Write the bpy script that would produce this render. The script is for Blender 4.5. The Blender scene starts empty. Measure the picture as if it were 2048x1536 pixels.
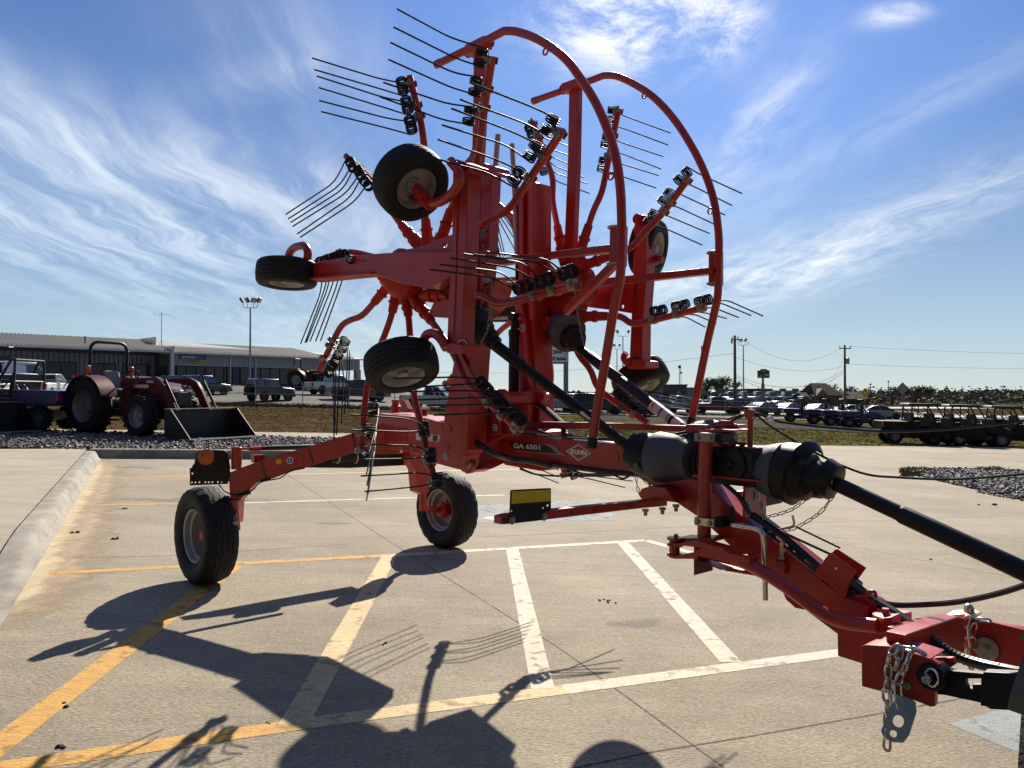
import bpy, bmesh, math, random
from mathutils import Vector, Matrix, Quaternion
random.seed(7)
R = math.radians
S = bpy.context.scene
COL = S.collection

# ------------------------------------------------------------------ camera, light, exposure
FPX, CW, CH, HCAM = 1537.0, 1024.0, 768.0, 1.55
PITCH = math.atan(20 / FPX)
CAM = Vector((0, 0, HCAM))
cd = bpy.data.cameras.new('camera'); cam = bpy.data.objects.new('camera', cd); COL.objects.link(cam)
cam.location = CAM; cam.rotation_euler = (R(90) + PITCH, 0, 0)
cd.sensor_width = 36; cd.lens = 36 * FPX / 2048; cd.clip_start = .05; cd.clip_end = 6000
S.camera = cam
SUN_EL, SUN_AZ = R(33.5), R(11.4)
SUNV = Vector((math.sin(SUN_AZ) * math.cos(SUN_EL), math.cos(SUN_AZ) * math.cos(SUN_EL), math.sin(SUN_EL)))
ld = bpy.data.lights.new('sun', 'SUN'); ld.energy = 5.0; ld.angle = R(.53); ld.color = (1, .915, .785)
sun = bpy.data.objects.new('sun', ld); COL.objects.link(sun); sun.location = SUNV * 50
sun.rotation_mode = 'QUATERNION'; sun.rotation_quaternion = SUNV.to_track_quat('Z', 'Y')
S.view_settings.view_transform = 'Standard'; S.view_settings.look = 'None'
S.view_settings.gamma = 1; S.view_settings.use_curve_mapping = False
S.view_settings.exposure = 0.85

def world():
    w = bpy.data.worlds.new('World'); S.world = w; w.use_nodes = True
    nt = w.node_tree; N = nt.nodes; Lk = nt.links; N.clear()
    out = N.new('ShaderNodeOutputWorld'); bg = N.new('ShaderNodeBackground'); bg.inputs[1].default_value = .05
    sky = N.new('ShaderNodeTexSky'); sky.sky_type = 'NISHITA'; sky.sun_disc = False
    sky.sun_elevation = SUN_EL; sky.sun_rotation = SUN_AZ; sky.altitude = 200
    sky.air_density = 1.0; sky.dust_density = .35; sky.ozone_density = 2.6
    def M(op, a, b=None, c=None):
        n = N.new('ShaderNodeMath'); n.operation = op
        for i, x in enumerate((a, b, c)):
            if x is None: continue
            if isinstance(x, (int, float)): n.inputs[i].default_value = x
            else: Lk.new(x, n.inputs[i])
        return n.outputs[0]
    tc = N.new('ShaderNodeTexCoord'); sp = N.new('ShaderNodeSeparateXYZ'); Lk.new(tc.outputs['Generated'], sp.inputs[0])
    x, y, z = sp.outputs
    zc = M('MAXIMUM', z, .004); yc = M('MAXIMUM', y, .05)
    zz = M('ADD', zc, .05)
    px, py = M('DIVIDE', x, zz), M('DIVIDE', y, zz)      # position on a flat cloud sheet
    a, b = M('DIVIDE', x, yc), M('DIVIDE', zc, yc)       # where on the northern sky
    def comb(u, v, s=0.0):
        c = N.new('ShaderNodeCombineXYZ')
        for i, q in enumerate((u, v, s)):
            if isinstance(q, (int, float)): c.inputs[i].default_value = q
            else: Lk.new(q, c.inputs[i])
        return c.outputs[0]
    def noise(vec, scale, det, rough, dist=0.0):
        n = N.new('ShaderNodeTexNoise'); n.inputs['Scale'].default_value = scale; n.inputs['Detail'].default_value = det
        n.inputs['Roughness'].default_value = rough; n.inputs['Distortion'].default_value = dist
        Lk.new(vec, n.inputs['Vector']); return n.outputs['Fac']
    def ramp(v, lo, hi):
        n = N.new('ShaderNodeMapRange'); n.interpolation_type = 'SMOOTHSTEP'
        n.inputs['From Min'].default_value = lo; n.inputs['From Max'].default_value = hi
        Lk.new(v, n.inputs['Value']); return n.outputs[0]
    wob = noise(comb(px, py), .9, 3, .5)
    wx = M('ADD', px, M('MULTIPLY', M('SUBTRACT', wob, .5), .75))
    fib1 = noise(comb(M('MULTIPLY', wx, 3.1), M('MULTIPLY', py, .42)), 1.0, 10, .64, .25)      # long fibres
    fib2 = noise(comb(M('ADD', M('MULTIPLY', wx, 8.0), M('MULTIPLY', py, 1.1)), M('MULTIPLY', py, .8), 5.2), 1.0, 10, .68, .35)   # finer ones crossing them
    fib = M('ADD', M('MULTIPLY', fib1, .70), M('MULTIPLY', fib2, .30))
    puff = noise(comb(M('MULTIPLY', wx, 3.2), M('MULTIPLY', py, 2.0), 3.3), 1.6, 11, .70, .25)
    brd = noise(comb(px, M('MULTIPLY', py, .35), 9.1), .8, 4, .55)
    def blob(u, v, su, sv, ang=0.0):
        ca, sa = math.cos(ang), math.sin(ang)
        du, dv = M('SUBTRACT', a, (u - 1024) / FPX), M('SUBTRACT', b, (788 - v) / FPX)
        p = M('ADD', M('MULTIPLY', du, ca), M('MULTIPLY', dv, sa))
        q = M('SUBTRACT', M('MULTIPLY', dv, ca), M('MULTIPLY', du, sa))
        p = M('DIVIDE', p, su / FPX); q = M('DIVIDE', q, sv / FPX)
        d = M('ADD', M('MULTIPLY', p, p), M('MULTIPLY', q, q))
        return M('EXPONENT', M('MULTIPLY', d, -1.0))
    left = M('ADD', M('MULTIPLY', blob(180, 310, 420, 100, R(-27)), 1.0), M('MULTIPLY', blob(120, 470, 620, 115, R(-18)), 1.15))
    left = M('ADD', left, M('MULTIPLY', blob(560, 380, 260, 100, R(-20)), .8))
    left = M('ADD', left, M('MULTIPLY', blob(560, 80, 300, 140, R(-30)), .32))
    left = M('ADD', left, M('MULTIPLY', blob(520, 145, 130, 40, R(10)), .45))
    rgt = M('ADD', M('MULTIPLY', blob(1760, 460, 460, 60, R(21)), .85), M('MULTIPLY', blob(1540, 215, 170, 55, R(48)), .6))
    rgt = M('ADD', rgt, M('MULTIPLY', blob(1430, 560, 320, 45, R(8)), .55))
    rgt = M('ADD', rgt, M('MULTIPLY', blob(1250, 430, 340, 110, R(12)), .38))
    rgt = M('ADD', rgt, M('MULTIPLY', blob(1900, 180, 330, 40, R(27)), .28))
    top = M('ADD', M('MULTIPLY', blob(1265, 25, 150, 95, R(10)), 1.5), M('MULTIPLY', blob(1460, 50, 70, 50, R(45)), .9))
    top = M('ADD', top, M('MULTIPLY', blob(1800, 22, 60, 22, R(10)), .75))
    north = ramp(y, .05, .25)
    other = M('MULTIPLY', M('SUBTRACT', 1.0, north), .5)
    fibm = ramp(fib, .40, .66); pufm = ramp(puff, .36, .66)
    d1 = M('MULTIPLY', M('ADD', M('MULTIPLY', left, north), other), M('ADD', M('MULTIPLY', fibm, .56), M('MULTIPLY', ramp(brd, .28, .72), .40)))
    d2 = M('MULTIPLY', M('MULTIPLY', rgt, north), M('ADD', M('MULTIPLY', fibm, .55), M('MULTIPLY', pufm, .28)))
    d3 = M('MULTIPLY', M('MULTIPLY', top, north), M('ADD', M('MULTIPLY', pufm, 1.0), .04))
    dens = M('MINIMUM', M('ADD', M('ADD', d1, d2), d3), .92)
    hs = N.new('ShaderNodeHueSaturation'); hs.inputs['Saturation'].default_value = 1.12; hs.inputs['Hue'].default_value = .512
    Lk.new(sky.outputs[0], hs.inputs['Color'])
    mix = N.new('ShaderNodeMix'); mix.data_type = 'RGBA'
    # clear-air gradient, bluest overhead, paling to the horizon; dimmer on the side away from the sun
    gr = N.new('ShaderNodeValToRGB'); Lk.new(zc, gr.inputs[0]); e = gr.color_ramp.elements
    cols = ((0.0, (.79, 1.0, 1.10)), (.06, (.66, .90, 1.08)), (.16, (.42, .66, 1.02)), (.30, (.205, .42, .93)), (.50, (.125, .29, .76)), (1.0, (.07, .16, .47)))
    while len(e) < len(cols): e.new(.5)
    for q, (ps, c) in zip(e, cols): q.position = ps; q.color = list(c) + [1]
    g10 = N.new('ShaderNodeMix'); g10.data_type = 'RGBA'; g10.blend_type = 'MULTIPLY'; g10.inputs[0].default_value = 1; Lk.new(gr.outputs[0], g10.inputs[6]); g10.inputs[7].default_value = (8.5, 8.6, 8.9, 1)
    sm = N.new('ShaderNodeMix'); sm.data_type = 'RGBA'; sm.inputs[0].default_value = .80; Lk.new(hs.outputs[0], sm.inputs[6]); Lk.new(g10.outputs[2], sm.inputs[7])
    dot = N.new('ShaderNodeVectorMath'); dot.operation = 'DOT_PRODUCT'; Lk.new(tc.outputs['Generated'], dot.inputs[0]); dot.inputs[1].default_value = SUNV
    aur = N.new('ShaderNodeMapRange'); aur.interpolation_type = 'SMOOTHSTEP'; Lk.new(dot.outputs['Value'], aur.inputs['Value'])
    aur.inputs['From Min'].default_value = .86; aur.inputs['From Max'].default_value = 1.0; aur.inputs['To Min'].default_value = .84; aur.inputs['To Max'].default_value = 1.42
    Lk.new(M('MULTIPLY', aur.outputs[0], 8.7), g10.inputs[7])
    Lk.new(dens, mix.inputs[0]); Lk.new(sm.outputs[2], mix.inputs[6])
    # cirrus brightens towards the sun
    glow = ramp(dot.outputs['Value'], .72, 1.0)
    cl = N.new('ShaderNodeMix'); cl.data_type = 'RGBA'; Lk.new(glow, cl.inputs[0])
    cl.inputs[6].default_value = (9.4, 10.6, 11.8, 1); cl.inputs[7].default_value = (14.5, 14.4, 13.8, 1)
    Lk.new(cl.outputs[2], mix.inputs[7])
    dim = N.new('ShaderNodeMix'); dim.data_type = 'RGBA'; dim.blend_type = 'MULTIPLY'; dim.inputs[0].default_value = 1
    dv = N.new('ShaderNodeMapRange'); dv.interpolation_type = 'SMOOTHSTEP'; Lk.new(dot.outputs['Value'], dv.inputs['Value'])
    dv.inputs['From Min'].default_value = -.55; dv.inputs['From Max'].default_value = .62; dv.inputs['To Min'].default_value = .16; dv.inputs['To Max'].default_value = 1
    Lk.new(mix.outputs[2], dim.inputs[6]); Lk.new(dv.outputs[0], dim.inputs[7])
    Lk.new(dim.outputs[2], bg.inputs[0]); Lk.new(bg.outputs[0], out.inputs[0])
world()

# ------------------------------------------------------------------ materials
def mat(name, col, rough=.5, metal=0.0, var=.12, vscale=6.0, bump=0.0, bscale=60.0, coat=0.0, spec=.5, emit=None, trans=0.0):
    m = bpy.data.materials.new(name); m.use_nodes = True
    nt = m.node_tree; N = nt.nodes; Lk = nt.links; b = N['Principled BSDF']
    b.inputs['Roughness'].default_value = rough; b.inputs['Metallic'].default_value = metal
    b.inputs['Coat Weight'].default_value = coat; b.inputs['Coat Roughness'].default_value = .12
    b.inputs['Specular IOR Level'].default_value = spec
    b.inputs['Transmission Weight'].default_value = trans
    tc = N.new('ShaderNodeTexCoord')
    if var > 0:
        n = N.new('ShaderNodeTexNoise'); n.inputs['Scale'].default_value = vscale; n.inputs['Detail'].default_value = 6
        n.inputs['Roughness'].default_value = .65
        Lk.new(tc.outputs['Object'], n.inputs['Vector'])
        r = N.new('ShaderNodeValToRGB'); e = r.color_ramp.elements
        e[0].position, e[1].position = .3, .72
        e[0].color = [c * (1 - var) for c in col] + [1]; e[1].color = [min(1, c * (1 + var)) for c in col] + [1]
        Lk.new(n.outputs['Fac'], r.inputs[0]); Lk.new(r.outputs[0], b.inputs['Base Color'])
        rr = N.new('ShaderNodeMapRange'); rr.inputs['To Min'].default_value = max(0, rough - .08); rr.inputs['To Max'].default_value = min(1, rough + .12)
        Lk.new(n.outputs['Fac'], rr.inputs['Value']); Lk.new(rr.outputs[0], b.inputs['Roughness'])
    else:
        b.inputs['Base Color'].default_value = list(col) + [1]
    if bump > 0:
        n2 = N.new('ShaderNodeTexNoise'); n2.inputs['Scale'].default_value = bscale; n2.inputs['Detail'].default_value = 4
        Lk.new(tc.outputs['Object'], n2.inputs['Vector'])
        bp = N.new('ShaderNodeBump'); bp.inputs['Strength'].default_value = bump; bp.inputs['Distance'].default_value = .02
        Lk.new(n2.outputs['Fac'], bp.inputs['Height']); Lk.new(bp.outputs[0], b.inputs['Normal'])
    if emit:
        b.inputs['Emission Color'].default_value = list(emit) + [1]; b.inputs['Emission Strength'].default_value = 1
    return m

MT = {}
MT['red'] = mat('red_paint', (.365, .021, .011), .33, 0, .20, 5, .05, 90, .15, .45)
MT['redlt'] = mat('red_casting', (.37, .020, .010), .48, 0, .22, 9, .15, 40, 0, .3)
MT['black'] = mat('black_plastic', (.008, .008, .009), .45, 0, .3, 8, spec=.3)
MT['tine'] = mat('spring_steel_black', (.010, .010, .011), .5, 0, .2, 20, spec=.22)
MT['chrome'] = mat('bare_steel', (.62, .60, .56), .22, 1, .2, 15)
MT['galv'] = mat('galvanised', (.30, .28, .23), .48, .6, .25, 25)
MT['zinc'] = mat('yellow_zinc', (.62, .52, .28), .35, .9, .25, 25)
MT['rubber'] = mat('tyre_rubber', (.015, .015, .0155), .68, 0, .35, 14, .12, 70, spec=.3)
MT['rubdust'] = mat('dusty_rubber', (.10, .085, .066), .8, 0, .5, 9, .2, 60)
MT['rim'] = mat('silver_rim', (.33, .33, .33), .45, .35, .1, 8)
MT['grey'] = mat('grey_guard_plastic', (.06, .068, .08), .62, 0, .15, 6, .03, 120)
MT['hose'] = mat('hydraulic_hose', (.012, .012, .013), .35, 0, .2, 30)
MT['white'] = mat('white_print', (.78, .78, .76), .5, 0, .04)
MT['blue'] = mat('blue_print', (.02, .07, .30), .45, 0, .1)
MT['yellow'] = mat('yellow_reflector', (.62, .40, .015), .35, 0, .12, 30)
MT['amber'] = mat('amber_lens', (.50, .10, .006), .25, 0, .12, 60, .3, 200)
MT['decalblk'] = mat('decal_black', (.02, .017, .018), .35, 0, .15)
MT['decalgrey'] = mat('decal_grey', (.30, .28, .27), .35, 0, .1)
MT['label'] = mat('paper_label', (.66, .60, .55), .55, 0, .1)
MT['labelred'] = mat('label_print_red', (.55, .12, .08), .5, 0, .1)
MT['rust'] = mat('rusty_plate', (.10, .040, .024), .75, .2, .5, 20)

# ------------------------------------------------------------------ mesh collector
def V(*a): return Vector(a)
def frame(d, up=None):
    d = d.normalized()
    up = up or Vector((0, 0, 1))
    if abs(d.dot(up)) > .98: up = Vector((1, 0, 0)) if abs(d.x) < .9 else Vector((0, 1, 0))
    s = d.cross(up).normalized(); u = s.cross(d).normalized()
    return d, s, u

class MB:
    def __init__(self): self.v = []; self.f = []; self.m = []; self.mi = 0
    def face(self, idx): self.f.append(tuple(idx)); self.m.append(self.mi)
    def add(self, vs, fs):
        k = len(self.v); self.v += [Vector(p) for p in vs]
        for f in fs: self.face([i + k for i in f])
    def box(self, c, ex, ey, ez):
        c = Vector(c); P = []
        for i in (-1, 1):
            for j in (-1, 1):
                for l in (-1, 1): P.append(c + ex * i + ey * j + ez * l)
        self.add(P, [(0, 1, 3, 2), (4, 6, 7, 5), (0, 4, 5, 1), (2, 3, 7, 6), (0, 2, 6, 4), (1, 5, 7, 3)])
    def abox(self, x0, x1, y0, y1, z0, z1):
        self.box(((x0 + x1) / 2, (y0 + y1) / 2, (z0 + z1) / 2), V((x1 - x0) / 2, 0, 0), V(0, (y1 - y0) / 2, 0), V(0, 0, (z1 - z0) / 2))
    def bar(self, p, q, w, h, up=None):
        d, s, u = frame(q - p, up); self.box((p + q) / 2, (q - p) / 2, s * w / 2, u * h / 2)
    def prism(self, pts, vec):
        n = len(pts); P = [Vector(p) for p in pts]; k = len(self.v)
        self.v += P + [p + vec for p in P]
        self.face(range(k, k + n)); self.face(reversed(range(k + n, k + 2 * n)))
        for i in range(n):
            j = (i + 1) % n; self.face((k + i, k + n + i, k + n + j, k + j))
    def tube(self, pts, r, n=8, closed=False, caps=True, rs=None):
        pts = [Vector(p) for p in pts]
        m = len(pts); k = len(self.v); nrm = None
        for i in range(m):
            if closed: t = pts[(i + 1) % m] - pts[i - 1]
            elif i == 0: t = pts[1] - pts[0]
            elif i == m - 1: t = pts[-1] - pts[-2]
            else: t = (pts[i + 1] - pts[i]).normalized() + (pts[i] - pts[i - 1]).normalized()
            if t.length < 1e-9: t = Vector((0, 0, 1))
            t.normalize()
            if nrm is None: _, nrm, _ = frame(t)
            else:
                nrm = nrm - t * nrm.dot(t)
                if nrm.length < 1e-6: _, nrm, _ = frame(t)
                nrm.normalize()
            bn = t.cross(nrm); rr = rs[i] if rs else r
            for j in range(n):
                a = 2 * math.pi * j / n; self.v.append(pts[i] + (nrm * math.cos(a) + bn * math.sin(a)) * rr)
        for i in range(m if closed else m - 1):
            i2 = (i + 1) % m
            for j in range(n):
                j2 = (j + 1) % n
                self.face((k + i * n + j, k + i * n + j2, k + i2 * n + j2, k + i2 * n + j))
        if caps and not closed:
            self.face([k + j for j in reversed(range(n))]); self.face([k + (m - 1) * n + j for j in range(n)])
    def lathe(self, o, axis, prof, n=24, a0=0, a1=2 * math.pi, cap=True):
        o = Vector(o); d, s, u = frame(axis); k = len(self.v); m = len(prof)
        full = abs(a1 - a0 - 2 * math.pi) < 1e-6
        cnt = n if full else n + 1
        for i in range(cnt):
            a = a0 + (a1 - a0) * i / n
            for t, r in prof: self.v.append(o + d * t + (s * math.cos(a) + u * math.sin(a)) * r)
        for i in range(n):
            i2 = (i + 1) % cnt
            for j in range(m - 1):
                self.face((k + i * m + j, k + i2 * m + j, k + i2 * m + j + 1, k + i * m + j + 1))
        if full and cap:
            if prof[0][1] > 1e-6: self.face([k + i * m for i in reversed(range(n))])
            if prof[-1][1] > 1e-6: self.face([k + i * m + m - 1 for i in range(n)])
    def bolt(self, p, axis, r=.012, h=.012):
        self.lathe(p, axis, [(-.002, r * 1.5), (.003, r * 1.5), (.003, r), (h, r * .95)], 8)
    def build(self, name, mats, parent=None, off=None, bev=0.0, sharp=38, merge=False):
        me = bpy.data.meshes.new(name)
        off = off or Vector((0, 0, 0))
        me.from_pydata([tuple(p - off) for p in self.v], [], self.f)
        if not isinstance(mats, (list, tuple)): mats = [mats]
        for m in mats: me.materials.append(m)
        if len(mats) > 1: me.polygons.foreach_set('material_index', self.m)
        bm = bmesh.new(); bm.from_mesh(me)
        if merge: bmesh.ops.remove_doubles(bm, verts=bm.verts, dist=1e-4)
        bmesh.ops.recalc_face_normals(bm, faces=bm.faces)
        bm.to_mesh(me); bm.free()
        me.shade_smooth(); me.set_sharp_from_angle(angle=R(sharp))
        o = bpy.data.objects.new(name, me); COL.objects.link(o)
        if parent: o.parent = parent
        if bev > 0:
            b = o.modifiers.new('edges', 'BEVEL'); b.width = bev; b.segments = 2; b.limit_method = 'ANGLE'; b.angle_limit = R(50)
        return o

def tag(o, label=None, cat=None, group=None, kind=None):
    if label: o['label'] = label
    if cat: o['category'] = cat
    if group: o['group'] = group
    if kind: o['kind'] = kind
    return o
def empty(name, loc=(0, 0, 0), rz=0.0):
    o = bpy.data.objects.new(name, None); COL.objects.link(o); o.location = loc; o.rotation_euler = (0, 0, rz)
    o.empty_display_size = .3; return o
def copy_tree(o, parent=None):
    c = o.copy(); COL.objects.link(c)
    if parent: c.parent = parent
    for ch in [q for q in o.children]: copy_tree(ch, c)
    return c
def fillet(pts, rad, n=5):
    pts = [Vector(p) for p in pts]; out = [pts[0]]
    for i in range(1, len(pts) - 1):
        a, b, c = pts[i - 1], pts[i], pts[i + 1]
        d = min(rad, (a - b).length * .48, (c - b).length * .48)
        p, q = b + (a - b).normalized() * d, b + (c - b).normalized() * d
        for k in range(n + 1):
            t = k / n; out.append(p * (1 - t) ** 2 + b * 2 * t * (1 - t) + q * t * t)
    out.append(pts[-1]); return out
def smooth(pts, n=6):       # Catmull-Rom
    pts = [Vector(p) for p in pts]; out = []
    q = [pts[0] * 2 - pts[1]] + pts + [pts[-1] * 2 - pts[-2]]
    for i in range(1, len(q) - 2):
        for k in range(n):
            t = k / n; p0, p1, p2, p3 = q[i - 1:i + 3]
            out.append(.5 * ((2 * p1) + (p2 - p0) * t + (2 * p0 - 5 * p1 + 4 * p2 - p3) * t * t + (3 * p1 - p0 - 3 * p2 + p3) * t ** 3))
    out.append(pts[-1]); return out
def chain(mb, pts, L=.034, w=.018, r=.0028, n=6):
    # a string of oval links laid along a polyline
    seg = [(pts[i + 1] - pts[i]).length for i in range(len(pts) - 1)]; tot = sum(seg); pitch = L - 2 * r * 1.6
    k = max(1, int(tot / pitch))
    def at_(s):
        for i, q in enumerate(seg):
            if s <= q or i == len(seg) - 1: return pts[i] + (pts[i + 1] - pts[i]) * (s / q if q else 0)
            s -= q
    for i in range(k):
        c = at_((i + .5) * tot / k); d = at_(min(tot, (i + .9) * tot / k)) - at_(max(0, (i + .1) * tot / k))
        d, s, u = frame(d)
        ang = R(45) + (R(90) if i % 2 else 0)
        e = s * math.cos(ang) + u * math.sin(ang); P = []
        h = L / 2 - w / 2
        for j in range(6):
            a = -math.pi / 2 + math.pi * j / 5; P.append(c + d * (h + math.cos(a) * (w / 2 - r)) + e * math.sin(a) * (w / 2 - r))
        for j in range(6):
            a = math.pi / 2 + math.pi * j / 5; P.append(c + d * (-h + math.cos(a) * (w / 2 - r)) + e * math.sin(a) * (w / 2 - r))
        mb.tube(P, r, n, closed=True)
def text_mesh(s, name, m, parent, o, xd, yd, size, off=None, ext=.0008, bold=0.0, shear=0.0, align='LEFT', width=None):
    cu = bpy.data.curves.new(name, 'FONT'); cu.body = s; cu.size = size; cu.extrude = ext; cu.offset = bold; cu.shear = shear
    cu.align_x = align; cu.resolution_u = 3
    t = bpy.data.objects.new(name, cu); COL.objects.link(t)
    dg = bpy.context.evaluated_depsgraph_get(); dg.update()
    me = bpy.data.meshes.new_from_object(t.evaluated_get(dg)); bpy.data.objects.remove(t); bpy.data.curves.remove(cu)
    xd = xd.normalized(); zd = xd.cross(yd).normalized(); yd = zd.cross(xd).normalized()
    sc = 1.0
    if width:
        xs = [v.co.x for v in me.vertices]; sc = width / (max(xs) - min(xs))
    off = off or Vector((0, 0, 0))
    for v in me.vertices: v.co = Vector(o) + xd * v.co.x * sc + yd * v.co.y + zd * v.co.z - off
    me.materials.clear(); me.materials.append(m); me.name = name
    ob = bpy.data.objects.new(name, me); COL.objects.link(ob)
    if parent: ob.parent = parent
    return ob

# ------------------------------------------------------------------ points from the photograph's survey
_F = Vector((0, math.cos(PITCH), math.sin(PITCH))); _U = Vector((0, -math.sin(PITCH), math.cos(PITCH)))
def ray(u, v): return Vector(((u - CW) / FPX, 0, 0)) + _F - _U * ((v - CH) / FPX)
SLOPE = -.03                                             # the lot falls gently to the right
def g(u, v, dz=0.0):
    d = ray(u, v); t = (dz - HCAM) / (d.z - SLOPE * d.x); return CAM + d * t
def aty(u, v, Y):
    d = ray(u, v); return CAM + d * (Y / d.y)
C0 = Vector((-1.52, 6.73, 0)); LV = Vector((.73, .683, 0)).normalized(); AV = Vector((LV.y, -LV.x, 0)); ZV = Vector((0, 0, 1))
def P(u, v, L):                                          # on the machine's lengthwise plane L metres from its centreline
    d = ray(u, v); return CAM + d * ((L - (CAM - C0).dot(LV)) / d.dot(LV))
def Q(u, v, s):                                          # on the machine's crosswise plane s metres ahead of the axle
    d = ray(u, v); return CAM + d * ((s - (CAM - C0).dot(AV)) / d.dot(AV))
def MP(s, L, z): return C0 + AV * s + LV * L + ZV * z
def sl(p): q = p - C0; return q.dot(AV), q.dot(LV), p.z
def near_dist(u, v, c, dist, side):                      # point on a line of sight at a given distance from c, on the outer side
    d = ray(u, v).normalized(); m = CAM - c; b = m.dot(d); cc = m.dot(m) - dist * dist; D = b * b - cc
    if D <= 0: return CAM + d * (-b)
    r = [CAM + d * (-b + q * math.sqrt(D)) for q in (-1, 1)]
    r.sort(key=lambda p: side * (p - C0).dot(LV)); return r[-1]

# ------------------------------------------------------------------ the ground
def clamp(x, a, b): return a if x < a else b if x > b else x
def sst(a, b, x):
    t = clamp((x - a) / (b - a), 0, 1); return t * t * (3 - 2 * t)
def T(x, y):
    z = SLOPE * clamp(x, -70, 40) * (1 - sst(90, 250, y))
    z += 1.6 * (1 - sst(-18, -4, x)) * clamp((y - 60) / 30, 0, 1) * (1 - sst(130, 300, y))
    return z
def gt(u, Y): x = (u - CW) / FPX * Y; return Vector((x, Y, T(x, Y)))

def layered(name, cols, scales, rough=.9, bump=.3, bs=90, stretch=(1, 1, 1), fine=260, fineamt=.35, spec=.35):
    """ground stuff: broad tone, streaks and a fine grain, all in the surface's own colour"""
    m = bpy.data.materials.new(name); m.use_nodes = True; nt = m.node_tree; N = nt.nodes; Lk = nt.links; b = N['Principled BSDF']
    b.inputs['Roughness'].default_value = rough; b.inputs['Specular IOR Level'].default_value = spec
    tc = N.new('ShaderNodeTexCoord'); mp = N.new('ShaderNodeMapping'); mp.inputs['Scale'].default_value = stretch
    Lk.new(tc.outputs['Object'], mp.inputs[0]); prev = None
    for i, ((c0, c1), s) in enumerate(zip(cols, scales)):
        n = N.new('ShaderNodeTexNoise'); n.inputs['Scale'].default_value = s; n.inputs['Detail'].default_value = 7; n.inputs['Roughness'].default_value = .66
        Lk.new((mp if i else tc).outputs[0 if i else 'Object'], n.inputs['Vector'])
        r = N.new('ShaderNodeValToRGB'); e = r.color_ramp.elements; e[0].position, e[1].position = .36, .66
        e[0].color = list(c0) + [1]; e[1].color = list(c1) + [1]; Lk.new(n.outputs['Fac'], r.inputs[0])
        if prev is None: prev = r.outputs[0]
        else:
            x = N.new('ShaderNodeMix'); x.data_type = 'RGBA'; x.blend_type = 'MULTIPLY'; x.inputs[0].default_value = 1
            Lk.new(prev, x.inputs[6]); Lk.new(r.outputs[0], x.inputs[7]); prev = x.outputs[2]
    n = N.new('ShaderNodeTexNoise'); n.inputs['Scale'].default_value = fine; n.inputs['Detail'].default_value = 3
    mf = N.new('ShaderNodeMapping'); mf.inputs['Scale'].default_value = (.30, 1, 1)
    Lk.new(tc.outputs['Object'], mf.inputs[0]); Lk.new(mf.outputs[0], n.inputs['Vector'])
    r = N.new('ShaderNodeMapRange'); r.inputs['From Min'].default_value = .3; r.inputs['From Max'].default_value = .7
    r.inputs['To Min'].default_value = 1 - fineamt; r.inputs['To Max'].default_value = 1 + fineamt * .6; Lk.new(n.outputs['Fac'], r.inputs['Value'])
    x = N.new('ShaderNodeMix'); x.data_type = 'RGBA'; x.blend_type = 'MULTIPLY'; x.inputs[0].default_value = 1
    Lk.new(prev, x.inputs[6]); Lk.new(r.outputs[0], x.inputs[7]); Lk.new(x.outputs[2], b.inputs['Base Color'])
    n2 = N.new('ShaderNodeTexNoise'); n2.inputs['Scale'].default_value = bs; n2.inputs['Detail'].default_value = 6; Lk.new(mf.outputs[0], n2.inputs['Vector'])
    bp = N.new('ShaderNodeBump'); bp.inputs['Strength'].default_value = bump; bp.inputs['Distance'].default_value = .015
    Lk.new(n2.outputs['Fac'], bp.inputs['Height']); Lk.new(bp.outputs[0], b.inputs['Normal'])
    return m
CONC = layered('lot_concrete', [((.262, .222, .158), (.372, .318, .230)), ((.86, .86, .88), (1.04, 1.03, 1.0)), ((.90, .90, .91), (1.05, 1.04, 1.03))], (.45, 2.2, 9), stretch=(.35, 1.5, 1), bump=.45, bs=130, fine=170, fineamt=.50)
CONC2 = layered('walk_concrete', [((.33, .285, .21), (.40, .35, .265)), ((.84, .84, .85), (1.05, 1.05, 1.04))], (.5, 2.6), stretch=(.4, 1.4, 1), fineamt=.25)
KERBM = layered('kerb_concrete', [((.24, .22, .185), (.38, .35, .29)), ((.7, .7, .72), (1.08, 1.07, 1.05))], (1.3, 6), stretch=(1, .4, 1), fineamt=.3)
DRYG = layered('dry_turf', [((.055, .039, .022), (.115, .083, .046)), ((.72, .72, .68), (1.15, 1.12, 1.0))], (.35, 3.0), stretch=(.5, 1.6, 1), fine=60, fineamt=.5, bump=.5, bs=20, spec=0, rough=1)
GRNG = layered('green_turf', [((.075, .075, .028), (.145, .128, .052)), ((.7, .72, .66), (1.15, 1.12, 1.0))], (.3, 2.6), stretch=(.4, 1.6, 1), fine=60, fineamt=.5, bump=.5, bs=20, spec=0, rough=1)
ASPH = layered('lot_asphalt', [((.12, .115, .105), (.18, .17, .155)), ((.85, .85, .85), (1.1, 1.1, 1.1))], (.12, 1.2), stretch=(.4, 1, 1), fine=40, fineamt=.3, spec=.1, rough=1)
GRAVB = layered('gravel_base', [((.06, .055, .05), (.13, .12, .11)), ((.7, .7, .7), (1.2, 1.2, 1.2))], (2, 16), fine=90, fineamt=.6, bump=1, bs=40, spec=0, rough=1)
ROADM = layered('road_concrete', [((.36, .34, .30), (.46, .43, .38))], (.05,), fine=20, fineamt=.15)

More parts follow.
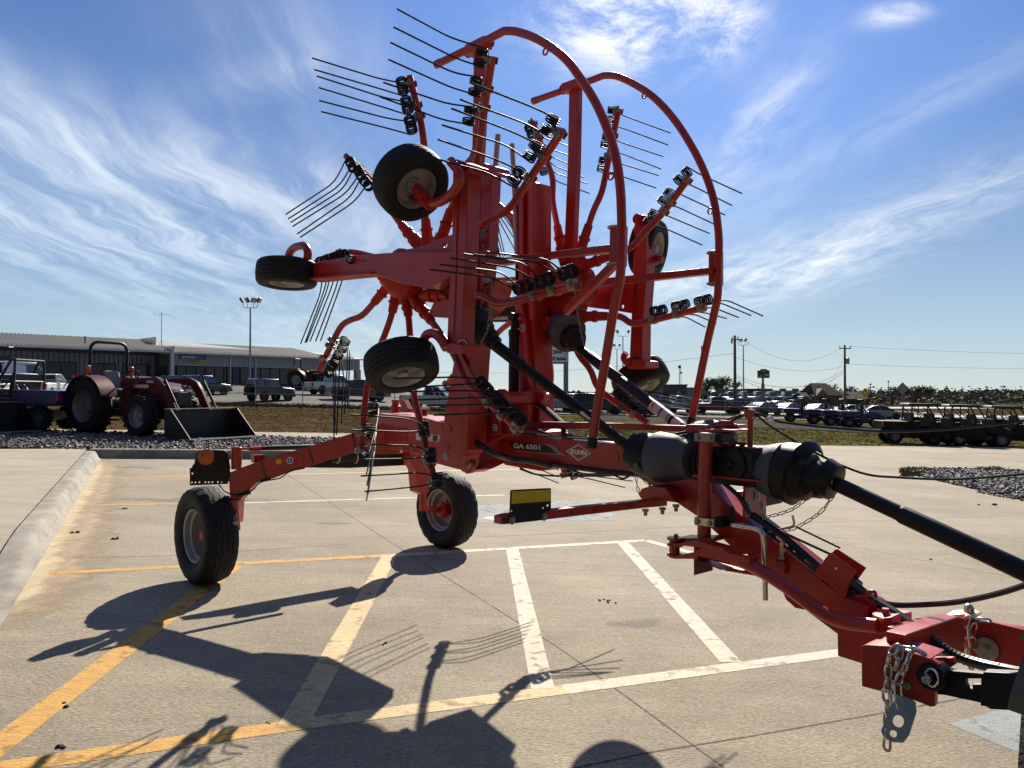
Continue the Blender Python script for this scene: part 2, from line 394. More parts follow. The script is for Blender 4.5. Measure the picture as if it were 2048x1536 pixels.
def sheet(name, pts, dz, m, kind='structure'):           # flat paving laid on the sloping plane
    mb = MB(); mb.add([Vector((p[0], p[1], SLOPE * p[0] + dz)) for p in pts], [list(range(len(pts)))])
    o = mb.build(name, m); 
    if o.data.polygons[0].normal.z < 0: o.data.flip_normals()
    return tag(o, kind=kind)
def gridsheet(name, x0, x1, y0, y1, nx, ny, dz, m, warp=None):
    mb = MB(); vs = []
    for j in range(ny + 1):
        for i in range(nx + 1):
            x, y = x0 + (x1 - x0) * i / nx, y0 + (y1 - y0) * j / ny
            if warp: x, y = warp(x, y)
            vs.append((x, y, T(x, y) + dz))
    mb.add(vs, [(j * (nx + 1) + i, j * (nx + 1) + i + 1, (j + 1) * (nx + 1) + i + 1, (j + 1) * (nx + 1) + i) for j in range(ny) for i in range(nx)])
    return tag(mb.build(name, m), kind='structure')
xs = [-3000, -1200, -500, -250, -150, -110, -90, -80, -70] + list(range(-66, 41, 4)) + [46, 60, 80, 110, 160, 250, 500, 1200, 3000]
ys = [-400, -60, -20, 0, 20, 40] + list(range(50, 130, 4)) + [140, 155, 175, 200, 230, 260, 300, 400, 700, 1500, 4500]
mb = MB(); mb.add([(x, y, T(x, y) - .06) for y in ys for x in xs], [(j * len(xs) + i, j * len(xs) + i + 1, (j + 1) * len(xs) + i + 1, (j + 1) * len(xs) + i) for j in range(len(ys) - 1) for i in range(len(xs) - 1)])
tag(mb.build('ground', DRYG), kind='structure')
gridsheet('green_verge', 3, 70, 24, 75, 12, 12, -.035, GRNG)
gridsheet('car_lot', -90, 60, 62, 128, 40, 24, .03, ASPH, warp=lambda x, y: (x, y + clamp((x + 5) * .22, 0, 12) * (1 if y < 70 else .5)))
gridsheet('gravel_track', 6, 70, 43, 60, 14, 4, -.015, GRAVB, warp=lambda x, y: (x, y + clamp(20 - x, 0, 14) * .75))
gridsheet('highway', -20, 400, 132, 143, 40, 6, .05, ROADM)
gridsheet('scrubland', -700, 1600, 144.5, 1300, 40, 24, .12, layered('scrub', [((.045, .046, .028), (.085, .08, .05))], (.06,), fine=8, fineamt=.5, spec=0, rough=1))
gridsheet('access_road', 14, 90, 96, 104, 20, 3, .06, ROADM, warp=lambda x, y: (x, y - (x - 14) * .18))
sheet('parking_lot', [(-30, 23.6), (-16, 24.2), (-5.7, 27.0), (3.6, 25.6), (12, 28.4), (21.5, 31.6), (70, 46), (70, -25), (-30, -25)], 0, CONC)

# raised walkway with its rolled kerb, running down to a ribbed ramp
KA, KB = g(35, 1187), g(200, 917); KD = (KB - KA); KD.z = 0; KD.normalize(); KN = Vector((-KD.y, KD.x, 0))
def hk(y): return .15 * sst(5.2, 7.4, y)
def kerb_strip(name, offs, m, t0=-1.4, t1=None):
    t1 = t1 or (KB - KA).length; n = 26; mb = MB(); vs = []
    for i in range(n + 1):
        p = KA + KD * (t0 + (t1 - t0) * i / n)
        for o, hf, e in offs:
            q = p + KN * o; vs.append((q.x, q.y, SLOPE * q.x + hk(p.y) * hf + e))
    k = len(offs); mb.add(vs, [(i * k + j, i * k + j + 1, (i + 1) * k + j + 1, (i + 1) * k + j) for i in range(n) for j in range(k - 1)])
    return tag(mb.build(name, m, sharp=60), kind='structure')
kerb_strip('kerb', [(-.02, 0, .004), (.015, .10, .006), (.04, .42, .006), (.07, .80, .006), (.10, .96, .006), (.15, 1, .006), (.25, 1, .006)], KERBM)
kerb_strip('walkway', [(.262, 1, .003), (6, 1, .002), (14, 1, .002)], CONC2, t0=-2.5, t1=(KB - KA).length + .6)
STAIN = layered('gutter_silt', [((.50, .385, .225), (.60, .49, .32)), ((.8, .8, .8), (1.05, 1.05, 1.05))], (2, 9), stretch=(1, .5, 1), fineamt=.3)
def ragged(name, t0, t1, n, wa, wb, dz, m):
    mb = MB(); vs = []
    for i in range(n + 1):
        t = t0 + (t1 - t0) * i / n; p = KA + KD * t
        w = wa + wb * (.5 + .5 * math.sin(t * 1.7) * math.sin(t * .63 + 1)) + random.uniform(0, wb * .5)
        for o in (.03, -w): q = p + KN * o; vs.append((q.x, q.y, SLOPE * q.x + dz))
    mb.add(vs, [(2 * i, 2 * i + 1, 2 * i + 3, 2 * i + 2) for i in range(n)]); return tag(mb.build(name, m), kind='structure')
FADE = layered('gutter_wash', [((.40, .295, .185), (.46, .36, .24)), ((.85, .85, .85), (1.05, 1.05, 1.05))], (1.2, 7), stretch=(1, .5, 1), fineamt=.4)
def soften(m, amt=.5, sc=7):
    nt = m.node_tree; N = nt.nodes; Lk = nt.links; b = N['Principled BSDF']; tc = N.new('ShaderNodeTexCoord')
    n = N.new('ShaderNodeTexNoise'); n.inputs['Scale'].default_value = sc; n.inputs['Detail'].default_value = 8; Lk.new(tc.outputs['Object'], n.inputs['Vector'])
    r = N.new('ShaderNodeMapRange'); r.inputs['From Min'].default_value = amt - .12; r.inputs['From Max'].default_value = amt + .08
    Lk.new(n.outputs['Fac'], r.inputs['Value']); Lk.new(r.outputs[0], b.inputs['Alpha']); return m
def fade_alpha(m):
    nt = m.node_tree; N = nt.nodes; Lk = nt.links; b = N['Principled BSDF']; tc = N.new('ShaderNodeTexCoord'); at_ = N.new('ShaderNodeAttribute'); at_.attribute_name = 'fade'
    n = N.new('ShaderNodeTexNoise'); n.inputs['Scale'].default_value = 3.5; n.inputs['Detail'].default_value = 9; n.inputs['Roughness'].default_value = .7; Lk.new(tc.outputs['Object'], n.inputs['Vector'])
    a = N.new('ShaderNodeMath'); a.operation = 'MULTIPLY_ADD'; a.inputs[1].default_value = 1.5; a.inputs[2].default_value = -.75; Lk.new(n.outputs['Fac'], a.inputs[0])
    c = N.new('ShaderNodeMath'); c.operation = 'ADD'; Lk.new(a.outputs[0], c.inputs[0]); Lk.new(at_.outputs['Fac'], c.inputs[1])
    r = N.new('ShaderNodeMapRange'); r.interpolation_type = 'SMOOTHSTEP'; r.inputs['From Min'].default_value = .22; r.inputs['From Max'].default_value = .85; Lk.new(c.outputs[0], r.inputs['Value']); Lk.new(r.outputs[0], b.inputs['Alpha'])
def faded(name, w, dz, m):
    fade_alpha(m); mb = MB(); vs = []; al = []; n = 90
    for i in range(n + 1):
        t = -1.6 + 12.6 * i / n; p = KA + KD * t; en = sst(-1.6, .3, t) * (1 - .5 * sst(9, 11, t))
        for o, f in ((.03, 1.0), (-w * .25, .85), (-w * .6, .45), (-w, 0)): q = p + KN * o; vs.append((q.x, q.y, SLOPE * q.x + dz)); al.append(f * en)
    mb.add(vs, [(4 * i + j, 4 * i + j + 1, 4 * i + j + 5, 4 * i + j + 4) for i in range(n) for j in range(3)])
    o = mb.build(name, m); ca = o.data.attributes.new('fade', 'FLOAT', 'POINT'); ca.data.foreach_set('value', al); return tag(o, kind='structure')
faded('gutter_wash', .75, .0006, FADE)
faded('gutter_silt', .34, .0011, STAIN)
mb = MB()
for i in range(17):
    p = KA + KD * (.1 + i * .125) + KN * .33; z = SLOPE * p.x + hk(p.y) + .006
    mb.box((p.x - .75 * .98, p.y - .02, z + .008), V(.75, 0, .0225 * -1), V(0, .028, 0), V(0, 0, .01))
mbp = tag(mb.build('tactile_strip', KERBM, bev=.006), 'ribbed concrete warning strip on the kerb ramp at the left edge', 'warning strip')

# kerbed gravel bed under the tractors
BEDF = [(-26, 16.2), (KB.x - .25, KB.y + .15), (-3.9, 17.0), (-3.5, 17.7), (-3.7, 20.5), (-4.3, 21.6), (-26, 20.9)]
mb = MB()
kp = [Vector((x, y, SLOPE * x)) for x, y in BEDF[1:6]]
for i in range(len(kp) - 1):
    d = (kp[i + 1] - kp[i]).normalized(); nn = Vector((d.y, -d.x, 0))
mb.prism([Vector((x, y, SLOPE * x - .05)) for x, y in BEDF], V(0, 0, .20))
tag(mb.build('gravel_bed', GRAVB), kind='structure')
mb = MB(); k = []
for i, p in enumerate(kp):
    a = kp[max(0, i - 1)]; b = kp[min(len(kp) - 1, i + 1)]; d = (b - a); d.z = 0; d.normalize(); n_ = Vector((d.y, -d.x, 0))
    k += [p + n_ * .12, p + n_ * .10 + V(0, 0, .17), p + n_ * .07 + V(0, 0, .185), p - n_ * .06 + V(0, 0, .185), p - n_ * .07]
mb.add(k, [(i * 5 + j, i * 5 + j + 1, i * 5 + j + 6, i * 5 + j + 5) for i in range(len(kp) - 1) for j in range(4)])
tag(mb.build('bed_kerb', KERBM), kind='structure')

def stones(name, poly, n, size, zf, m, seed):
    rnd = random.Random(seed); xsn = [p[0] for p in poly]; ysn = [p[1] for p in poly]; vs = []; fs = []
    def inside(x, y):
        c = False
        for i in range(len(poly)):
            (x1, y1), (x2, y2) = poly[i][:2], poly[i - 1][:2]
            if (y1 > y) != (y2 > y) and x < (x2 - x1) * (y - y1) / (y2 - y1) + x1: c = not c
        return c
    made = 0
    while made < n:
        x, y = rnd.uniform(min(xsn), max(xsn)), rnd.uniform(min(ysn), max(ysn))
        if not inside(x, y): continue
        made += 1; s = size * rnd.choice((.4, .55, .7, .9, 1.2)) * rnd.uniform(.7, 1.2); z = zf(x, y) + rnd.uniform(0, s * .6)
        q = Quaternion((rnd.uniform(-.5, .5), rnd.uniform(-.5, .5), 1), rnd.uniform(0, 6.28)).normalized()
        sx, sy, sz = s * rnd.uniform(.7, 1.3), s * rnd.uniform(.5, .9), s * rnd.uniform(.3, .6); k = len(vs)
        for a, b, c in ((-1, -1, -.6), (1, -1, -.6), (1, 1, -.6), (-1, 1, -.6), (-.55, -.6, 1), (.6, -.5, 1), (.5, .6, 1), (-.6, .5, 1)):
            p = q @ Vector((a * sx * rnd.uniform(.7, 1), b * sy * rnd.uniform(.7, 1), c * sz * .8)); vs.append((x + p.x, y + p.y, z + p.z))
        for f in ((0, 1, 5, 4), (1, 2, 6, 5), (2, 3, 7, 6), (3, 0, 4, 7), (4, 5, 6, 7)): fs.append([i + k for i in f])
    me = bpy.data.meshes.new(name); me.from_pydata(vs, [], fs); me.materials.append(m)
    o = bpy.data.objects.new(name, me); COL.objects.link(o); return o
STONE = mat('river_stone', (.15, .138, .126), .75, 0, .98, 15)
tag(stones('gravel', BEDF, 20000, .048, lambda x, y: SLOPE * x + .155, STONE, 1), 'loose grey river stones filling the kerbed bed under the tractor', 'gravel', kind='stuff')
ISL = [tuple(g(u, v)[:2]) for u, v in ((1800, 940), (1860, 938), (1990, 941), (2110, 945), (2300, 960), (2300, 1075), (2160, 1028), (2048, 998), (1965, 982), (1862, 959))]
sheet('gravel_island', ISL, .006, GRAVB)
sp_ = [(ISL[7][0] + (ISL[8][0] - ISL[7][0]) * t + dx, ISL[7][1] + (ISL[8][1] - ISL[7][1]) * t + dy) for t, dx, dy in ((0, 0, 0), (1, 0, 0), (1, -.35, -.35), (0, -.2, -.5))]
tag(stones('spilled_gravel', sp_, 90, .035, lambda x, y: SLOPE * x + .005, STONE, 12), 'a few stones spilled on the concrete along the gravel island', 'gravel', kind='stuff')
tag(stones('gravel', ISL, 17000, .048, lambda x, y: SLOPE * x + .015, STONE, 2), 'loose grey stones heaped in the island on the right of the drive', 'gravel', kind='stuff')

# painted lines, joints, patches
def paint(name, col, wear, sc=10):
    m = layered(name, [(tuple(c * .86 for c in col), col), ((.80, .80, .80), (1.05, 1.05, 1.05))], (1.2, 22), stretch=(.5, 1.4, 1), fineamt=.35, rough=.8)
    return soften(m, wear, sc)
PYEL, PWHT, PMID = paint('yellow_line_paint', (.62, .345, .085), .36), paint('white_line_paint', (.66, .575, .44), .36), paint('cream_line_paint', (.66, .50, .27), .36)
def stripe(p, q, w, m, dz=.0016, name='painted_line', n=12):
    d = q - p; d.z = 0; d.normalize(); s = Vector((d.y, -d.x, 0)) * w / 2; vs = []
    for i in range(n + 1):
        c = p + (q - p) * i / n; j = random.uniform(.985, 1.03) if w > .03 else random.uniform(.6, 1.35)
        for e in (-1, 1): t = c + s * e * j; vs.append((t.x, t.y, SLOPE * t.x + dz))
    mb = MB(); mb.add(vs, [(2 * i, 2 * i + 1, 2 * i + 3, 2 * i + 2) for i in range(n)])
    return tag(mb.build(name, m), kind='structure')
stripe(g(100, 1147), g(760, 1112), .115, PYEL); stripe(g(760, 1112), g(1292, 1081), .11, PWHT); stripe(g(1292, 1081), g(1392, 1108), .11, PWHT)
stripe(g(470, 1131), g(-60, 1535), .14, PYEL, .0022); stripe(g(780, 1111), g(585, 1455), .14, PMID, .0022)
stripe(g(1024, 1096), g(1086, 1378), .125, PWHT, .0022); stripe(g(1246, 1086), g(1462, 1325), .13, PWHT, .0022)
stripe(g(-60, 1545), g(620, 1446), .12, PYEL); stripe(g(620, 1446), g(1130, 1379), .12, PMID); stripe(g(1130, 1379), g(1700, 1303), .12, PWHT)
stripe(g(200, 955), g(385, 953), .10, PYEL); stripe(g(385, 953), g(1060, 938), .10, PMID)
stripe(g(155, 1011), g(480, 1006), .09, PYEL); stripe(g(480, 1006), g(1010, 990), .10, PWHT)
stripe(g(190, 968), g(300, 966), .06, PYEL)
JOINT = mat('saw_cut_joint', (.05, .04, .032), .9, 0, .4, 30)
def joint(pts, w=.012):
    for a, b in zip(pts, pts[1:]):
        stripe(a, b, w, JOINT, .0008, 'joint', 60)
joint([g(560, 940), g(800, 1097), g(1130, 1304), g(1448, 1536)], .011)
joint([g(1060, 1500 + 55), g(1300, 1505), g(1500, 1473), g(1776, 1424), g(2080, 1368)], .012)
joint([g(950, 1075), g(1200, 1063), g(1410, 1051), g(1760, 1041), g(2060, 1030)], .014)
joint([g(200, 975), g(420, 974), g(700, 963), g(1010, 951), g(1250, 941)], .012)
joint([g(130, 1116), g(330, 1112), g(700, 1088)], .010); joint([g(1610, 1075), g(2050, 1160)], .008)
joint([g(1390, 925), g(1700, 925), g(2050, 925)], .02); joint([g(0, 955, .15), g(120, 955, .15)], .001)
BLUEP = soften(layered('faded_blue_paint', [((.22, .24, .24), (.31, .33, .32))], (2.5,), fineamt=.4), .38, 8)
for pts in ([(1896, 1448), (2006, 1418), (2140, 1440), (2140, 1520), (2030, 1503)], [(935, 1012), (1030, 1006), (1215, 1000), (1230, 1040), (940, 1046)]):
    sheet('faded_blue_patch', [g(u, v) for u, v in pts], .0012, BLUEP)
sheet('faded_white_symbol', [g(u, v) for u, v in ((962, 1036), (985, 1032), (1020, 1034), (1040, 1038), (985, 1040))], .0022, PWHT)
def stain(name, u, v, rx, ry, ang, m):
    c = g(u, v); mb = MB(); vs = []; al = []; n = 28
    for k, (f, a_) in enumerate(((0, 1), (.45, .85), (.75, .45), (1, 0))):
        for i in range(n):
            t = 2 * math.pi * i / n; x, y = math.cos(t) * rx * f, math.sin(t) * ry * f; X = c.x + x * math.cos(ang) - y * math.sin(ang); Y = c.y + x * math.sin(ang) + y * math.cos(ang)
            vs.append((X, Y, SLOPE * X + .0004)); al.append(a_ * .62)
    mb.add(vs, [(k * n + i, k * n + (i + 1) % n, (k + 1) * n + (i + 1) % n, (k + 1) * n + i) for k in range(3) for i in range(n)])
    o = mb.build(name, m); ca = o.data.attributes.new('fade', 'FLOAT', 'POINT'); ca.data.foreach_set('value', al); return tag(o, kind='structure')
SMUDGE = layered('grey_smudge', [((.20, .185, .155), (.27, .245, .20))], (3,), fineamt=.5, fine=170); fade_alpha(SMUDGE)
PALE = layered('pale_wear', [((.40, .345, .255), (.46, .40, .30))], (3,), fineamt=.4, fine=170); fade_alpha(PALE)
for u, v, rx, ry, a_, m_ in ((662, 1047, .30, .10, .1, SMUDGE), (1275, 1246, .30, .15, .3, SMUDGE), (250, 935, 1.1, .4, .2, SMUDGE), (400, 1000, 1.6, .3, .15, SMUDGE)):
    stain('faint_stain', u, v, rx, ry, a_, m_)
MUD = mat('dry_mud', (.03, .022, .016), .9, 0, .4, 40)
for (u, v, n, s) in ((1215, 1203, 9, .012), (128, 1410, 2, .014), (119, 1495, 3, .014), (770, 1289, 2, .012), (528, 1448, 2, .012), (1990, 1010, 3, .03), (1955, 1010, 2, .025), (1860, 1120, 2, .015), (250, 1018, 2, .03), (152, 1066, 3, .02), (240, 1077, 4, .022)):
    mb = MB()
    for i in range(n):
        p = g(u, v) + V(random.uniform(-.06, .06), random.uniform(-.05, .05), 0) * (1 if n > 3 else .5)
        r = s * random.uniform(.5, 1.2); p.z = SLOPE * p.x
        mb.lathe(p, V(random.uniform(-.2, .2), .1, 1), [(-.002, r * .4), (0.001, r), (r * .5, r * .8), (r * .8, r * .3)], 6)
    tag(mb.build('mud_crumbs', MUD), kind='stuff');

# grass tufts
def tufts(name, m, n, area, h, seed, label):
    rnd = random.Random(seed); vs = []; fs = []
    for _ in range(n):
        x, y = area(rnd); z = T(x, y) - .03
        for b in range(4):
            a = rnd.uniform(0, 6.28); hh = h * rnd.uniform(.3, 1.2); w = .012 + hh * .08; ox, oy = rnd.uniform(-.08, .08), rnd.uniform(-.08, .08)
            k = len(vs); lx, ly = math.cos(a) * hh * rnd.uniform(.2, .8), math.sin(a) * hh * rnd.uniform(.2, .8)
            vs += [(x + ox - w, y + oy, z), (x + ox + w, y + oy, z), (x + ox + lx, y + oy + ly, z + hh)]; fs.append((k, k + 1, k + 2))
    me = bpy.data.meshes.new(name); me.from_pydata(vs, [], fs); me.materials.append(m)
    o = bpy.data.objects.new(name, me); COL.objects.link(o); return tag(o, label, 'grass', kind='stuff')
GBL = mat('dry_grass_blades', (.12, .088, .046), .8, 0, .4, 1.2); GBG = mat('green_grass_blades', (.10, .105, .045), .8, 0, .5, 1.2)
def fenceline(t):  # runs along the far side of the verge
    P_ = [(-40, 58), (-24.0, 60.5), (-6, 63.5), (10.6, 72), (29, 82)]; k = clamp(t, 0, .9999) * 4; i = int(k); f = k - i
    return (P_[i][0] + (P_[i + 1][0] - P_[i][0]) * f, P_[i][1] + (P_[i + 1][1] - P_[i][1]) * f)
def a1(r): x, y = fenceline(r.uniform(.12, 1)); return x, y - abs(r.gauss(0, 1.0))
def a2(r): return r.uniform(-26, 6), r.uniform(26, 58)
def a3(r): return r.uniform(3, 34), r.uniform(29, 46)
tufts('grass', GBG, 2600, a1, .30, 3, 'rank green weeds growing along the foot of the fence')
tufts('grass', GBL, 9000, a2, .035, 4, 'short dry brown grass of the verge behind the tractor')
tufts('grass', GBL, 7000, a3, .04, 5, 'short yellowish grass between the drive and the gravel track')
def a4(r):
    if r.random() < .6: p = g(1800 + r.uniform(5, 60), 943 + r.uniform(-3, 10))
    else: p = g(1985 + r.uniform(-25, 18), 941 + r.uniform(-2, 3))
    return p.x, p.y
tufts('weeds', GBG, 330, a4, .13, 6, 'low green weeds at the edges of the gravel island')

# ------------------------------------------------------------------ fence
STEELP = mat('fence_steel', (.40, .41, .42), .45, .6, .15, 4)
fr = tag(empty('lot_fence', (-24, 60.5, T(-24, 60.5))), 'long galvanised post and rail fence along the front of the car lot', 'fence')
off = fr.location.copy()
Npost = 21; pp = []
for i in range(Npost):
    x, y = fenceline(i / (Npost - 1)); pp.append(Vector((x, y, T(x, y))))
for p in pp:
    mb = MB(); mb.tube([p + V(0, 0, -.1), p + V(0, 0, 1.55), p + V(-.13, .05, 1.95)], .036, 8); mb.build('post', STEELP, fr, off)
for h, nm in ((1.5, 'top_rail'), (.92, 'middle_rail')):
    mb = MB(); mb.tube([p + V(0, 0, h) for p in pp], .028, 6); mb.build(nm, STEELP, fr, off)
# ------------------------------------------------------------------ dealership building
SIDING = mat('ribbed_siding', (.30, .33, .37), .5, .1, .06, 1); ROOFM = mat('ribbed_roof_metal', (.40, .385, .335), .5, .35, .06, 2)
DARKW = mat('shaded_bay_wall', (.10, .115, .14), .7, 0, .15, 1); GLASSD = mat('dark_window_glass', (.012, .016, .022), .08, 0, .3, .6, spec=.8)  # DARKW: the building front's shade is put into this wall colour
TRIMW = mat('white_trim', (.62, .63, .64), .5, 0, .05); BRONZE = mat('dark_frame', (.03, .028, .028), .4, .3, .1)
STONEC = mat('stone_column', (.36, .30, .22), .85, 0, .35, 5)
BO = Vector((-50.5, 76, 2.45)); bx = Vector((29.5, 31, 0)).normalized(); by = Vector((-bx.y, bx.x, 0)); BRZ = math.atan2(bx.y, bx.x)
bld = tag(empty('dealer_building', BO, BRZ), 'long low grey metal dealer building with a pale ribbed roof behind the lot', 'building')
EV, W1, W2, DP = 3.95, 16.4, 42.6, 16.0
def bb(name, boxes, m, parent=bld, bev=0):
    mb = MB()
    for b in boxes: mb.abox(*b)
    return mb.build(name, m, parent, bev=bev)
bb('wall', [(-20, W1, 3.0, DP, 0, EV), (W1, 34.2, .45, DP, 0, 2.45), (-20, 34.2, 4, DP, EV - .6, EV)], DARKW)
bb('bay_end_wall', [(W1 + .01, W1 + .25, .06, 3.2, 0, EV - .1)], SIDING)
fas = [(W1 + .25 + i * .41, W1 + .25 + i * .41 + .30, .0, .04, 2.5, EV - .16) for i in range(int((W2 - W1 - .3) / .41))]
bb('fascia', [(W1 + .2, W2, .04, .30, 2.45, EV - .1)] + fas, SIDING)
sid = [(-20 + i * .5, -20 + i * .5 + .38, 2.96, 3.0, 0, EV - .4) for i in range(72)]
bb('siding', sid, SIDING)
roofs = MB(); sl_ = 1.75
roofs.prism([V(-20, -.5, EV), V(W1, -.5, EV), V(W1, 9, EV + sl_), V(-20, 9, EV + sl_)], V(0, 0, .06))
roofs.prism([V(W1 + .3, -.5, EV - .05), V(W2 + .4, -.5, EV - .05), V(W2 - 5, 9, EV + sl_ * .8), V(W1 + .3, 9, EV + sl_)], V(0, 0, .06))
roofs.prism([V(-20, 9, EV + sl_), V(W2 - 5, 9, EV + sl_ * .82), V(W2 + .4, DP, EV), V(-20, DP, EV)], V(0, 0, .06))
for i in range(160):
    x = -20 + i * .4
    if x < W2 - 1:
        t = 9 if x < W2 - 5 else 3; zt = sl_ * (1 if x < W1 else .9) * (t / 9.0)
        roofs.prism([V(x, -.52, EV + .05), V(x + .09, -.52, EV + .05), V(x + .09, t, EV + zt + .05), V(x, t, EV + zt + .05)], V(0, 0, .10))
roofs.build('roof', ROOFM, bld)
bb('gutter', [(-20, W1, -.58, -.42, EV - .16, EV + .04), (W1 + .3, W2 + .4, -.56, -.40, EV - .20, EV - .01)], TRIMW)
bb('parapet', [(W1, W1 + .28, -.7, 4.5, EV - .3, EV + .62), (W1, W1 + .28, 4.5, 9, EV + .6, EV + 1.9), (W1 - .1, W1 + .3, -.62, -.36, 0, EV)], TRIMW)
for x in (33.4, 42.0): bb('column', [(x, x + .75, .0, .7, 0, 2.46)], STONEC, bev=.02)
bb('porch_ceiling', [(34.2, W2, .3, 8, 2.42, 2.5)], TRIMW)
for x in (23.6, 26.9): bb('downpipe', [(x, x + .12, -.14, -.02, 0, EV - .1)], TRIMW)
for (x0, x1, n) in ((17.4, 24.2, 6), (25.2, 33.2, 6)):
    w = bb('shop_window', [(x0, x1, .38, .44, .35, 2.4)], GLASSD)
    st = (x1 - x0) / n
    bb('frame', [(x0 + i * st - .05, x0 + i * st + .05, .30, .379, .3, 2.44) for i in range(n + 1)] + [(x0, x1, .31, .379, .28, .40), (x0, x1, .31, .379, 2.3, 2.44)], BRONZE, w)
for (x0, x1) in ((4.6, 7.6), (9.2, 11.6), (12.4, 15.2)):
    w = bb('window', [(x0, x1, 2.90, 2.955, .8, 2.5)], GLASSD)
    bb('frame', [(x0 - .06, x0 + .05, 2.85, 2.899, .75, 2.55), (x1 - .05, x1 + .06, 2.85, 2.899, .75, 2.55), (x0, x1, 2.85, 2.899, 2.44, 2.56), (x0, x1, 2.85, 2.899, .72, .84), ((x0 + x1) / 2 - .04, (x0 + x1) / 2 + .04, 2.85, 2.899, .8, 2.5)], BRONZE, w)
for (x0, x1) in ((-9, -4.6), (-3.5, 1.4)):
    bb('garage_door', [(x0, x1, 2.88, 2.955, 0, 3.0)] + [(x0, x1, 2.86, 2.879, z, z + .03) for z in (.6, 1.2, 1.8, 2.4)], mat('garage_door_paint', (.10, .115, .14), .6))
SOFL = mat('porch_lamp_lens', (.85, .85, .80), .4, 0, 0, emit=(.9, .9, .85))
for x in (.8, 11.9): bb('porch_lamp', [(x, x + .35, .6, .85, EV - .14, EV - .06)], SOFL)
sg = bb('sign_board', [(17.5, 20.6, -.06, -.002, 3.14, 3.66)], MT['blue'])
bb('sign_band', [(17.45, 20.62, -.07, -.012, 2.83, 3.12)], mat('sign_orange', (.62, .30, .05), .5))
text_mesh('EXPRESS', 'sign_lettering', MT['white'], sg, V(17.75, -.075, 3.28), V(1, 0, 0), V(0, 0, 1), .34, bold=.012, shear=.25, width=1.62)
text_mesh('LANE', 'sign_lettering', mat('sign_blue_letter', (.35, .45, .75), .5), sg, V(19.45, -.075, 3.28), V(1, 0, 0), V(0, 0, 1), .34, shear=.1, width=.85)
text_mesh('FAST OIL CHANGES & MORE', 'sign_lettering', MT['decalblk'], sg, V(17.7, -.085, 2.91), V(1, 0, 0), V(0, 0, 1), .15, bold=.006, width=2.2)
ANT = mat('aerial_metal', (.12, .12, .13), .5, .5, .1)
ae = tag(empty('roof_aerial', aty(323, 690, 89)), 'thin television aerial standing on the pale metal roof', 'aerial')
b0 = ae.location
mb = MB(); mb.tube([b0 + V(0, 0, -.6), b0 + V(0, 0, 3.7)], .035, 6); mb.tube([b0 + V(-.5, 0, -.4), b0 + V(0, 0, .6), b0 + V(.5, 0, -.4)], .025, 6); mb.build('mast', ANT, ae, b0)
mb = MB(); mb.tube([b0 + V(-1, 0, 3.55), b0 + V(.95, 0, 3.5)], .02, 6)
for x in (-.45, -.3, .0, .3): mb.tube([b0 + V(x, -.3, 3.53), b0 + V(x, .3, 3.53)], .012, 5)
mb.tube([b0 + V(-.35, 0, 3.3), b0 + V(-.1, 0, 3.75)], .014, 5); mb.build('boom', ANT, ae, b0)
vp = MB(); q = aty(170, 683, 84); vp.lathe(q, ZV, [(-.5, .07), (.45, .07), (.45, .10), (.55, .10)], 10); tag(vp.build('roof_vent', MT['black']), 'short dark vent pipe on the pale roof left of the aerial', 'vent')

# ------------------------------------------------------------------ light poles, utility poles, signs
POLEM = mat('pole_steel', (.33, .34, .35), .5, .5, .1); LAMPM = mat('floodlight_body', (.10, .10, .10), .5, .3, .1); LENS = mat('floodlight_lens', (.45, .47, .48), .2, 0, .1, spec=.8)
def light_pole(u, vtop, Y, label, heads, w=1.0):
    b = gt(u, Y); ht = aty(u, vtop, Y).z - b.z; r = tag(empty('light_pole', b), label, 'light pole', 'floodlight poles of the car lot')
    mb = MB(); mb.tube([V(0, 0, -.2), V(0, 0, ht * .9)], .09, 8, rs=[.13, .075]); mb.build('pole', POLEM, r)
    z0 = ht * .9
    mb = MB(); mb.tube(fillet([V(-.75 * w, 0, z0 + .55), V(-.72 * w, 0, z0), V(.72 * w, 0, z0), V(.75 * w, 0, z0 + .55)], .3), .035, 6); mb.tube([V(-.3 * w, 0, z0), V(-.3 * w, 0, z0 + .45)], .03, 6); mb.tube([V(.3 * w, 0, z0), V(.3 * w, 0, z0 + .45)], .03, 6); mb.build('bracket', POLEM, r)
    for x, tx, ty in heads:
        mb = MB(); c = V(x * w, 0, z0 + .78); ax = V(tx, ty, -.55).normalized(); d, s, uu = frame(ax)
        mb.box(c, d * .11, s * .26, uu * .26); h = mb.build('floodlight', LAMPM, r, bev=.03)
        mb = MB(); mb.box(c + d * .118, d * .006, s * .22, uu * .22); mb.build('lens', LENS, h)
    return r
H4 = ((-.9, -.9, -.2), (-.32, -.6, -.6), (.35, .6, -.6), (.9, .9, -.2))
light_pole(500, 597, 78, 'tall floodlight pole with four heads in front of the grey dealer building', H4)
light_pole(1246, 657, 122, 'floodlight pole with two heads showing right of the red hoop', ((-.75, -.8, -.5), (.75, .8, -.5)), 1.2)
light_pole(1234, 686, 150, 'shorter distant floodlight pole beside the two headed one', ((-.5, -.5, -.6), (.5, .6, -.6)), 1.1)
light_pole(1487, 676, 112, 'slim floodlight pole standing just right of the wooden utility pole', ((-.4, -.6, -.5), (.35, .8, -.4)), 1.0)
WOODP = mat('weathered_pole_wood', (.13, .105, .08), .85, 0, .35, 3); INSU = mat('insulator', (.25, .24, .23), .4, 0, .2)
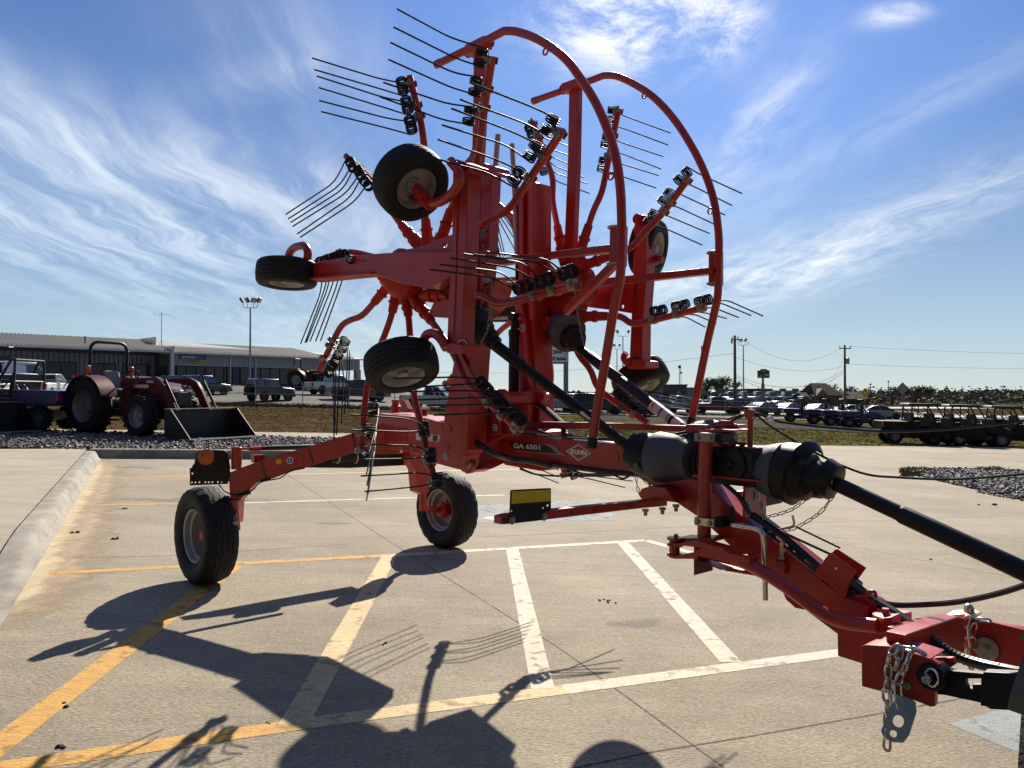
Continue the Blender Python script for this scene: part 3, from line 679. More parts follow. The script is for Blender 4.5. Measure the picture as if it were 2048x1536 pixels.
def utility_pole(u, vtop, Y, label, arm=None, can=None):
    b = gt(u, Y); ht = aty(u, vtop, Y).z - b.z; r = tag(empty('utility_pole', b), label, 'utility pole', 'wooden utility poles')
    mb = MB(); mb.tube([V(0, 0, -.5), V(0, 0, ht)], .14, 10, rs=[.19, .13]); mb.build('pole', WOODP, r)
    if arm: 
        mb = MB(); mb.abox(-arm, arm, -.16, -.06, ht - .55, ht - .42); mb.build('crossarm', WOODP, r)
        for x in (-arm * .9, 0, arm * .9):
            mb = MB(); mb.lathe(V(x, -.11, ht - .42), ZV, [(0, .05), (.1, .07), (.2, .06), (.3, .03)], 8); mb.build('insulator', INSU, r)
    if can:
        for x, z, rr, h in can:
            mb = MB(); mb.lathe(V(x, -.05, ht - z), ZV, [(0, rr * .9), (.04, rr), (h, rr), (h + .05, rr * .8), (h + .1, rr * .2)], 12); mb.build('transformer', INSU, r)
    return r, b + V(0, 0, ht)
_, tp1 = utility_pole(1470, 671, 86, 'thick wooden utility pole nearest the fence with wires to the right', .35, ((-.35, .9, .10, .45),))
_, tp2 = utility_pole(1690, 690, 106, 'wooden utility pole carrying a grey transformer above the blue buggies', .8, ((.36, 2.6, .24, .75),))
utility_pole(1404, 692, 118, 'bare dark utility pole partly hidden behind the far red hoop')
_, tp5 = utility_pole(1659, 768, 260, 'small distant utility pole behind the stone house', 2.0)
_, tp6 = utility_pole(1907, 781, 300, 'small distant utility pole above the brush near the camouflage buggy', 2.4)
_, tp7 = utility_pole(2026, 788, 260, 'small distant utility pole above the brush at the right edge', 2.0)
WIRE = mat('power_cable', (.05, .05, .055), .6, 0, .1)
def wire(name, a, b, sag, r, label):
    mb = MB(); pts = [a + (b - a) * (i / 16) - V(0, 0, sag * 4 * (i / 16) * (1 - i / 16)) for i in range(17)]
    mb.tube(pts, r, 4); tag(mb.build(name, WIRE), label, 'cable', 'overhead cables')
wire('overhead_cable', tp1 + V(.3, 0, 0), tp2 + V(-.6, 0, -.4), 2.3, .014, 'topmost sagging overhead cable between the two wooden poles')
wire('overhead_cable', tp1 + V(0, 0, -2.4), tp2 + V(0, 0, -2.9), 1.1, .014, 'second overhead cable from the top between the two wooden poles')
wire('overhead_cable', tp1 + V(0, 0, -4.4), tp2 + V(0, 0, -3.4), 1.9, .022, 'thick lower overhead cable between the two wooden poles')
wire('overhead_cable', tp1 + V(0, 0, -4.6), tp2 + V(0, 0, -3.7), 2.2, .022, 'lowest thick overhead cable between the two wooden poles')
wire('overhead_cable', tp2 + V(.7, 0, -.2), aty(2300, 708, 120), .4, .014, 'upper overhead cable leaving the transformer pole to the right')
wire('overhead_cable', tp2 + V(.2, 0, -2.6), aty(2300, 732, 120), .5, .014, 'lower overhead cable leaving the transformer pole to the right')
wire('overhead_cable', tp2 + V(0, 0, -1.5), gt(1628, 104), .1, .012, 'slanting guy cable running down left from the transformer pole')
wire('overhead_cable', aty(700, 728, 150), tp1 + V(0, 0, -2), 2.0, .016, 'long faint overhead cable crossing behind the rake')
wire('overhead_cable', tp5 + V(0, 0, -.4), tp6 + V(0, 0, -.4), 3, .03, 'distant overhead cable low over the brush on the right')

PANEL = mat('sign_panel_white', (.60, .62, .64), .45, 0, .05); PYLON = mat('pylon_grey', (.22, .24, .26), .5, .2, .1)
py = tag(empty('dealer_pylon_sign', gt(1118, 104)), 'tall white dealer pylon sign with stacked name panels behind the drive shafts', 'sign')
pl = py.location; zb = aty(1118, 724, 104).z - pl.z; X0, X1 = -1.28, 1.28
mb = MB(); mb.abox(.62, 1.25, -.22, .22, -.3, zb + 4.2); mb.build('post', PYLON, py)
mb = MB(); mb.abox(X0 - .12, X0 - .005, -.25, .25, zb - .2, zb + 4.3); mb.abox(X0, X1, -.05, .25, zb - .25, zb - .02); mb.build('casing', MT['black'], py)
for i, t in enumerate(('RAM', 'Jeep', 'DODGE', 'CHRYSLER')):
    mb = MB(); mb.abox(X0, X1, -.26, .20, zb + i * .92, zb + i * .92 + .88); pn = mb.build('name_panel', PANEL, py)
    if i == 0:
        text_mesh('RAM', 'lettering', MT['decalblk'], pn, V(-.3, -.27, zb + .26), V(1, 0, 0), V(0, 0, 1), .42, bold=.03, width=1.25)
        mb = MB(); mb.prism([V(-.95, -.272, zb + .68), V(-.48, -.272, zb + .68), V(-.5, -.272, zb + .4), V(-.71, -.272, zb + .16), V(-.92, -.272, zb + .4)], V(0, .004, 0)); mb.build('shield_emblem', MT['decalblk'], pn)
        mb = MB(); mb.prism([V(-.82, -.276, zb + .6), V(-.61, -.276, zb + .6), V(-.63, -.276, zb + .42), V(-.71, -.276, zb + .28), V(-.8, -.276, zb + .42)], V(0, .003, 0)); mb.build('shield_centre', PANEL, pn)
    else:
        text_mesh(t, 'lettering', MT['decalblk'], pn, V(-.72 if t == 'Jeep' else -1.0, -.27, zb + i * .92 + .28), V(1, 0, 0), V(0, 0, 1), .62 if t == 'Jeep' else .4, bold=.016, width=1.2 if t == 'Jeep' else 1.7)
ps = tag(empty('price_sign', gt(1082, 190)), 'small far price sign of dark panels over a green board', 'sign'); zt = lambda v: aty(1082, v, 190).z - ps.location.z
mb = MB(); mb.abox(-.1, .1, -.1, .1, -.3, zt(722)); mb.build('post', PYLON, ps)
mb = MB(); mb.abox(-1.5, -.15, -.15, 0, zt(733), zt(721)); mb.abox(.15, 1.5, -.15, 0, zt(733), zt(721)); mb.build('dark_panel', LAMPM, ps)
mb = MB(); mb.abox(-1.2, 1.7, -.2, -.02, zt(749), zt(736)); pn = mb.build('white_board', PANEL, ps)
mb = MB(); mb.abox(-.4, 1.65, -.23, -.201, zt(748), zt(741)); mb.build('green_board', mat('sign_green', (.02, .30, .06), .5), pn)
bs = tag(empty('billboard', gt(1527, 140)), 'dark green hotel billboard with a stepped top on one post', 'billboard'); zt = lambda v: aty(1527, v, 140).z - bs.location.z
BGRN = mat('billboard_green', (.015, .05, .035), .5, 0, .3, .8)
mb = MB(); mb.tube([V(-.1, 0, -.3), V(-.1, 0, zt(768))], .30, 10); mb.tube([V(-.1, 0, zt(768)), V(-.1, 0, zt(755))], .2, 10); mb.build('post', LAMPM, bs)
w_ = 1.06
mb = MB(); mb.prism([V(-w_, -.2, zt(756)), V(w_, -.2, zt(756)), V(w_, -.2, zt(741)), V(.6, -.2, zt(740)), V(.45, -.2, zt(738)), V(-.45, -.2, zt(738)), V(-.6, -.2, zt(740)), V(-w_, -.2, zt(741))], V(0, .35, 0)); pn = mb.build('panel', BGRN, bs)
mb = MB(); mb.prism([V(-.8, -.21, zt(754)), V(-.1, -.21, zt(754.5)), V(-.3, -.21, zt(752)), V(-.7, -.21, zt(750))], V(0, .008, 0)); mb.abox(.1, .9, -.21, -.201, zt(752), zt(748)); mb.abox(-.3, .3, -.21, -.201, zt(743.5), zt(740.5)); mb.build('faded_artwork', mat('billboard_pale', (.22, .27, .25), .5), pn)
YEL = mat('warning_yellow', (.62, .36, .02), .5, 0, .08)
def diamond(name, u, v, Y, r, front, label):
    b = gt(u, Y); c = aty(u, v, Y) - b; q = tag(empty(name, b), label, 'road sign')
    mb = MB(); mb.abox(-.04, .04, .0, .06, -.3, c.z + r * .6); mb.build('post', POLEM, q)
    mb = MB(); mb.prism([V(0, -.02, c.z + r), V(r, -.02, c.z), V(0, -.02, c.z - r), V(-r, -.02, c.z)], V(0, .018, 0)); pn = mb.build('plate', YEL if front else mat('sign_back', (.38, .39, .39), .45, .5), q)
    return q, c, pn
q, c, pn = diamond('yield_ahead_sign', 1730, 786, 92, .62, True, 'yellow diamond road sign with a red and white triangle')
mb = MB(); mb.prism([V(-.30, -.024, c.z + .18), V(.30, -.024, c.z + .18), V(0, -.024, c.z - .36)], V(0, .003, 0)); mb.build('red_triangle', mat('sign_red', (.45, .02, .015), .5), pn)
mb = MB(); mb.prism([V(-.15, -.027, c.z + .10), V(.15, -.027, c.z + .10), V(0, -.027, c.z - .18)], V(0, .002, 0)); mb.build('white_triangle', MT['white'], pn)
mb = MB(); mb.abox(-.05, .05, -.026, -.021, c.z + .26, c.z + .46); mb.prism([V(-.13, -.026, c.z + .42), V(.13, -.026, c.z + .42), V(0, -.026, c.z + .56)], V(0, .004, 0)); mb.build('black_arrow', MT['black'], pn)
q, c, pn = diamond('diamond_sign_back', 1805, 777, 74, .62, False, 'grey back of a diamond road sign above the black buggy')
mb = MB(); mb.abox(-.27, .27, -.03, -.012, c.z - 1.25, c.z - .72); mb.build('lower_plate', MT['galv'], q)
q = tag(empty('round_yellow_sign', gt(1357, 150)), 'small round yellow sign in front of the dark low building', 'road sign')
zz = aty(1357, 787, 150).z - q.location.z; mb = MB(); mb.tube([V(0, 0, -.2), V(0, 0, zz)], .05, 6); mb.build('post', POLEM, q); mb = MB(); mb.lathe(V(0, -.06, zz), V(0, -1, 0), [(0, .40), (.02, .40)], 16); pn = mb.build('disc', YEL, q)
mb = MB(); mb.prism([V(-.2, -.085, zz - .15), V(.1, -.085, zz - .15), V(.22, -.085, zz + .1), V(-.05, -.085, zz + .18)], V(0, .004, 0)); mb.build('mark', MT['black'], pn)
q = tag(empty('green_highway_sign', gt(1439, 136)), 'green highway sign with a white arrow by the big tree', 'road sign')
zz = aty(1439, 790, 136).z - q.location.z; mb = MB(); mb.tube([V(0, .05, -.2), V(0, .05, zz)], .06, 6); mb.build('post', POLEM, q)
mb = MB(); mb.abox(-.45, .45, -.03, 0, zz - .75, zz + .75); mb.abox(-.5, .5, -.03, 0, zz + .8, zz + 1.15); pn = mb.build('board', mat('highway_green', (.01, .16, .10), .5), q)
mb = MB(); mb.prism([V(-.2, -.036, zz - .4), V(-.05, -.036, zz - .45), V(.2, -.036, zz + .1), V(.25, -.036, zz + .3), V(.02, -.036, zz + .2)], V(0, .004, 0)); mb.build('arrow', MT['white'], pn)
tw = tag(empty('radio_tower', gt(1360, 420)), 'slender distant lattice tower behind the dark low building', 'tower'); zt_ = aty(1360, 733, 420).z - tw.location.z
mb = MB()
for a in (0, 2.1, 4.2): mb.tube([V(math.cos(a) * 1.1, math.sin(a) * 1.1, 0), V(math.cos(a) * .25, math.sin(a) * .25, zt_)], .1, 4)
for i in range(12):
    z = zt_ * i / 12; r0 = 1.1 - .85 * i / 12; mb.tube([V(math.cos(0) * r0, 0, z), V(math.cos(2.1) * r0, math.sin(2.1) * r0, z + 1.2)], .06, 4)
mb.build('lattice', POLEM, tw); mb = MB(); mb.abox(-.9, .5, -.5, .5, zt_ - 1, zt_ + .6); mb.abox(.2, 1.2, -.4, .4, zt_ - 4, zt_ - 3); mb.build('antenna', LAMPM, tw)
for u, v, Y, lb in ((1741, 765, 500, 'thin pale mast in the far distance above the yellow sign'), (1777, 760, 520, 'thin tall mast in the far distance left of the sign back')):
    b = gt(u, Y); mb = MB(); mb.tube([V(0, 0, 0), V(0, 0, aty(u, v, Y).z - b.z)], .25, 5, rs=[.45, .12]); mb.abox(-.6, .6, -.3, .3, aty(u, v, Y).z - b.z - 1.6, aty(u, v, Y).z - b.z - .8); o = mb.build('mast', POLEM); o.location = b; tag(o, lb, 'mast')

# ------------------------------------------------------------------ far buildings
def block(name, u0, u1, vt, Y, dep, m, label, gable=None, roofm=None):
    b = gt((u0 + u1) / 2, Y); w = (u1 - u0) / 2 / FPX * Y; h = aty(u0, vt, Y).z - b.z
    r = tag(empty(name, b), label, 'building'); mb = MB(); mb.abox(-w, w, 0, dep, -.5, h); wl = mb.build('wall', m, r)
    mb = MB()
    if gable: mb.prism([V(-w - .4, -.4, h), V(w + .4, -.4, h), V(w * gable[1], dep / 2, h + gable[0]), V(w * gable[2], dep / 2, h + gable[0])], V(0, 0, .12)); mb.prism([V(-w - .4, dep + .4, h), V(w + .4, dep + .4, h), V(w * gable[1], dep / 2, h + gable[0]), V(w * gable[2], dep / 2, h + gable[0])], V(0, 0, .12)); mb.prism([V(-w, .02, h), V(w * gable[2], dep / 2, h + gable[0] - .03), V(-w, dep, h)], V(.05, 0, 0)); mb.prism([V(w, .02, h), V(w * gable[1], dep / 2, h + gable[0] - .03), V(w, dep, h)], V(-.05, 0, 0))
    else: mb.abox(-w - .15, w + .15, -.15, dep + .15, h, h + .25)
    mb.build('roof', roofm or m, r)
    return r, w, h
FB1 = mat('far_grey_wall', (.11, .12, .13), .7, 0, .1, .3); FB2 = mat('far_white_wall', (.34, .36, .40), .7, 0, .08, .2); FB3 = mat('far_blue_wall', (.26, .31, .42), .7, 0, .08, .2)
HST = mat('house_stone', (.22, .17, .115), .9, 0, .25, 2); HRF = mat('house_shingles', (.075, .06, .048), .95, 0, .2, 4, spec=.05)
r, w, h = block('low_shop_building', 1326, 1374, 771, 165, 20, FB1, 'dark grey low shop building behind the parked trucks')
mb = MB(); mb.abox(-w * .7, w * .9, -.05, -.005, .5, h * .48); mb.build('window', GLASSD, r)
r, w, h = block('low_shop_building', 1375, 1416, 777, 172, 20, FB2, 'pale low shop building half hidden by the far red hoop')
mb = MB(); mb.abox(w * .2, w * .9, -.05, -.005, .5, h * .6); mb.build('window', GLASSD, r)
r, w, h = block('warehouse', 1493, 1545, 778.5, 330, 40, FB1, 'grey end block of the wide distant warehouse')
mb = MB(); mb.abox(-w * .5, w * .5, -.05, -.005, h * .5, h * .75); mb.build('window', GLASSD, r)
r, w, h = block('warehouse', 1545, 1672, 782, 340, 50, FB3, 'long pale blue distant warehouse with small dark windows')
for x in (-.85, -.45, -.1, .3, .7):
    mb = MB(); mb.abox(w * x, w * (x + .13), -.05, -.005, h * .42, h * .62); mb.build('window', GLASSD, r)
    mb = MB(); mb.abox(w * x + 3, w * x + 5.4, 4, 6, h + .25, h + 1.1); mb.build('roof_unit', FB1, r)
r, w, h = block('warehouse', 1735, 1800, 790, 330, 30, FB3, 'pale blue distant shed right of the yellow sign')
mb = MB(); mb.abox(-w * .5, -w * .2, -.05, -.005, 0, h * .6); mb.build('door', FB1, r)
r, w, h = block('stone_house', 1632, 1684, 792, 152, 9, HST, 'tan stone house with a brown hipped roof beyond the road', (2.5, .45, -.75), HRF)
for x in (-.75, -.25): mb = MB(); mb.abox(w * x, w * x + .9, -.05, -.005, h * .35, h * .75); mb.build('window', GLASSD, r)
mb = MB(); mb.prism([V(-w - .2, -.6, h), V(-w + 2.3, -.6, h), V(-w + 1.0, -.6, h + 1.5)], V(0, 3.5, 0)); mb.build('front_gable', HST, r)
r, w, h = block('stone_house_wing', 1684, 1737, 799, 154, 8, HST, 'low right wing of the stone house with an open porch', (1.5, .8, -.9), HRF)
mb = MB(); mb.abox(-w * .5, w * .3, -.06, -.005, 0, h * .8); mb.build('porch_opening', FB1, r)
for x in (-.5, -.1, .3): mb = MB(); mb.abox(w * x, w * x + .18, -.5, -.3, 0, h); mb.build('porch_post', HST, r)
r, w, h = block('stone_house_wing', 1608, 1632, 802, 153, 8, HST, 'low left wing of the stone house', (1.6, .5, -.6), HRF)
mb = MB(); mb.abox(-w * .4, w * .1, -.05, -.005, h * .3, h * .75); mb.build('window', GLASSD, r)

# ------------------------------------------------------------------ trees
BARK = mat('tree_bark', (.06, .048, .036), .9, 0, .3, 4)
LEAFG = mat('live_oak_leaves', (.050, .060, .022), .75, 0, .55, 1.2); LEAFB = mat('brush_twigs', (.12, .105, .062), .85, 0, .5, .8); LEAFD = mat('far_brush', (.075, .080, .060), .9, 0, .4, .15)
def tree(u, v0, v1, Y, wpx, m, label, leaves, bare=False, name='tree', seed=1, lsz=1.0, kind=None):
    rnd = random.Random(seed); b = gt(u, Y); top = aty(u, v0, Y).z - b.z; w = wpx / 2 / FPX * Y
    r = tag(empty(name, b), label, 'tree' if name != 'brush' else 'shrub'); mb = MB(); tips = []
    def grow(p, d, ln, rad, lv):
        q = p + d * ln; mid = (p + q) / 2 + V(rnd.uniform(-1, 1), rnd.uniform(-1, 1), 0) * ln * .12
        mb.tube([p, mid, q], rad, 5, rs=[rad, rad * .85, rad * .65]); 
        if lv <= 1: tips.append(q); tips.append(mid)
        if lv == 0: return
        for k in range(3 if lv > 1 else 4):
            a = rnd.uniform(0, 6.28); sp = rnd.uniform(.45, .95)
            nd = (d + V(math.cos(a) * sp * w / max(top, 1e-3) * 1.6, math.sin(a) * sp * w / max(top, 1e-3) * 1.6, rnd.uniform(-.25, .35))).normalized()
            grow(q, nd, ln * rnd.uniform(.6, .85), rad * .6, lv - 1)
    grow(V(0, 0, -.2), V(rnd.uniform(-.2, .2), 0, 1).normalized(), top * .30, top * .045, 3)
    xs_ = [abs(t.x) for t in tips]; zx = max(t.z for t in tips); xx = sorted(xs_)[int(len(xs_) * .93)]
    fx, fz = w / max(xx, .01), top / zx * .97
    mb.v = [Vector((p.x * fx, p.y * fx, p.z * fz)) for p in mb.v]; mb.build('trunk', BARK, r)
    vs, fs = [], []
    for i in range(leaves):
        t = rnd.choice(tips); p = Vector((t.x * fx, t.y * fx, t.z * fz)) + V(rnd.gauss(0, 1), rnd.gauss(0, 1), rnd.gauss(0, .8)) * top * (.045 if bare else .07)
        s = top * .020 * lsz * rnd.uniform(.6, 1.5); d = V(rnd.uniform(-1, 1), rnd.uniform(-1, 1), rnd.uniform(-1, 1)); _, e1, e2 = frame(d)
        if bare: e2 = e2 * .12; e1 = e1 * 2.4
        k = len(vs); vs += [p - e1 * s - e2 * s * .5, p + e1 * s - e2 * s * .6, p + e1 * s * .6 + e2 * s, p - e1 * s * .8 + e2 * s * .7]; fs.append((k, k + 1, k + 2, k + 3))
    me = bpy.data.meshes.new('crown'); me.from_pydata([tuple(q) for q in vs], [], fs); me.materials.append(m); o = bpy.data.objects.new('crown', me); COL.objects.link(o); o.parent = r
    return r
tree(1436, 756, 800, 140, 64, LEAFG, 'broad dark live oak standing beyond the parked cars', 2600, seed=4)
tree(1614, 768, 800, 175, 28, LEAFB, 'bare branching tree left of the stone house', 420, True, seed=6)
tree(1668, 766, 800, 170, 30, LEAFB, 'bare branching tree behind the stone house roof', 420, True, seed=8)
tree(1700, 771, 800, 180, 22, LEAFB, 'small bare tree right of the transformer pole', 300, True, seed=9)
tree(1784, 771, 806, 150, 34, LEAFB, 'bare mesquite tree just left of the sign back', 500, True, seed=10)
lab = ['feathery mesquite tree just right of the sign back', 'round grey brown brush clump above the camouflage buggy roof', 'low brush clump behind the second black buggy', 'wide olive brush clump above the third buggy', 'brush clump near the right edge of the horizon', 'dark brush clump between the yellow sign and the sign back', 'low brush clump beside the pale blue shed']
for i, (u, v, Y, wpx) in enumerate(((1828, 774, 150, 60), (1868, 783, 160, 66), (1912, 786, 175, 74), (1962, 787, 190, 90), (2030, 788, 190, 90), (1762, 790, 170, 50), (1722, 795, 190, 40))):
    tree(u, v, 806, Y, wpx, LEAFB if i != 2 else LEAFG, lab[i], 1300, False, 'brush', 20 + i, 1.5)
# thorn brush filling the far field on the right: one mass
rnd = random.Random(31); vs, fs = [], []
for i in range(9000):
    u = rnd.uniform(1690, 2200) if i % 4 else rnd.uniform(1380, 1700); Y = rnd.uniform(150, 300); p = gt(u, Y); cl = .5 + .5 * math.sin(u * .05 + Y * .31) * math.sin(u * .021 - Y * .17)
    z = rnd.uniform(0, 1) ** 1.4 * (1.0 + 3.0 * cl) * (1 if u > 1690 else .5); s = rnd.uniform(.18, .6); k = len(vs); _, e1, e2 = frame(V(rnd.uniform(-1, 1), rnd.uniform(-1, 1), rnd.uniform(-1, 1)))
    c = p + V(0, 0, z); vs += [c - e1 * s, c + e2 * s * .5, c + e1 * s, c - e2 * s * .6]; fs.append((k, k + 1, k + 2, k + 3))
me = bpy.data.meshes.new('thorn_brush'); me.from_pydata([tuple(q) for q in vs], [], fs); me.materials.append(LEAFB); o = bpy.data.objects.new('thorn_brush', me); COL.objects.link(o)
tag(o, 'grey brown thorn brush covering the far field on the right', 'brush', kind='stuff')
# far wooded rise along the horizon: one mass
rnd = random.Random(11); vs, fs = [], []
for i in range(15000):
    u = rnd.uniform(-500, 2700); Y = rnd.uniform(520, 900); top = 772 + 10 * (1 if u < 600 else 0) + (6 if 600 < u < 1400 else 3 if u < 1700 else 0) + 4 * math.sin(u * .011) + 3 * math.sin(u * .037)
    zt = aty(u, top + 4, 700).z * Y / 700 * .8; p = gt(u, Y); z = rnd.uniform(-1, 1) ** 2 * max(2.5, zt - p.z) * rnd.uniform(.3, 1)
    s = rnd.uniform(1.2, 3.4); k = len(vs); _, e1, e2 = frame(V(rnd.uniform(-1, 1), rnd.uniform(-1, 1), rnd.uniform(-1, 1)))
    c = p + V(0, 0, z); vs += [c - e1 * s, c + e2 * s * .7, c + e1 * s, c - e2 * s * .8]; fs.append((k, k + 1, k + 2, k + 3))
me = bpy.data.meshes.new('far_treeline'); me.from_pydata([tuple(q) for q in vs], [], fs); me.materials.append(LEAFD); o = bpy.data.objects.new('far_treeline', me); COL.objects.link(o)
tag(o, 'low wooded rise along the far horizon', 'treeline', kind='stuff')

# ------------------------------------------------------------------ the rotary rake
rake = tag(empty('rotary_hay_rake', C0), 'red twin rotor hay rake folded up for transport on the concrete lot', 'hay rake')
RO = C0
def rb(mb, name, m='red', parent=None, bev=.004, sharp=38): return mb.build(name, MT[m] if isinstance(m, str) else m, parent or rake, RO, bev, sharp)
def pl(pts, L): return [P(u, v, L) for u, v in pts]
def prism_L(name, pts, L0, L1, m='red', parent=None, bev=.004):
    mb = MB(); mb.prism(pl(pts, L0), LV * (L1 - L0)); return rb(mb, name, m, parent, bev)
def prism_S(name, pts, s, th, m='red', parent=None, bev=.004):
    mb = MB(); mb.prism([Q(u, v, s) for u, v in pts], AV * -th); return rb(mb, name, m, parent, bev)
def tubeP(name, pts, r, m='red', rad=.06, parent=None, n=12, sm=False, L=None, caps=True):
    q = [P(p[0], p[1], p[2] if len(p) > 2 else L) for p in pts]
    q = smooth(q, 6) if sm else fillet(q, rad)
    mb = MB(); mb.tube(q, r, n, caps=caps); return rb(mb, name, m, parent, 0)
def pin(name, u, v, L, r, h, m='red', parent=None, side=-1):
    p = P(u, v, L); mb = MB(); mb.lathe(p, LV * side, [(-.002, r), (h * .8, r), (h, r * .85), (h, r * .55), (h + .008, r * .5)], 20); return rb(mb, name, m, parent, 0)
def disc(name, u, v, L, r, m, parent, h=.0015, n=20):
    p = P(u, v, L); mb = MB(); mb.lathe(p, -LV, [(0, r), (h, r)], n); return rb(mb, name, m, parent, 0)
def sticker(u, v, L, r, parent):
    d = disc('round_sticker', u, v, L, r, 'white', parent); disc('sticker_centre', u, v, L, r * .78, 'blue', d, .0024)
    p = P(u, v, L); mb = MB(); mb.bar(p - ZV * r * .4 + AV * r * .1 - LV * .003, p + ZV * r * .45 - LV * .003, r * .25, .001, LV); rb(mb, 'sticker_mark', 'white', d, 0)

def plate_holes(name, outer, hs_, fn, vec, m, parent=None):
    bm = bmesh.new(); lp = []
    for loop in [outer] + hs_:
        vs = [bm.verts.new(fn(u, v) - RO) for u, v in loop]; lp.append([bm.edges.new((vs[i], vs[(i + 1) % len(vs)])) for i in range(len(vs))])
    r = bmesh.ops.triangle_fill(bm, use_beauty=True, use_dissolve=False, edges=[e for l in lp for e in l])
    fs = [f for f in r['geom'] if isinstance(f, bmesh.types.BMFace)]
    ex = bmesh.ops.extrude_face_region(bm, geom=fs); bmesh.ops.translate(bm, verts=[x for x in ex['geom'] if isinstance(x, bmesh.types.BMVert)], vec=vec)
    bmesh.ops.recalc_face_normals(bm, faces=bm.faces); me = bpy.data.meshes.new(name); bm.to_mesh(me); bm.free(); me.materials.append(MT[m] if isinstance(m, str) else m)
    o = bpy.data.objects.new(name, me); COL.objects.link(o); o.parent = parent or rake; return o
def rnd_hole(u, v, r, n=8): return [(u + r * math.cos(a * 2 * math.pi / n), v + r * math.sin(a * 2 * math.pi / n)) for a in range(n)]

# --- wheels
def small_tyre(c, ax, parent=rake):
    ax = ax.normalized(); r, w = .21, .088; mb = MB()
    prof = [(-w * .72, .118), (-w * .95, .135), (-w, .165), (-w * .92, .190)]
    k = 5
    for i in range(k):
        t0 = -w * .80 + 2 * w * .80 * i / k; t1 = t0 + 2 * w * .80 / k; cr = lambda t: r - .010 * (t / w) ** 2 * 1.2
        prof += [(t0 + .002, cr(t0)), (t1 - .004, cr(t1)), (t1 - .0035, cr(t1) - .0035), (t1, cr(t1) - .0035)]
    prof += [(w * .92, .190), (w, .165), (w * .95, .135), (w * .72, .118)]
    mb.lathe(c, ax, prof, 40, cap=False); wh = rb(mb, 'castor_wheel', 'rubber', parent, 0, 30)
    mb = MB(); mb.lathe(c, ax, [(-w * .8, .122), (-w * .86, .118), (-w * .7, .108), (-w * .25, .098), (-w * .1, .07), (-w * .12, .05), (-w * .5, .042), (-w * .5, .012), (w * .5, .012), (w * .5, .042), (.02, .05), (.015, .07), (w * .25, .098), (w * .7, .108), (w * .86, .118), (w * .8, .122)], 32, cap=False)
    rb(mb, 'rim', 'rim', wh, 0)
    mb = MB(); mb.lathe(c, ax, [(w * .45, .034), (w * .72, .034), (w * .80, .026), (w * .82, .0)], 16); rb(mb, 'hub_cap', 'galv', wh, 0)
    return wh
def road_wheel(c, ax, parent=rake):
    ax = ax.normalized(); _, s, u = frame(ax); Ro, w, NA = .378, .128, 120; mb = MB()
    half = [(.60, .205), (.80, .225), (.95, .262), (1.0, .300), (.97, .330), (.92, .345)]
    tread = []
    ribs = [-.86, -.50, -.46, -.20, -.16, .16, .20, .46, .50, .86]
    vs = []; m = None
    for i in range(NA):
        a = 2 * math.pi * i / NA; ring = []
        zz = .055 * (1 if (i % 6) < 3 else -1) * (1 - abs((i % 3) - 1) * .35); lug = (i % 6) < 4
        for t, r_ in half: ring.append((-t * w, r_ + (.004 if (lug and r_ > .32) else 0)))
        for j, t in enumerate(ribs):
            edge = abs(t) > .8; tt = t + (0 if edge else zz)
            deep = .012
            rr = Ro - .020 * tt * tt - (.016 if edge and not lug else .004 if edge else 0)
            ring.append((tt * w, rr))
            if j in (1, 3, 5, 7):   # groove floor
                t2 = ribs[j + 1] + zz; ring += [((tt + .012) * w, rr - deep), ((t2 - .012) * w, rr - deep)]
        for t, r_ in reversed(half): ring.append((t * w, r_ + (.004 if (lug and r_ > .32) else 0)))
        m = len(ring)
        for t, r_ in ring: vs.append(c + ax * t + (s * math.cos(a) + u * math.sin(a)) * r_)
    mb.add(vs, [(i * m + j, ((i + 1) % NA) * m + j, ((i + 1) % NA) * m + j + 1, i * m + j + 1) for i in range(NA) for j in range(m - 1)])
    wh = rb(mb, 'road_wheel', 'rubber', parent, 0, 32)
    mb = MB(); mb.lathe(c, ax, [(-.085, .212), (-.098, .206), (-.090, .194), (-.06, .186), (-.052, .165), (-.05, .13), (-.042, .10), (-.042, .02), (-.03, .02), (-.03, .10), (-.038, .13), (-.03, .160), (.0, .168), (.045, .172), (.055, .186), (.090, .194), (.098, .206), (.085, .212)], 40, cap=False)
    rb(mb, 'rim', 'rim', wh, 0)
    mb = MB(); mb.lathe(c, ax, [(-.10, .07), (-.028, .07), (-.02, .055), (.035, .046), (.042, .036), (.045, 0)], 20)
    for k in range(5): a = k * 2 * math.pi / 5; mb.bolt(c - ax * .030 + (s * math.cos(a) + u * math.sin(a)) * .085, ax, .010, .014)
    rb(mb, 'hub', 'red', wh, 0)
    return wh
gn = g(411, 1166); cn = Vector((gn.x, gn.y, gn.z + .378)); road_wheel(cn + LV * .0, -LV)
gf = g(893, 1094); cf = Vector((gf.x, gf.y, gf.z + .378)); road_wheel(cf, -LV)

# --- centre frame and drawbar
beam = prism_L('main_beam', [(985, 874), (1075, 874), (1185, 883), (1258, 892), (1310, 907), (1352, 930), (1385, 955), (1412, 972), (1490, 1038), (1560, 1092), (1632, 1150), (1690, 1196), (1735, 1215), (1735, 1240), (1674, 1268), (1600, 1212), (1561, 1178), (1479, 1109), (1402, 1038), (1345, 1000), (1310, 975), (1276, 955), (1190, 942), (1104, 931), (1002, 918)], -.095, .095)
mb = MB(); f_ = lambda u, v: P(u, v, -.0955)
for u, v, r in ((1229, 916, .035), (1252, 918, .03)): disc('pin_boss', u, v, -.096, r, 'red', beam, .004)
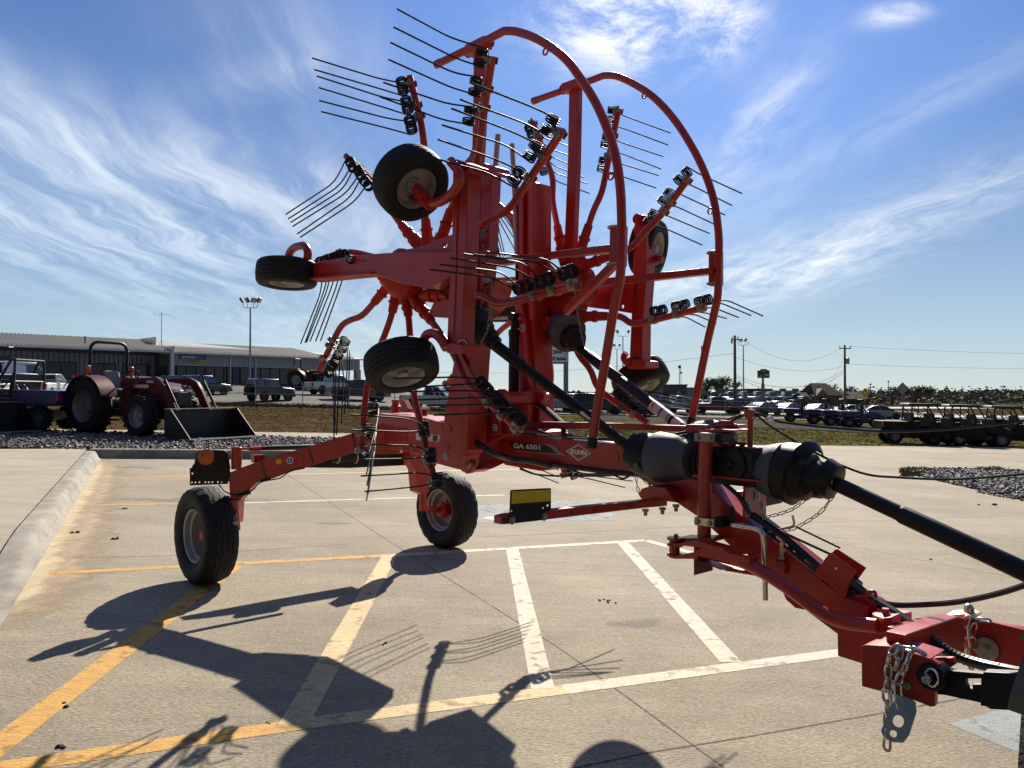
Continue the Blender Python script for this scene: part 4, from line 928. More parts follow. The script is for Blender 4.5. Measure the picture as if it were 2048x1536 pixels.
# model decal: black wedge, grey stripe, lettering, maker's diamond
prism_L('decal_panel', [(1017, 882), (1080, 889), (1097, 893), (1104, 901), (1113, 907), (1062, 903), (1027, 898)], -.0965, -.0945, 'decalblk', beam, 0)
prism_L('decal_stripe', [(1089, 888), (1103, 890), (1112, 896), (1119, 903), (1131, 911), (1030, 902), (1029, 901), (1118, 908), (1109, 902), (1102, 895)], -.0972, -.0945, 'decalgrey', beam, 0)
def beamtext(s, u0, v0, u1, v1, hpx, m, parent, L, bold):
    a, b = P(u0, v0, L), P(u1, v1, L); up = P(u0, v0 - hpx, L); sz = (up - a).length / .70
    return text_mesh(s, 'lettering', MT[m], parent, a, b - a, ZV, sz, RO, .0008, bold, 0, 'LEFT', (b - a).length)
beamtext('GA 6501', 1026.5, 895.5, 1079.5, 900, 9.5, 'white', beam, -.0985, .0010)
dm = prism_L('maker_diamond', [(1157, 888), (1181.5, 907), (1156.5, 921.5), (1132, 902)], -.0968, -.0945, 'white', beam, 0)
prism_L('diamond_field', [(1157, 889.8), (1178.5, 906.8), (1156.5, 919.6), (1135.2, 902.2)], -.0976, -.096, 'redlt' if False else 'red', dm, 0)
beamtext('KUHN', 1141.5, 906.8, 1172.5, 910.4, 8.6, 'white', dm, -.0985, .0014)
# lower casting with its big pivot pin
mb = MB(); mb.prism([P(u, v, L) for u, v, L in ((918, 915, -.34), (922, 909, -.34), (932, 903, -.33), (999, 871, -.0985), (1001, 917, -.0985), (998, 918, -.10), (950, 940, -.32), (935, 946, -.34), (924, 943, -.34), (916, 935, -.34))], LV * .15); cast = rb(mb, 'pivot_casting')
p0 = P(937, 930, -.34); mb = MB(); mb.lathe(p0, -LV, [(-.02, .055), (.012, .055), (.016, .048), (.016, .0)], 24); rb(mb, 'pivot_boss', 'red', cast, 0)
pin('pivot_pin', 938, 929, -.355, .026, .02, 'rim', cast)
cast2 = prism_L('pivot_casting', [(1010, 869), (1060, 860), (1085, 864), (1085, 885), (1010, 900)], .12, .38)
# lift arms: tapered lower leg, channel-shaped upper part
la = prism_L('lift_arm', [(868, 926), (917, 939), (922, 912), (934, 902), (937, 790), (941, 720), (948, 640), (930, 604), (910, 604), (908, 720), (894, 802), (877, 905)], -.44, -.28)
prism_L('stiffener', [(908, 720), (914, 720), (930, 745), (948, 765), (951, 760), (934, 730), (920, 704)], -.46, -.441, 'red', la)
prism_L('top_channel', [(934, 334), (955, 338), (955, 600), (930, 640), (918, 640), (931, 520)], -.47, -.40, 'red', la)
prism_L('top_channel', [(962, 339), (983, 342), (983, 352), (976, 506), (972, 560), (955, 610), (950, 610), (958, 505)], -.46, -.38, 'red', la)
prism_L('web_plate', [(950, 337), (970, 340), (966, 505), (955, 605), (940, 625), (944, 505)], -.40, -.30, 'red', la)
prism_L('head_bracket', [(950, 333), (952, 326), (966, 325), (975, 329), (977, 338), (984, 342), (984, 349), (962, 344)], -.48, -.30, 'red', la)
prism_L('hub_bracket', [(905, 600), (930, 585), (965, 575), (990, 560), (975, 610), (960, 625), (945, 640), (915, 640)], -.46, -.30, 'red', la)
for (u, v) in ((898, 858), (893, 893)): disc('weld_plug', u, v, -.442, .025, 'red', la, .003)
sticker(891, 913, -.443, .022, la)
for u, v in ((971, 462), (968, 492)): pin('bolt', u, v, -.465, .009, .01, 'galv', la)
pin('pin', 976, 560, -.465, .022, .03, 'rim', la)
# plates between the arms with pins and stickers
gus = prism_L('gusset_plate', [(944, 862), (948, 838), (966, 815), (985, 806), (1008, 812), (1030, 846), (1035, 868), (1004, 872), (950, 900)], -.22, -.18)
pin('pin', 958, 846, -.222, .022, .012, 'rim', gus); pin('pin_head', 958, 846, -.236, .009, .008, 'galv', gus)
bkt = prism_L('sticker_bracket', [(982, 812), (1000, 812), (1000, 868), (982, 872)], -.26, -.235); sticker(990.5, 855, -.262, .022, bkt)
prism_L('cross_tube', [(900, 790), (955, 783), (962, 792), (962, 806), (900, 812)], -.30, .30)
prism_L('lug_plate', [(960, 785), (1000, 778), (1008, 790), (1000, 806), (975, 812), (960, 806)], -.28, -.24)
# far lift arm
lb = prism_L('lift_arm', [(1028, 378), (1062, 362), (1067, 364), (1067, 520), (1068, 640), (1071, 780), (1075, 868), (1032, 868), (1035, 780), (1036, 640), (1029, 500)], .28, .46)
prism_L('front_flange', [(1036, 374), (1046, 370), (1046, 640), (1038, 640)], .25, .279, 'red', lb)
prism_L('front_flange', [(1056, 365), (1066, 363), (1066, 640), (1058, 640)], .25, .279, 'red', lb)
prism_L('lug_plate', [(1030, 612), (1042, 606), (1050, 640), (1062, 780), (1050, 740), (1036, 660)], .24, .279, 'red', lb)
pin('bolt', 1039, 637, .24, .016, .014, 'rim', lb); sticker(1044.5, 656.5, .238, .026, lb); pin('pin', 1052, 540, .25, .034, .02, 'redlt', lb)
fb = prism_L('foot_bracket', [(1005, 800), (1012, 782), (1042, 784), (1075, 779), (1088, 788), (1086, 799), (1076, 806), (1062, 800), (1056, 812), (1055, 866), (1012, 866), (1004, 830)], .20, .26)
pin('bolt', 1037, 798, .198, .018, .014, 'rim', fb)
prism_L('foot_bracket', [(1060, 800), (1078, 806), (1080, 862), (1060, 862)], .27, .40)
prism_L('back_plate', [(985, 805), (1012, 790), (1012, 868), (985, 868)], .10, .14)
# hydraulic rams
def ram(pts, r0, r1, L, label=None):
    a, b, c = [P(*p, L) for p in pts]; mb = MB(); mb.tube([a, b], r0, 16); o = rb(mb, 'hydraulic_ram', 'black', None, 0)
    mb = MB(); mb.tube([b, c], r1, 12); mb.lathe(c, LV, [(-.04, .03), (.04, .03)], 14); rb(mb, 'ram_rod', 'black', o, 0); mb = MB(); mb.tube([b + (a - b).normalized() * -.02, b + (a - b).normalized() * .03], r0 * 1.08, 16); rb(mb, 'gland', 'black', o, 0)
ram([(947, 830), (957, 690), (961, 650)], .033, .022, -.14); ram([(1027, 786), (1028, 665), (1030, 634)], .036, .026, .22)
tubeP('lock_pole', [(996, 269), (990, 345), (975, 570)], .017, 'rim', L=-.34); tubeP('lock_pole', [(1024, 288), (1029, 380), (1034, 520)], .0175, 'rim', L=.26)
tubeP('edge_seal', [(985, 352), (979, 500), (972, 560)], .008, 'black', L=-.385); tubeP('edge_seal', [(1031, 392), (1033, 560)], .008, 'black', L=.27)

# --- rotor frames with castor wheels
def rotor_frame(): pass
post = prism_L('frame_post', [(906, 322), (936, 331), (932, 500), (926, 600), (922, 706), (893, 706), (897, 600), (904, 480)], -.90, -.81)
prism_L('post_rib', [(912, 330), (917, 332), (910, 600), (905, 700), (902, 700), (905, 600)], -.906, -.899, 'red', post)
prism_L('top_bracket', [(897, 321), (905, 319), (912, 318), (922, 322), (938, 328), (936, 345), (922, 345), (910, 350)], -.93, -.79, 'red', post)
foot = prism_L('foot_block', [(894, 688), (900, 686), (924, 690), (922, 707), (908, 707), (893, 702)], -.96, -.80, 'red', post)
pin('pin_washer', 925, 693, -.90, .036, .012, 'label', post); pin('pin_washer', 925, 693, -.915, .030, .012, 'redlt', post)
arm = prism_L('frame_beam', [(607, 530), (700, 512), (770, 506), (907, 501), (907, 549), (856, 577), (800, 566), (762, 553), (741, 544), (700, 548), (607, 557)], -.90, -.80)
plate_holes('upper_plate', [(785, 507), (812, 500), (850, 490), (872, 480), (907, 468), (907, 502)], [[(890 + 5 * math.cos(a * .6283), 489 + 6.5 * math.sin(a * .6283)) for a in range(10)]], lambda u, v: P(u, v, -.86), LV * .012, 'red', arm)
prism_L('bottom_flange', [(607, 556), (700, 546), (741, 543), (741, 547), (700, 551), (607, 561)], -.93, -.78, 'redlt', arm)
pin('clamp_bolt', 702, 519, -.905, .030, .022, 'black', arm); pin('clamp_nut', 702, 519, -.925, .014, .016, 'galv', arm)
prism_L('slot', [(722, 520), (733, 519), (733, 522.5), (722, 523)], -.9015, -.8995, 'decalblk', arm, 0); prism_L('slot', [(611, 539), (615, 538), (615, 541), (611, 542)], -.9015, -.8995, 'decalblk', arm, 0)
prism_L('under_plate', [(760, 552), (856, 576), (907, 549), (907, 600), (890, 560), (830, 545)], -.80, -.70, 'redlt', arm)
tubeP('wheel_loop', [(612, 532), (617, 504), (609, 490), (590, 494), (580, 503), (575, 520)], .028, 'red', .05, arm, L=-.92)
tubeP('wheel_bracket', [(901, 322), (921, 346), (914, 376), (893, 398), (872, 407), (850, 404)], .026, 'red', .09, post, L=-.97)
mb = MB(); c1 = P(822, 366, -1.0); a1_ = (AV * .75 - ZV * .60).normalized(); h1 = P(829, 384, -1.0)
mb.tube([c1 + a1_ * .03, c1 + a1_ * .17], .032, 14); mb.tube([c1 + a1_ * .15, P(822, 393, -.97), P(848, 404, -.97)], .024, 10); mb.tube([P(862, 412, -.97), P(845, 398, -.97)], .030, 10); rb(mb, 'castor_fork', 'red', post, 0)
small_tyre(c1, a1_)
tubeP('wheel_bracket', [(893, 697), (880, 674), (866, 665), (852, 669), (846, 684)], .026, 'red', .07, post, L=-.93)
small_tyre(P(803, 731, -1.0), AV * .42 - ZV * .86 - LV * .10)
small_tyre(P(574, 547, -1.0), -ZV + AV * .04 - LV * .06)
# far rotor frame
fpost = prism_L('frame_post', [(1269, 434), (1291, 432), (1292, 560), (1285, 650), (1284, 738), (1258, 738), (1262, 650), (1266, 560)], .82, .92)
pin('pin_washer', 1276, 438, .80, .036, .02, 'redlt', fpost); pin('pin_washer', 1262, 725, .80, .036, .02, 'redlt', fpost)
prism_L('foot_block', [(1256, 716), (1290, 722), (1290, 734), (1282, 738), (1256, 738)], .78, .94, 'red', fpost)
prism_L('top_bracket', [(1270, 430), (1292, 430), (1292, 444), (1270, 444)], .80, .95, 'red', fpost)
plate_holes('frame_plate', [(1150, 575), (1268, 553), (1266, 627), (1235, 622), (1160, 612), (1150, 600)], [[(1245 + 3 * math.cos(a * .6283), 613 + 4.2 * math.sin(a * .6283)) for a in range(10)]], lambda u, v: P(u, v, .80), LV * .012, 'red', fpost)
prism_L('frame_beam', [(1070, 560), (1160, 560), (1160, 600), (1070, 585)], .82, .92, 'red', fpost)
tubeP('wheel_bracket', [(1290, 440), (1305, 455), (1306, 480), (1296, 505), (1305, 516), (1325, 520)], .024, 'red', .07, fpost, L=.93)
tubeP('wheel_bracket', [(1270, 735), (1252, 725), (1246, 715), (1252, 706)], .024, 'red', .05, fpost, L=.94)
small_tyre(P(1297, 496, 1.02), AV * .88 + ZV * -.18 + LV * .28)
small_tyre(P(1281, 759, 1.02), AV * .52 - ZV * .80)
small_tyre(P(1006, 619, 1.0), -ZV + AV * .05)

# --- rotor hubs
def hub(u, v, L0, L1, r, ang0, nsock):
    o = P(u, v, L0); ax = LV * (1 if L1 > L0 else -1); d = abs(L1 - L0); mb = MB()
    mb.lathe(o, ax, [(0, r * .55), (.03, r * .8), (.06, r * .98), (d * .55, r), (d * .62, r * .86), (d * .85, r * .62), (d * .92, r * .40), (d, r * .38), (d, 0)], 20)
    for k in range(14):
        a = k * 2 * math.pi / 14; q = o + ax * (.05) + (AV * math.cos(a) + ZV * math.sin(a)) * r * .98; mb.bolt(q, (AV * math.cos(a) + ZV * math.sin(a)), .016, .02)
    h = rb(mb, 'rotor_hub', 'redlt', None, .003)
    mb = MB(); d2, s2, u2 = frame(ax)
    mb.lathe(o - ax * .10, ax, [(0, r * .5), (.1, r * .62)], 16); rb(mb, 'hub_neck', 'red', h, 0)
    return h, o, ax
hubN, hoN, axN = hub(838, 552, -.44, -.74, .165, 0, 10); hubF, hoF, axF = hub(1130, 570, .46, .74, .165, 0, 10)
prism_L('gearbox_flange', [(857, 627), (868, 602), (900, 598), (930, 604), (925, 640), (905, 636), (866, 634)], -.52, -.40, 'red', hubN)
prism_L('gearbox_flange', [(1073, 655), (1082, 640), (1095, 632), (1106, 650), (1102, 662), (1085, 662)], .36, .50, 'redlt', hubF)
prism_L('gearbox_flange', [(1070, 612), (1090, 605), (1100, 626), (1090, 640), (1074, 652)], .42, .52, 'black', hubF)
prism_L('gearbox_body', [(1070, 600), (1110, 585), (1145, 590), (1145, 615), (1125, 640), (1100, 645), (1085, 625)], .44, .60, 'red', hubF)

# --- tine arms
def tine_arm(side, arm, coils, bends, tips, La=(.50, .66), Lc=.70, hubp=None, flip=1, clamps=True, r=.0225, tl=.40):
    n = len(arm); pts = []
    ln = [0]
    for i in range(1, n): ln.append(ln[-1] + math.hypot(arm[i][0] - arm[i - 1][0], arm[i][1] - arm[i - 1][1]))
    for i, (u, v) in enumerate(arm): pts.append(P(u, v, side * (La[0] + (La[1] - La[0]) * ln[i] / ln[-1])))
    if hubp: pts = [pts[0] - (pts[1] - pts[0]).normalized() * .12] + pts
    mb = MB(); mb.tube(fillet(pts, .09, 5), r, 12); o = rb(mb, 'tine_arm', 'red', None, 0)
    if hubp:
        d = (pts[2] - pts[1]).normalized(); mb = MB(); q = pts[1]; k_ = min(1, (pts[2] - pts[1]).length / .26)
        mb.lathe(q, d, [(-.12, .036), (-.02, .046), (.02, .046), (.02, .036), (.09 * k_, .035), (.09 * k_, .042), (.11 * k_, .042), (.11 * k_, .033), (.20 * k_, .030)], 14); rb(mb, 'arm_socket', 'redlt', o, 0)
    A, B = pts[-2], pts[-1]; ad = (B - A).normalized()
    cs = [P(u, v, side * Lc) for u, v in coils]
    for k in range(0, len(cs), 2):
        c1, c2 = cs[k], cs[k + 1]; mid = (c1 + c2) / 2; t = clamp((mid - A).dot(ad), .02, (B - A).length - .005); q = A + ad * t
        ax = (c1 - c2); ax = ad if ax.length < .015 else ax.normalized()
        if ax.dot(ad) < 0: ax = -ax
        path = []
        for ci, j in ((c1, k), (c2, k + 1)):
            bd = near_dist(*bends[j], ci, .15, side) if bends else None; tp = near_dist(*tips[j], bd, tl, side)
            e1 = bd - ci; e1 = (e1 - ax * e1.dot(ax)).normalized(); e2 = ax.cross(e1) * flip; sg = 1 if ci is c1 else -1
            hx = []; nt = 3.4; Rr = .033; st = int(nt * 12)
            for i in range(st + 1):
                th = -math.pi / 2 - 2 * math.pi * nt * (1 - i / st); hx.append(ci + ax * sg * (.0118 * nt) * (i / st - .5) + (e1 * math.cos(th) + e2 * math.sin(th)) * Rr)
            x = hx + fillet([hx[-1], bd, tp], .07, 5)[1:]
            path.append(x)
        full = list(reversed(path[0])) + [q + (cs[k] - q).normalized() * .012] + path[1]
        mb = MB(); mb.tube(full, .0048, 7); rb(mb, 'spring_tine', 'tine', o, 0, 60)
        if clamps:
            d, s, u = frame(ad); w = -LV if side < 0 else -LV; w = (w - ad * w.dot(ad)).normalized(); sdir = ad.cross(w)
            mb = MB(); mb.box(q + w * (r + .004), ad * .021, sdir * .024, w * .003); mb.box(q - w * (r + .003), ad * .019, sdir * .022, w * .0025); mb.lathe(q + w * (r + .006), w, [(0, .017), (.006, .017), (.006, .011), (.018, .010)], 10); mb.box(q + (mid - q).normalized() * .028, ad * .013, sdir * .010, w * .03)
            rb(mb, 'tine_clamp', 'galv', o, 0)
    return o
tine_arm(-1, [(855, 480), (850, 425), (849, 292), (841, 237), (819, 153)], [(803, 164), (806, 179), (812, 202), (815, 217), (819, 241), (823, 257)],
    [(757, 157), (762, 178), (767, 195), (772, 216), (776, 237), (781, 258)], [(624, 116), (628, 139), (633, 152), (637, 175), (638, 201), (642, 223)], hubp=hoN + axN * .16)
tine_arm(-1, [(830, 480), (795, 441), (748, 362), (692, 312)], [(701, 325), (706, 335), (717, 342), (722, 351), (730, 363), (737, 371)],
    [(669, 365), (679, 372), (687, 378), (692, 387), (702, 394), (710, 403)], [(571, 429), (576, 438), (581, 445), (585, 453), (594, 468), (600, 475)], hubp=hoN + axN * .16, flip=-1)
tine_arm(-1, [(815, 525), (760, 517), (712, 505), (688, 504), (632, 526)], [(641, 523), (650, 521), (661, 517), (669, 514), (680, 511), (688, 509)],
    [(642, 584), (650, 577), (656, 575), (664, 573), (674, 570), (683, 566)], [(601, 688), (610, 686), (613, 685), (620, 683), (631, 683), (641, 682)], hubp=hoN + axN * .16, Lc=.69)
tine_arm(-1, [(782, 566), (724, 633), (700, 640), (683, 650), (669, 676), (638, 741)], [(690, 683), (684, 697), (676, 711), (669, 725), (664, 733), (657, 746)],
    [(700, 709), (695, 727), (687, 747), (678, 763), (672, 772), (668, 783)], [(695, 813), (689, 827), (683, 848), (673, 869), (669, 866), (668, 882)], hubp=hoN + axN * .16)
tine_arm(-1, [(793, 585), (782, 637), (738, 750), (728, 816), (726, 854), (722, 903)], [(747, 811), (747, 828), (741, 856), (739, 872), (740, 897), (738, 912)],
    [(757, 823), (756, 838), (753, 866), (751, 880), (748, 905), (745, 920)], [(748, 882), (738, 905), (733, 948), (734, 971), (736, 988), (733, 1001)], hubp=hoN + axN * .16)
tine_arm(-1, [(813, 600), (818, 640), (827, 790), (842, 849), (856, 910), (870, 966)], [(847, 850), (849, 867), (861, 902), (862, 918), (874, 952), (876, 968)],
    [(816, 837), (822, 864), (829, 891), (834, 917), (842, 945), (847, 972)], [(701, 829), (704, 860), (717, 889), (725, 919), (722, 952), (730, 983)], hubp=hoN + axN * .16)
tine_arm(-1, [(838, 610), (876, 660), (912, 714), (930, 765), (966, 795), (1036, 857)], [(962, 765), (974, 779), (993, 796), (1006, 811), (1026, 825), (1040, 838)],
    [(921, 754), (938, 768), (954, 781), (966, 795), (981, 809), (1002, 826)], [(786, 757), (800, 776), (816, 783), (835, 800), (853, 811), (868, 830)], hubp=hoN + axN * .16)
tine_arm(-1, [(865, 591), (957, 590), (972, 595), (998, 609), (1031, 603), (1151, 571)], [(1038, 576), (1053, 571), (1082, 563), (1097, 557), (1128, 547), (1143, 542)],
    [(985, 554), (1005, 544), (1031, 537), (1051, 526), (1074, 524), (1099, 519)], [(859, 539), (880, 529), (902, 516), (927, 508), (947, 509), (974, 504)], hubp=hoN + axN * .16, flip=-1)
tine_arm(-1, [(895, 520), (932, 483), (972, 438), (1002, 429), (1024, 412), (1050, 372), (1125, 261)], [(1105, 240), (1094, 260), (1071, 292), (1060, 312), (1039, 344), (1028, 361)],
    [(1072, 217), (1056, 249), (1031, 266), (1015, 291), (993, 319), (975, 345)], [(942, 166), (920, 199), (903, 217), (884, 250), (876, 279), (862, 315)], hubp=hoN + axN * .16, flip=-1)
tine_arm(-1, [(884, 474), (909, 397), (940, 350), (957, 317), (968, 222), (985, 112)], [(963, 105), (959, 126), (952, 163), (949, 184), (940, 222), (937, 243)],
    [(902, 76), (917, 119), (907, 146), (902, 175), (896, 208), (886, 240)], [(794, 18), (787, 54), (781, 85), (777, 119), (767, 165), (759, 193)], hubp=hoN + axN * .16, flip=-1)
FA = dict(La=(.52, .66), Lc=.71)
tine_arm(1, [(1124, 500), (1104, 398), (1107, 359), (1092, 318), (1079, 279), (1066, 245)], [(1058, 257), (1063, 270), (1071, 290), (1076, 302), (1083, 325), (1088, 343)],
    [(1086, 276), (1095, 296), (1099, 312), (1102, 329), (1104, 344), (1111, 362)], [(1154, 297), (1158, 318), (1161, 338), (1168, 355), (1174, 367), (1179, 387)], hubp=hoF + axF * .14, **FA)
tine_arm(1, [(1160, 505), (1187, 420), (1204, 386), (1217, 319), (1237, 219)], [(1225, 221), (1222, 240), (1214, 274), (1211, 289), (1207, 321), (1204, 337)],
    [(1244, 230), (1248, 257), (1240, 284), (1236, 304), (1238, 326), (1242, 352)], [(1341, 266), (1336, 290), (1326, 313), (1322, 338), (1317, 351), (1312, 376)], hubp=hoF + axF * .14, flip=-1, **FA)
tine_arm(1, [(1170, 530), (1252, 501), (1268, 491), (1290, 463), (1325, 428), (1379, 354)], [(1374, 345), (1358, 360), (1338, 387), (1326, 402), (1307, 429), (1297, 443)],
    [(1398, 348), (1386, 372), (1368, 392), (1353, 413), (1336, 432), (1338, 460)], [(1484, 387), (1464, 411), (1450, 430), (1428, 448), (1419, 467), (1404, 490)], hubp=hoF + axF * .14, flip=-1, **FA)
tine_arm(1, [(1165, 633), (1242, 632), (1262, 648), (1284, 646), (1412, 614)], [(1310, 623), (1326, 620), (1353, 613), (1371, 609), (1399, 603), (1416, 599)],
    [(1370, 633), (1388, 628), (1408, 625), (1424, 614), (1437, 604), (1449, 598)], [(1410, 654), (1432, 647), (1453, 637), (1477, 635), (1502, 631), (1526, 632)], hubp=hoF + axF * .14, **FA)
tine_arm(1, [(1140, 660), (1157, 712), (1182, 738), (1193, 776), (1241, 811), (1297, 847)], [(1236, 786), (1246, 796), (1254, 806), (1264, 814), (1274, 823), (1284, 830)],
    [(1287, 781), (1300, 790), (1306, 800), (1315, 812), (1336, 826), (1352, 832)], [(1388, 799), (1385, 806), (1392, 816), (1400, 822), (1404, 836), (1420, 850)], hubp=hoF + axF * .14, **FA)
tine_arm(1, [(1085, 662), (1104, 745), (1094, 816), (1105, 862), (1132, 955)], [(1112, 880), (1116, 895), (1124, 912), (1128, 926), (1143, 938), (1149, 951)],
    [(1140, 902), (1145, 912), (1150, 925), (1158, 938), (1170, 950), (1180, 958)], [(1240, 915), (1248, 928), (1255, 940), (1262, 950), (1265, 962), (1250, 975)], hubp=hoF + axF * .14, **FA)
tine_arm(1, [(1085, 575), (1045, 510), (1023, 437), (985, 402), (950, 372)], [(995, 414), (990, 423), (978, 408), (974, 404), (962, 400), (958, 395)],
    [(988, 455), (992, 458), (996, 450), (1000, 445), (1005, 440), (1008, 432)], [(1000, 512), (1006, 514), (1010, 512), (1030, 500), (1040, 495), (1044, 488)], hubp=hoF + axF * .14, **FA)
tine_arm(1, [(1090, 610), (1040, 632), (1000, 660), (975, 692), (930, 735), (890, 770)], [(900, 765), (905, 757), (915, 748), (922, 742), (935, 730), (941, 724)],
    [(908, 800), (914, 790), (925, 780), (932, 775), (945, 762), (952, 756)], [(960, 870), (968, 862), (980, 850), (986, 842), (998, 830), (1006, 822)], hubp=hoF + axF * .14, **FA)
tine_arm(1, [(1075, 590), (1020, 600), (985, 612), (950, 600)], [], [], [], hubp=hoF + axF * .14, **FA)
# arm hidden behind the mast, its tines reaching out under the beam
tine_arm(1, [(1080, 640), (1062, 720), (1030, 790), (1008, 850), (992, 918)], [(1008, 858), (1006, 870), (1003, 882), (1001, 893), (998, 905), (996, 915)],
    [(1045, 872), (1043, 884), (1042, 898), (1042, 910), (1043, 924), (1043, 937)], [(1118, 900), (1118, 912), (1117, 926), (1117, 940), (1117, 954), (1117, 966)], hubp=hoF + axF * .14, **FA)

# --- crop guard hoops
def hoop(pts, L, lower, clampbox, eyes, postpts, bars):
    up = [P(u, v, L) for u, v in pts]; up = up[:3] + smooth(up[3:], 5); up = fillet(up[:3], .1)[:-1] + up[3 - 1:]
    mb = MB(); mb.tube(up, .0235, 14); mb.lathe(up[0], (up[0] - up[1]), [(-.04, .026), (.004, .026)], 14); o = rb(mb, 'guard_hoop', 'red', None, 0)
    lo = smooth([P(u, v, L) for u, v in lower], 5); mb = MB(); mb.tube(lo, .0235, 14); rb(mb, 'lower_tube', 'red', o, 0)
    mb = MB(); e = lo[-1]; d = (lo[-1] - lo[-2]).normalized(); mb.lathe(e - d * .05, d, [(0, .0255), (.055, .0255)], 14); rb(mb, 'rubber_cap', 'black', o, 0)
    (u0, v0), (u1, v1) = clampbox; a, b = P(u0, v0, L + .03), P(u1, v1, L + .03); mb = MB(); mb.bar(a, b, .062, .075, LV); rb(mb, 'hoop_clamp', 'red', o, .008)
    for t in (.06, .94):
        c = a + (b - a) * t - LV * .015; mb = MB(); d, s, u = frame((b - a)); mb.tube([c + (s * math.cos(x * .5236) + u * math.sin(x * .5236)) * .044 for x in range(12)], .006, 6, closed=True); rb(mb, 'u_bolt', 'galv', o, 0)
    for (u, v) in eyes:
        c = P(u, v, L); mb = MB(); mb.tube([c + (AV * math.cos(x * .5236) + ZV * math.sin(x * .5236)) * .018 for x in range(12)], .0055, 6, closed=True); rb(mb, 'eye_ring', 'red', o, 0)
    return o
HN = hoop([(873, 129), (940, 97), (976, 79), (1008, 62), (1022, 62), (1040, 65), (1072, 77), (1106, 97), (1136, 123), (1165, 163), (1192, 207), (1215, 260), (1232, 316), (1241, 382), (1244, 462)], -.52,
    [(1243, 455), (1242, 535), (1236, 578), (1226, 628), (1210, 727), (1194, 818), (1183, 893)], ((1238, 451), (1236, 534)), ((1091, 103), (1222, 352)), None, None)
HF = hoop([(1067, 202), (1126, 181), (1179, 162), (1208, 151), (1222, 151), (1238, 154), (1268, 168), (1302, 190), (1338, 226), (1371, 272), (1404, 333), (1427, 398), (1437, 465), (1438, 510)], .52,
    [(1437, 505), (1436, 585), (1429, 624), (1414, 688), (1396, 776), (1381, 850)], ((1432, 502), (1432, 572)), ((1289, 191), (1421, 422)), None, None)
for nm, o, L, poly, clampp in (('hoop_post', HN, -.46, [(947, 92), (966, 96), (962, 250), (958, 318), (957, 336), (934, 336), (929, 322), (938, 312), (944, 295), (946, 200)], (957, 94)), ('hoop_post', HF, .50, [(1138, 172), (1156, 170), (1153, 330), (1146, 505), (1146, 560), (1124, 560), (1128, 500), (1135, 330)], (1147, 172))):
    prism_L(nm, poly, L, L + .05)
    c = P(*clampp, L - .03 if L < 0 else L); mb = MB(); dd = (P(976, 79, -.52) - P(873, 129, -.52)).normalized() if L < 0 else (P(1179, 162, .52) - P(1067, 202, .52)).normalized()
    mb.bar(c - dd * .09, c + dd * .09, .065, .07, LV); rb(mb, 'hoop_clamp', 'red', o, .006)
    for t in (-.1, .1): mb = MB(); mb.lathe(c + dd * (t - .008), dd, [(0, .034), (.016, .034)], 14); rb(mb, 'u_bolt', 'redlt', o, 0)
prism_L('hoop_arm', [(985, 517), (1000, 515), (1226, 488), (1228, 503), (1070, 518), (985, 532)], -.50, -.44); prism_L('hoop_brace', [(1128, 630), (1128, 615), (1222, 520), (1230, 522), (1230, 532)], -.49, -.45)
prism_L('hoop_arm', [(1060, 569), (1150, 562), (1424, 534), (1424, 547), (1150, 577), (1060, 583)], .48, .54); prism_L('hoop_arm', [(960, 556), (1040, 553), (1040, 560), (960, 564)], .40, .46)
# thin braces seen between the arms
tubeP('brace_tube', [(990, 402), (1030, 436), (1040, 446)], .018, L=.35); tubeP('brace_tube', [(1066, 495), (1096, 530), (1110, 545)], .022, L=.40)

# --- drive shafts
def shaft(pts, r, L, name='drive_shaft', steps=()):
    q = [P(*p) for p in pts]; mb = MB(); mb.tube(q[:2], r, 18); o = rb(mb, name, 'black', None, 0)
    d = (q[1] - q[0]).normalized()
    for t0, t1, k in steps: mb = MB(); a = q[0] + (q[1] - q[0]) * t0; b = q[0] + (q[1] - q[0]) * t1; mb.tube([a, a + d * .015, b - d * .015, b], r, 18, rs=[r, r * k, r * k, r]); rb(mb, 'guard_tube', 'black', o, 0)
    return o, q
def bell(c, ax, prof, m, parent, a0=0, a1=2 * math.pi, name='shaft_guard'):
    mb = MB(); mb.lathe(c, ax, prof, 28, a0, a1); return rb(mb, name, m, parent, 0, 45)
s1, q1 = shaft([(940, 652, -.50), (1262, 897, -.13)], .029, 0, steps=((.12, .36, 1.22), (.0, .12, 1.0)))
d1 = (q1[1] - q1[0]).normalized()
bell(P(921, 617, -.50), d1, [(0, .06), (.03, .105), (.14, .112), (.17, .115), (.17, .09)], 'grey', s1)
bell(P(947, 650, -.50), d1, [(-.03, .118), (.02, .115), (.05, .085), (.10, .078), (.11, .060), (.16, .055), (.165, .038), (.20, .035)], 'black', s1)
prism_L('shaft_label', [(1160, 822), (1164, 822), (1180, 836), (1180, 840), (1175, 838), (1161, 828)], -.30, -.298, 'label', s1, 0)
e1 = P(1256, 909, -.13); gd = AV
dd = (P(1320, 920, -.08) - P(1256, 900, -.13)).normalized()
bell(P(1256, 898, -.13), dd, [(0, .045), (.012, .092), (.05, .100), (.055, .112), (.10, .118), (.17, .120)], 'black', s1)
bell(P(1319, 914, -.10), AV, [(-.02, .130), (.005, .136), (.06, .130), (.14, .112), (.145, .108), (.21, .100), (.215, .08)], 'grey', s1)
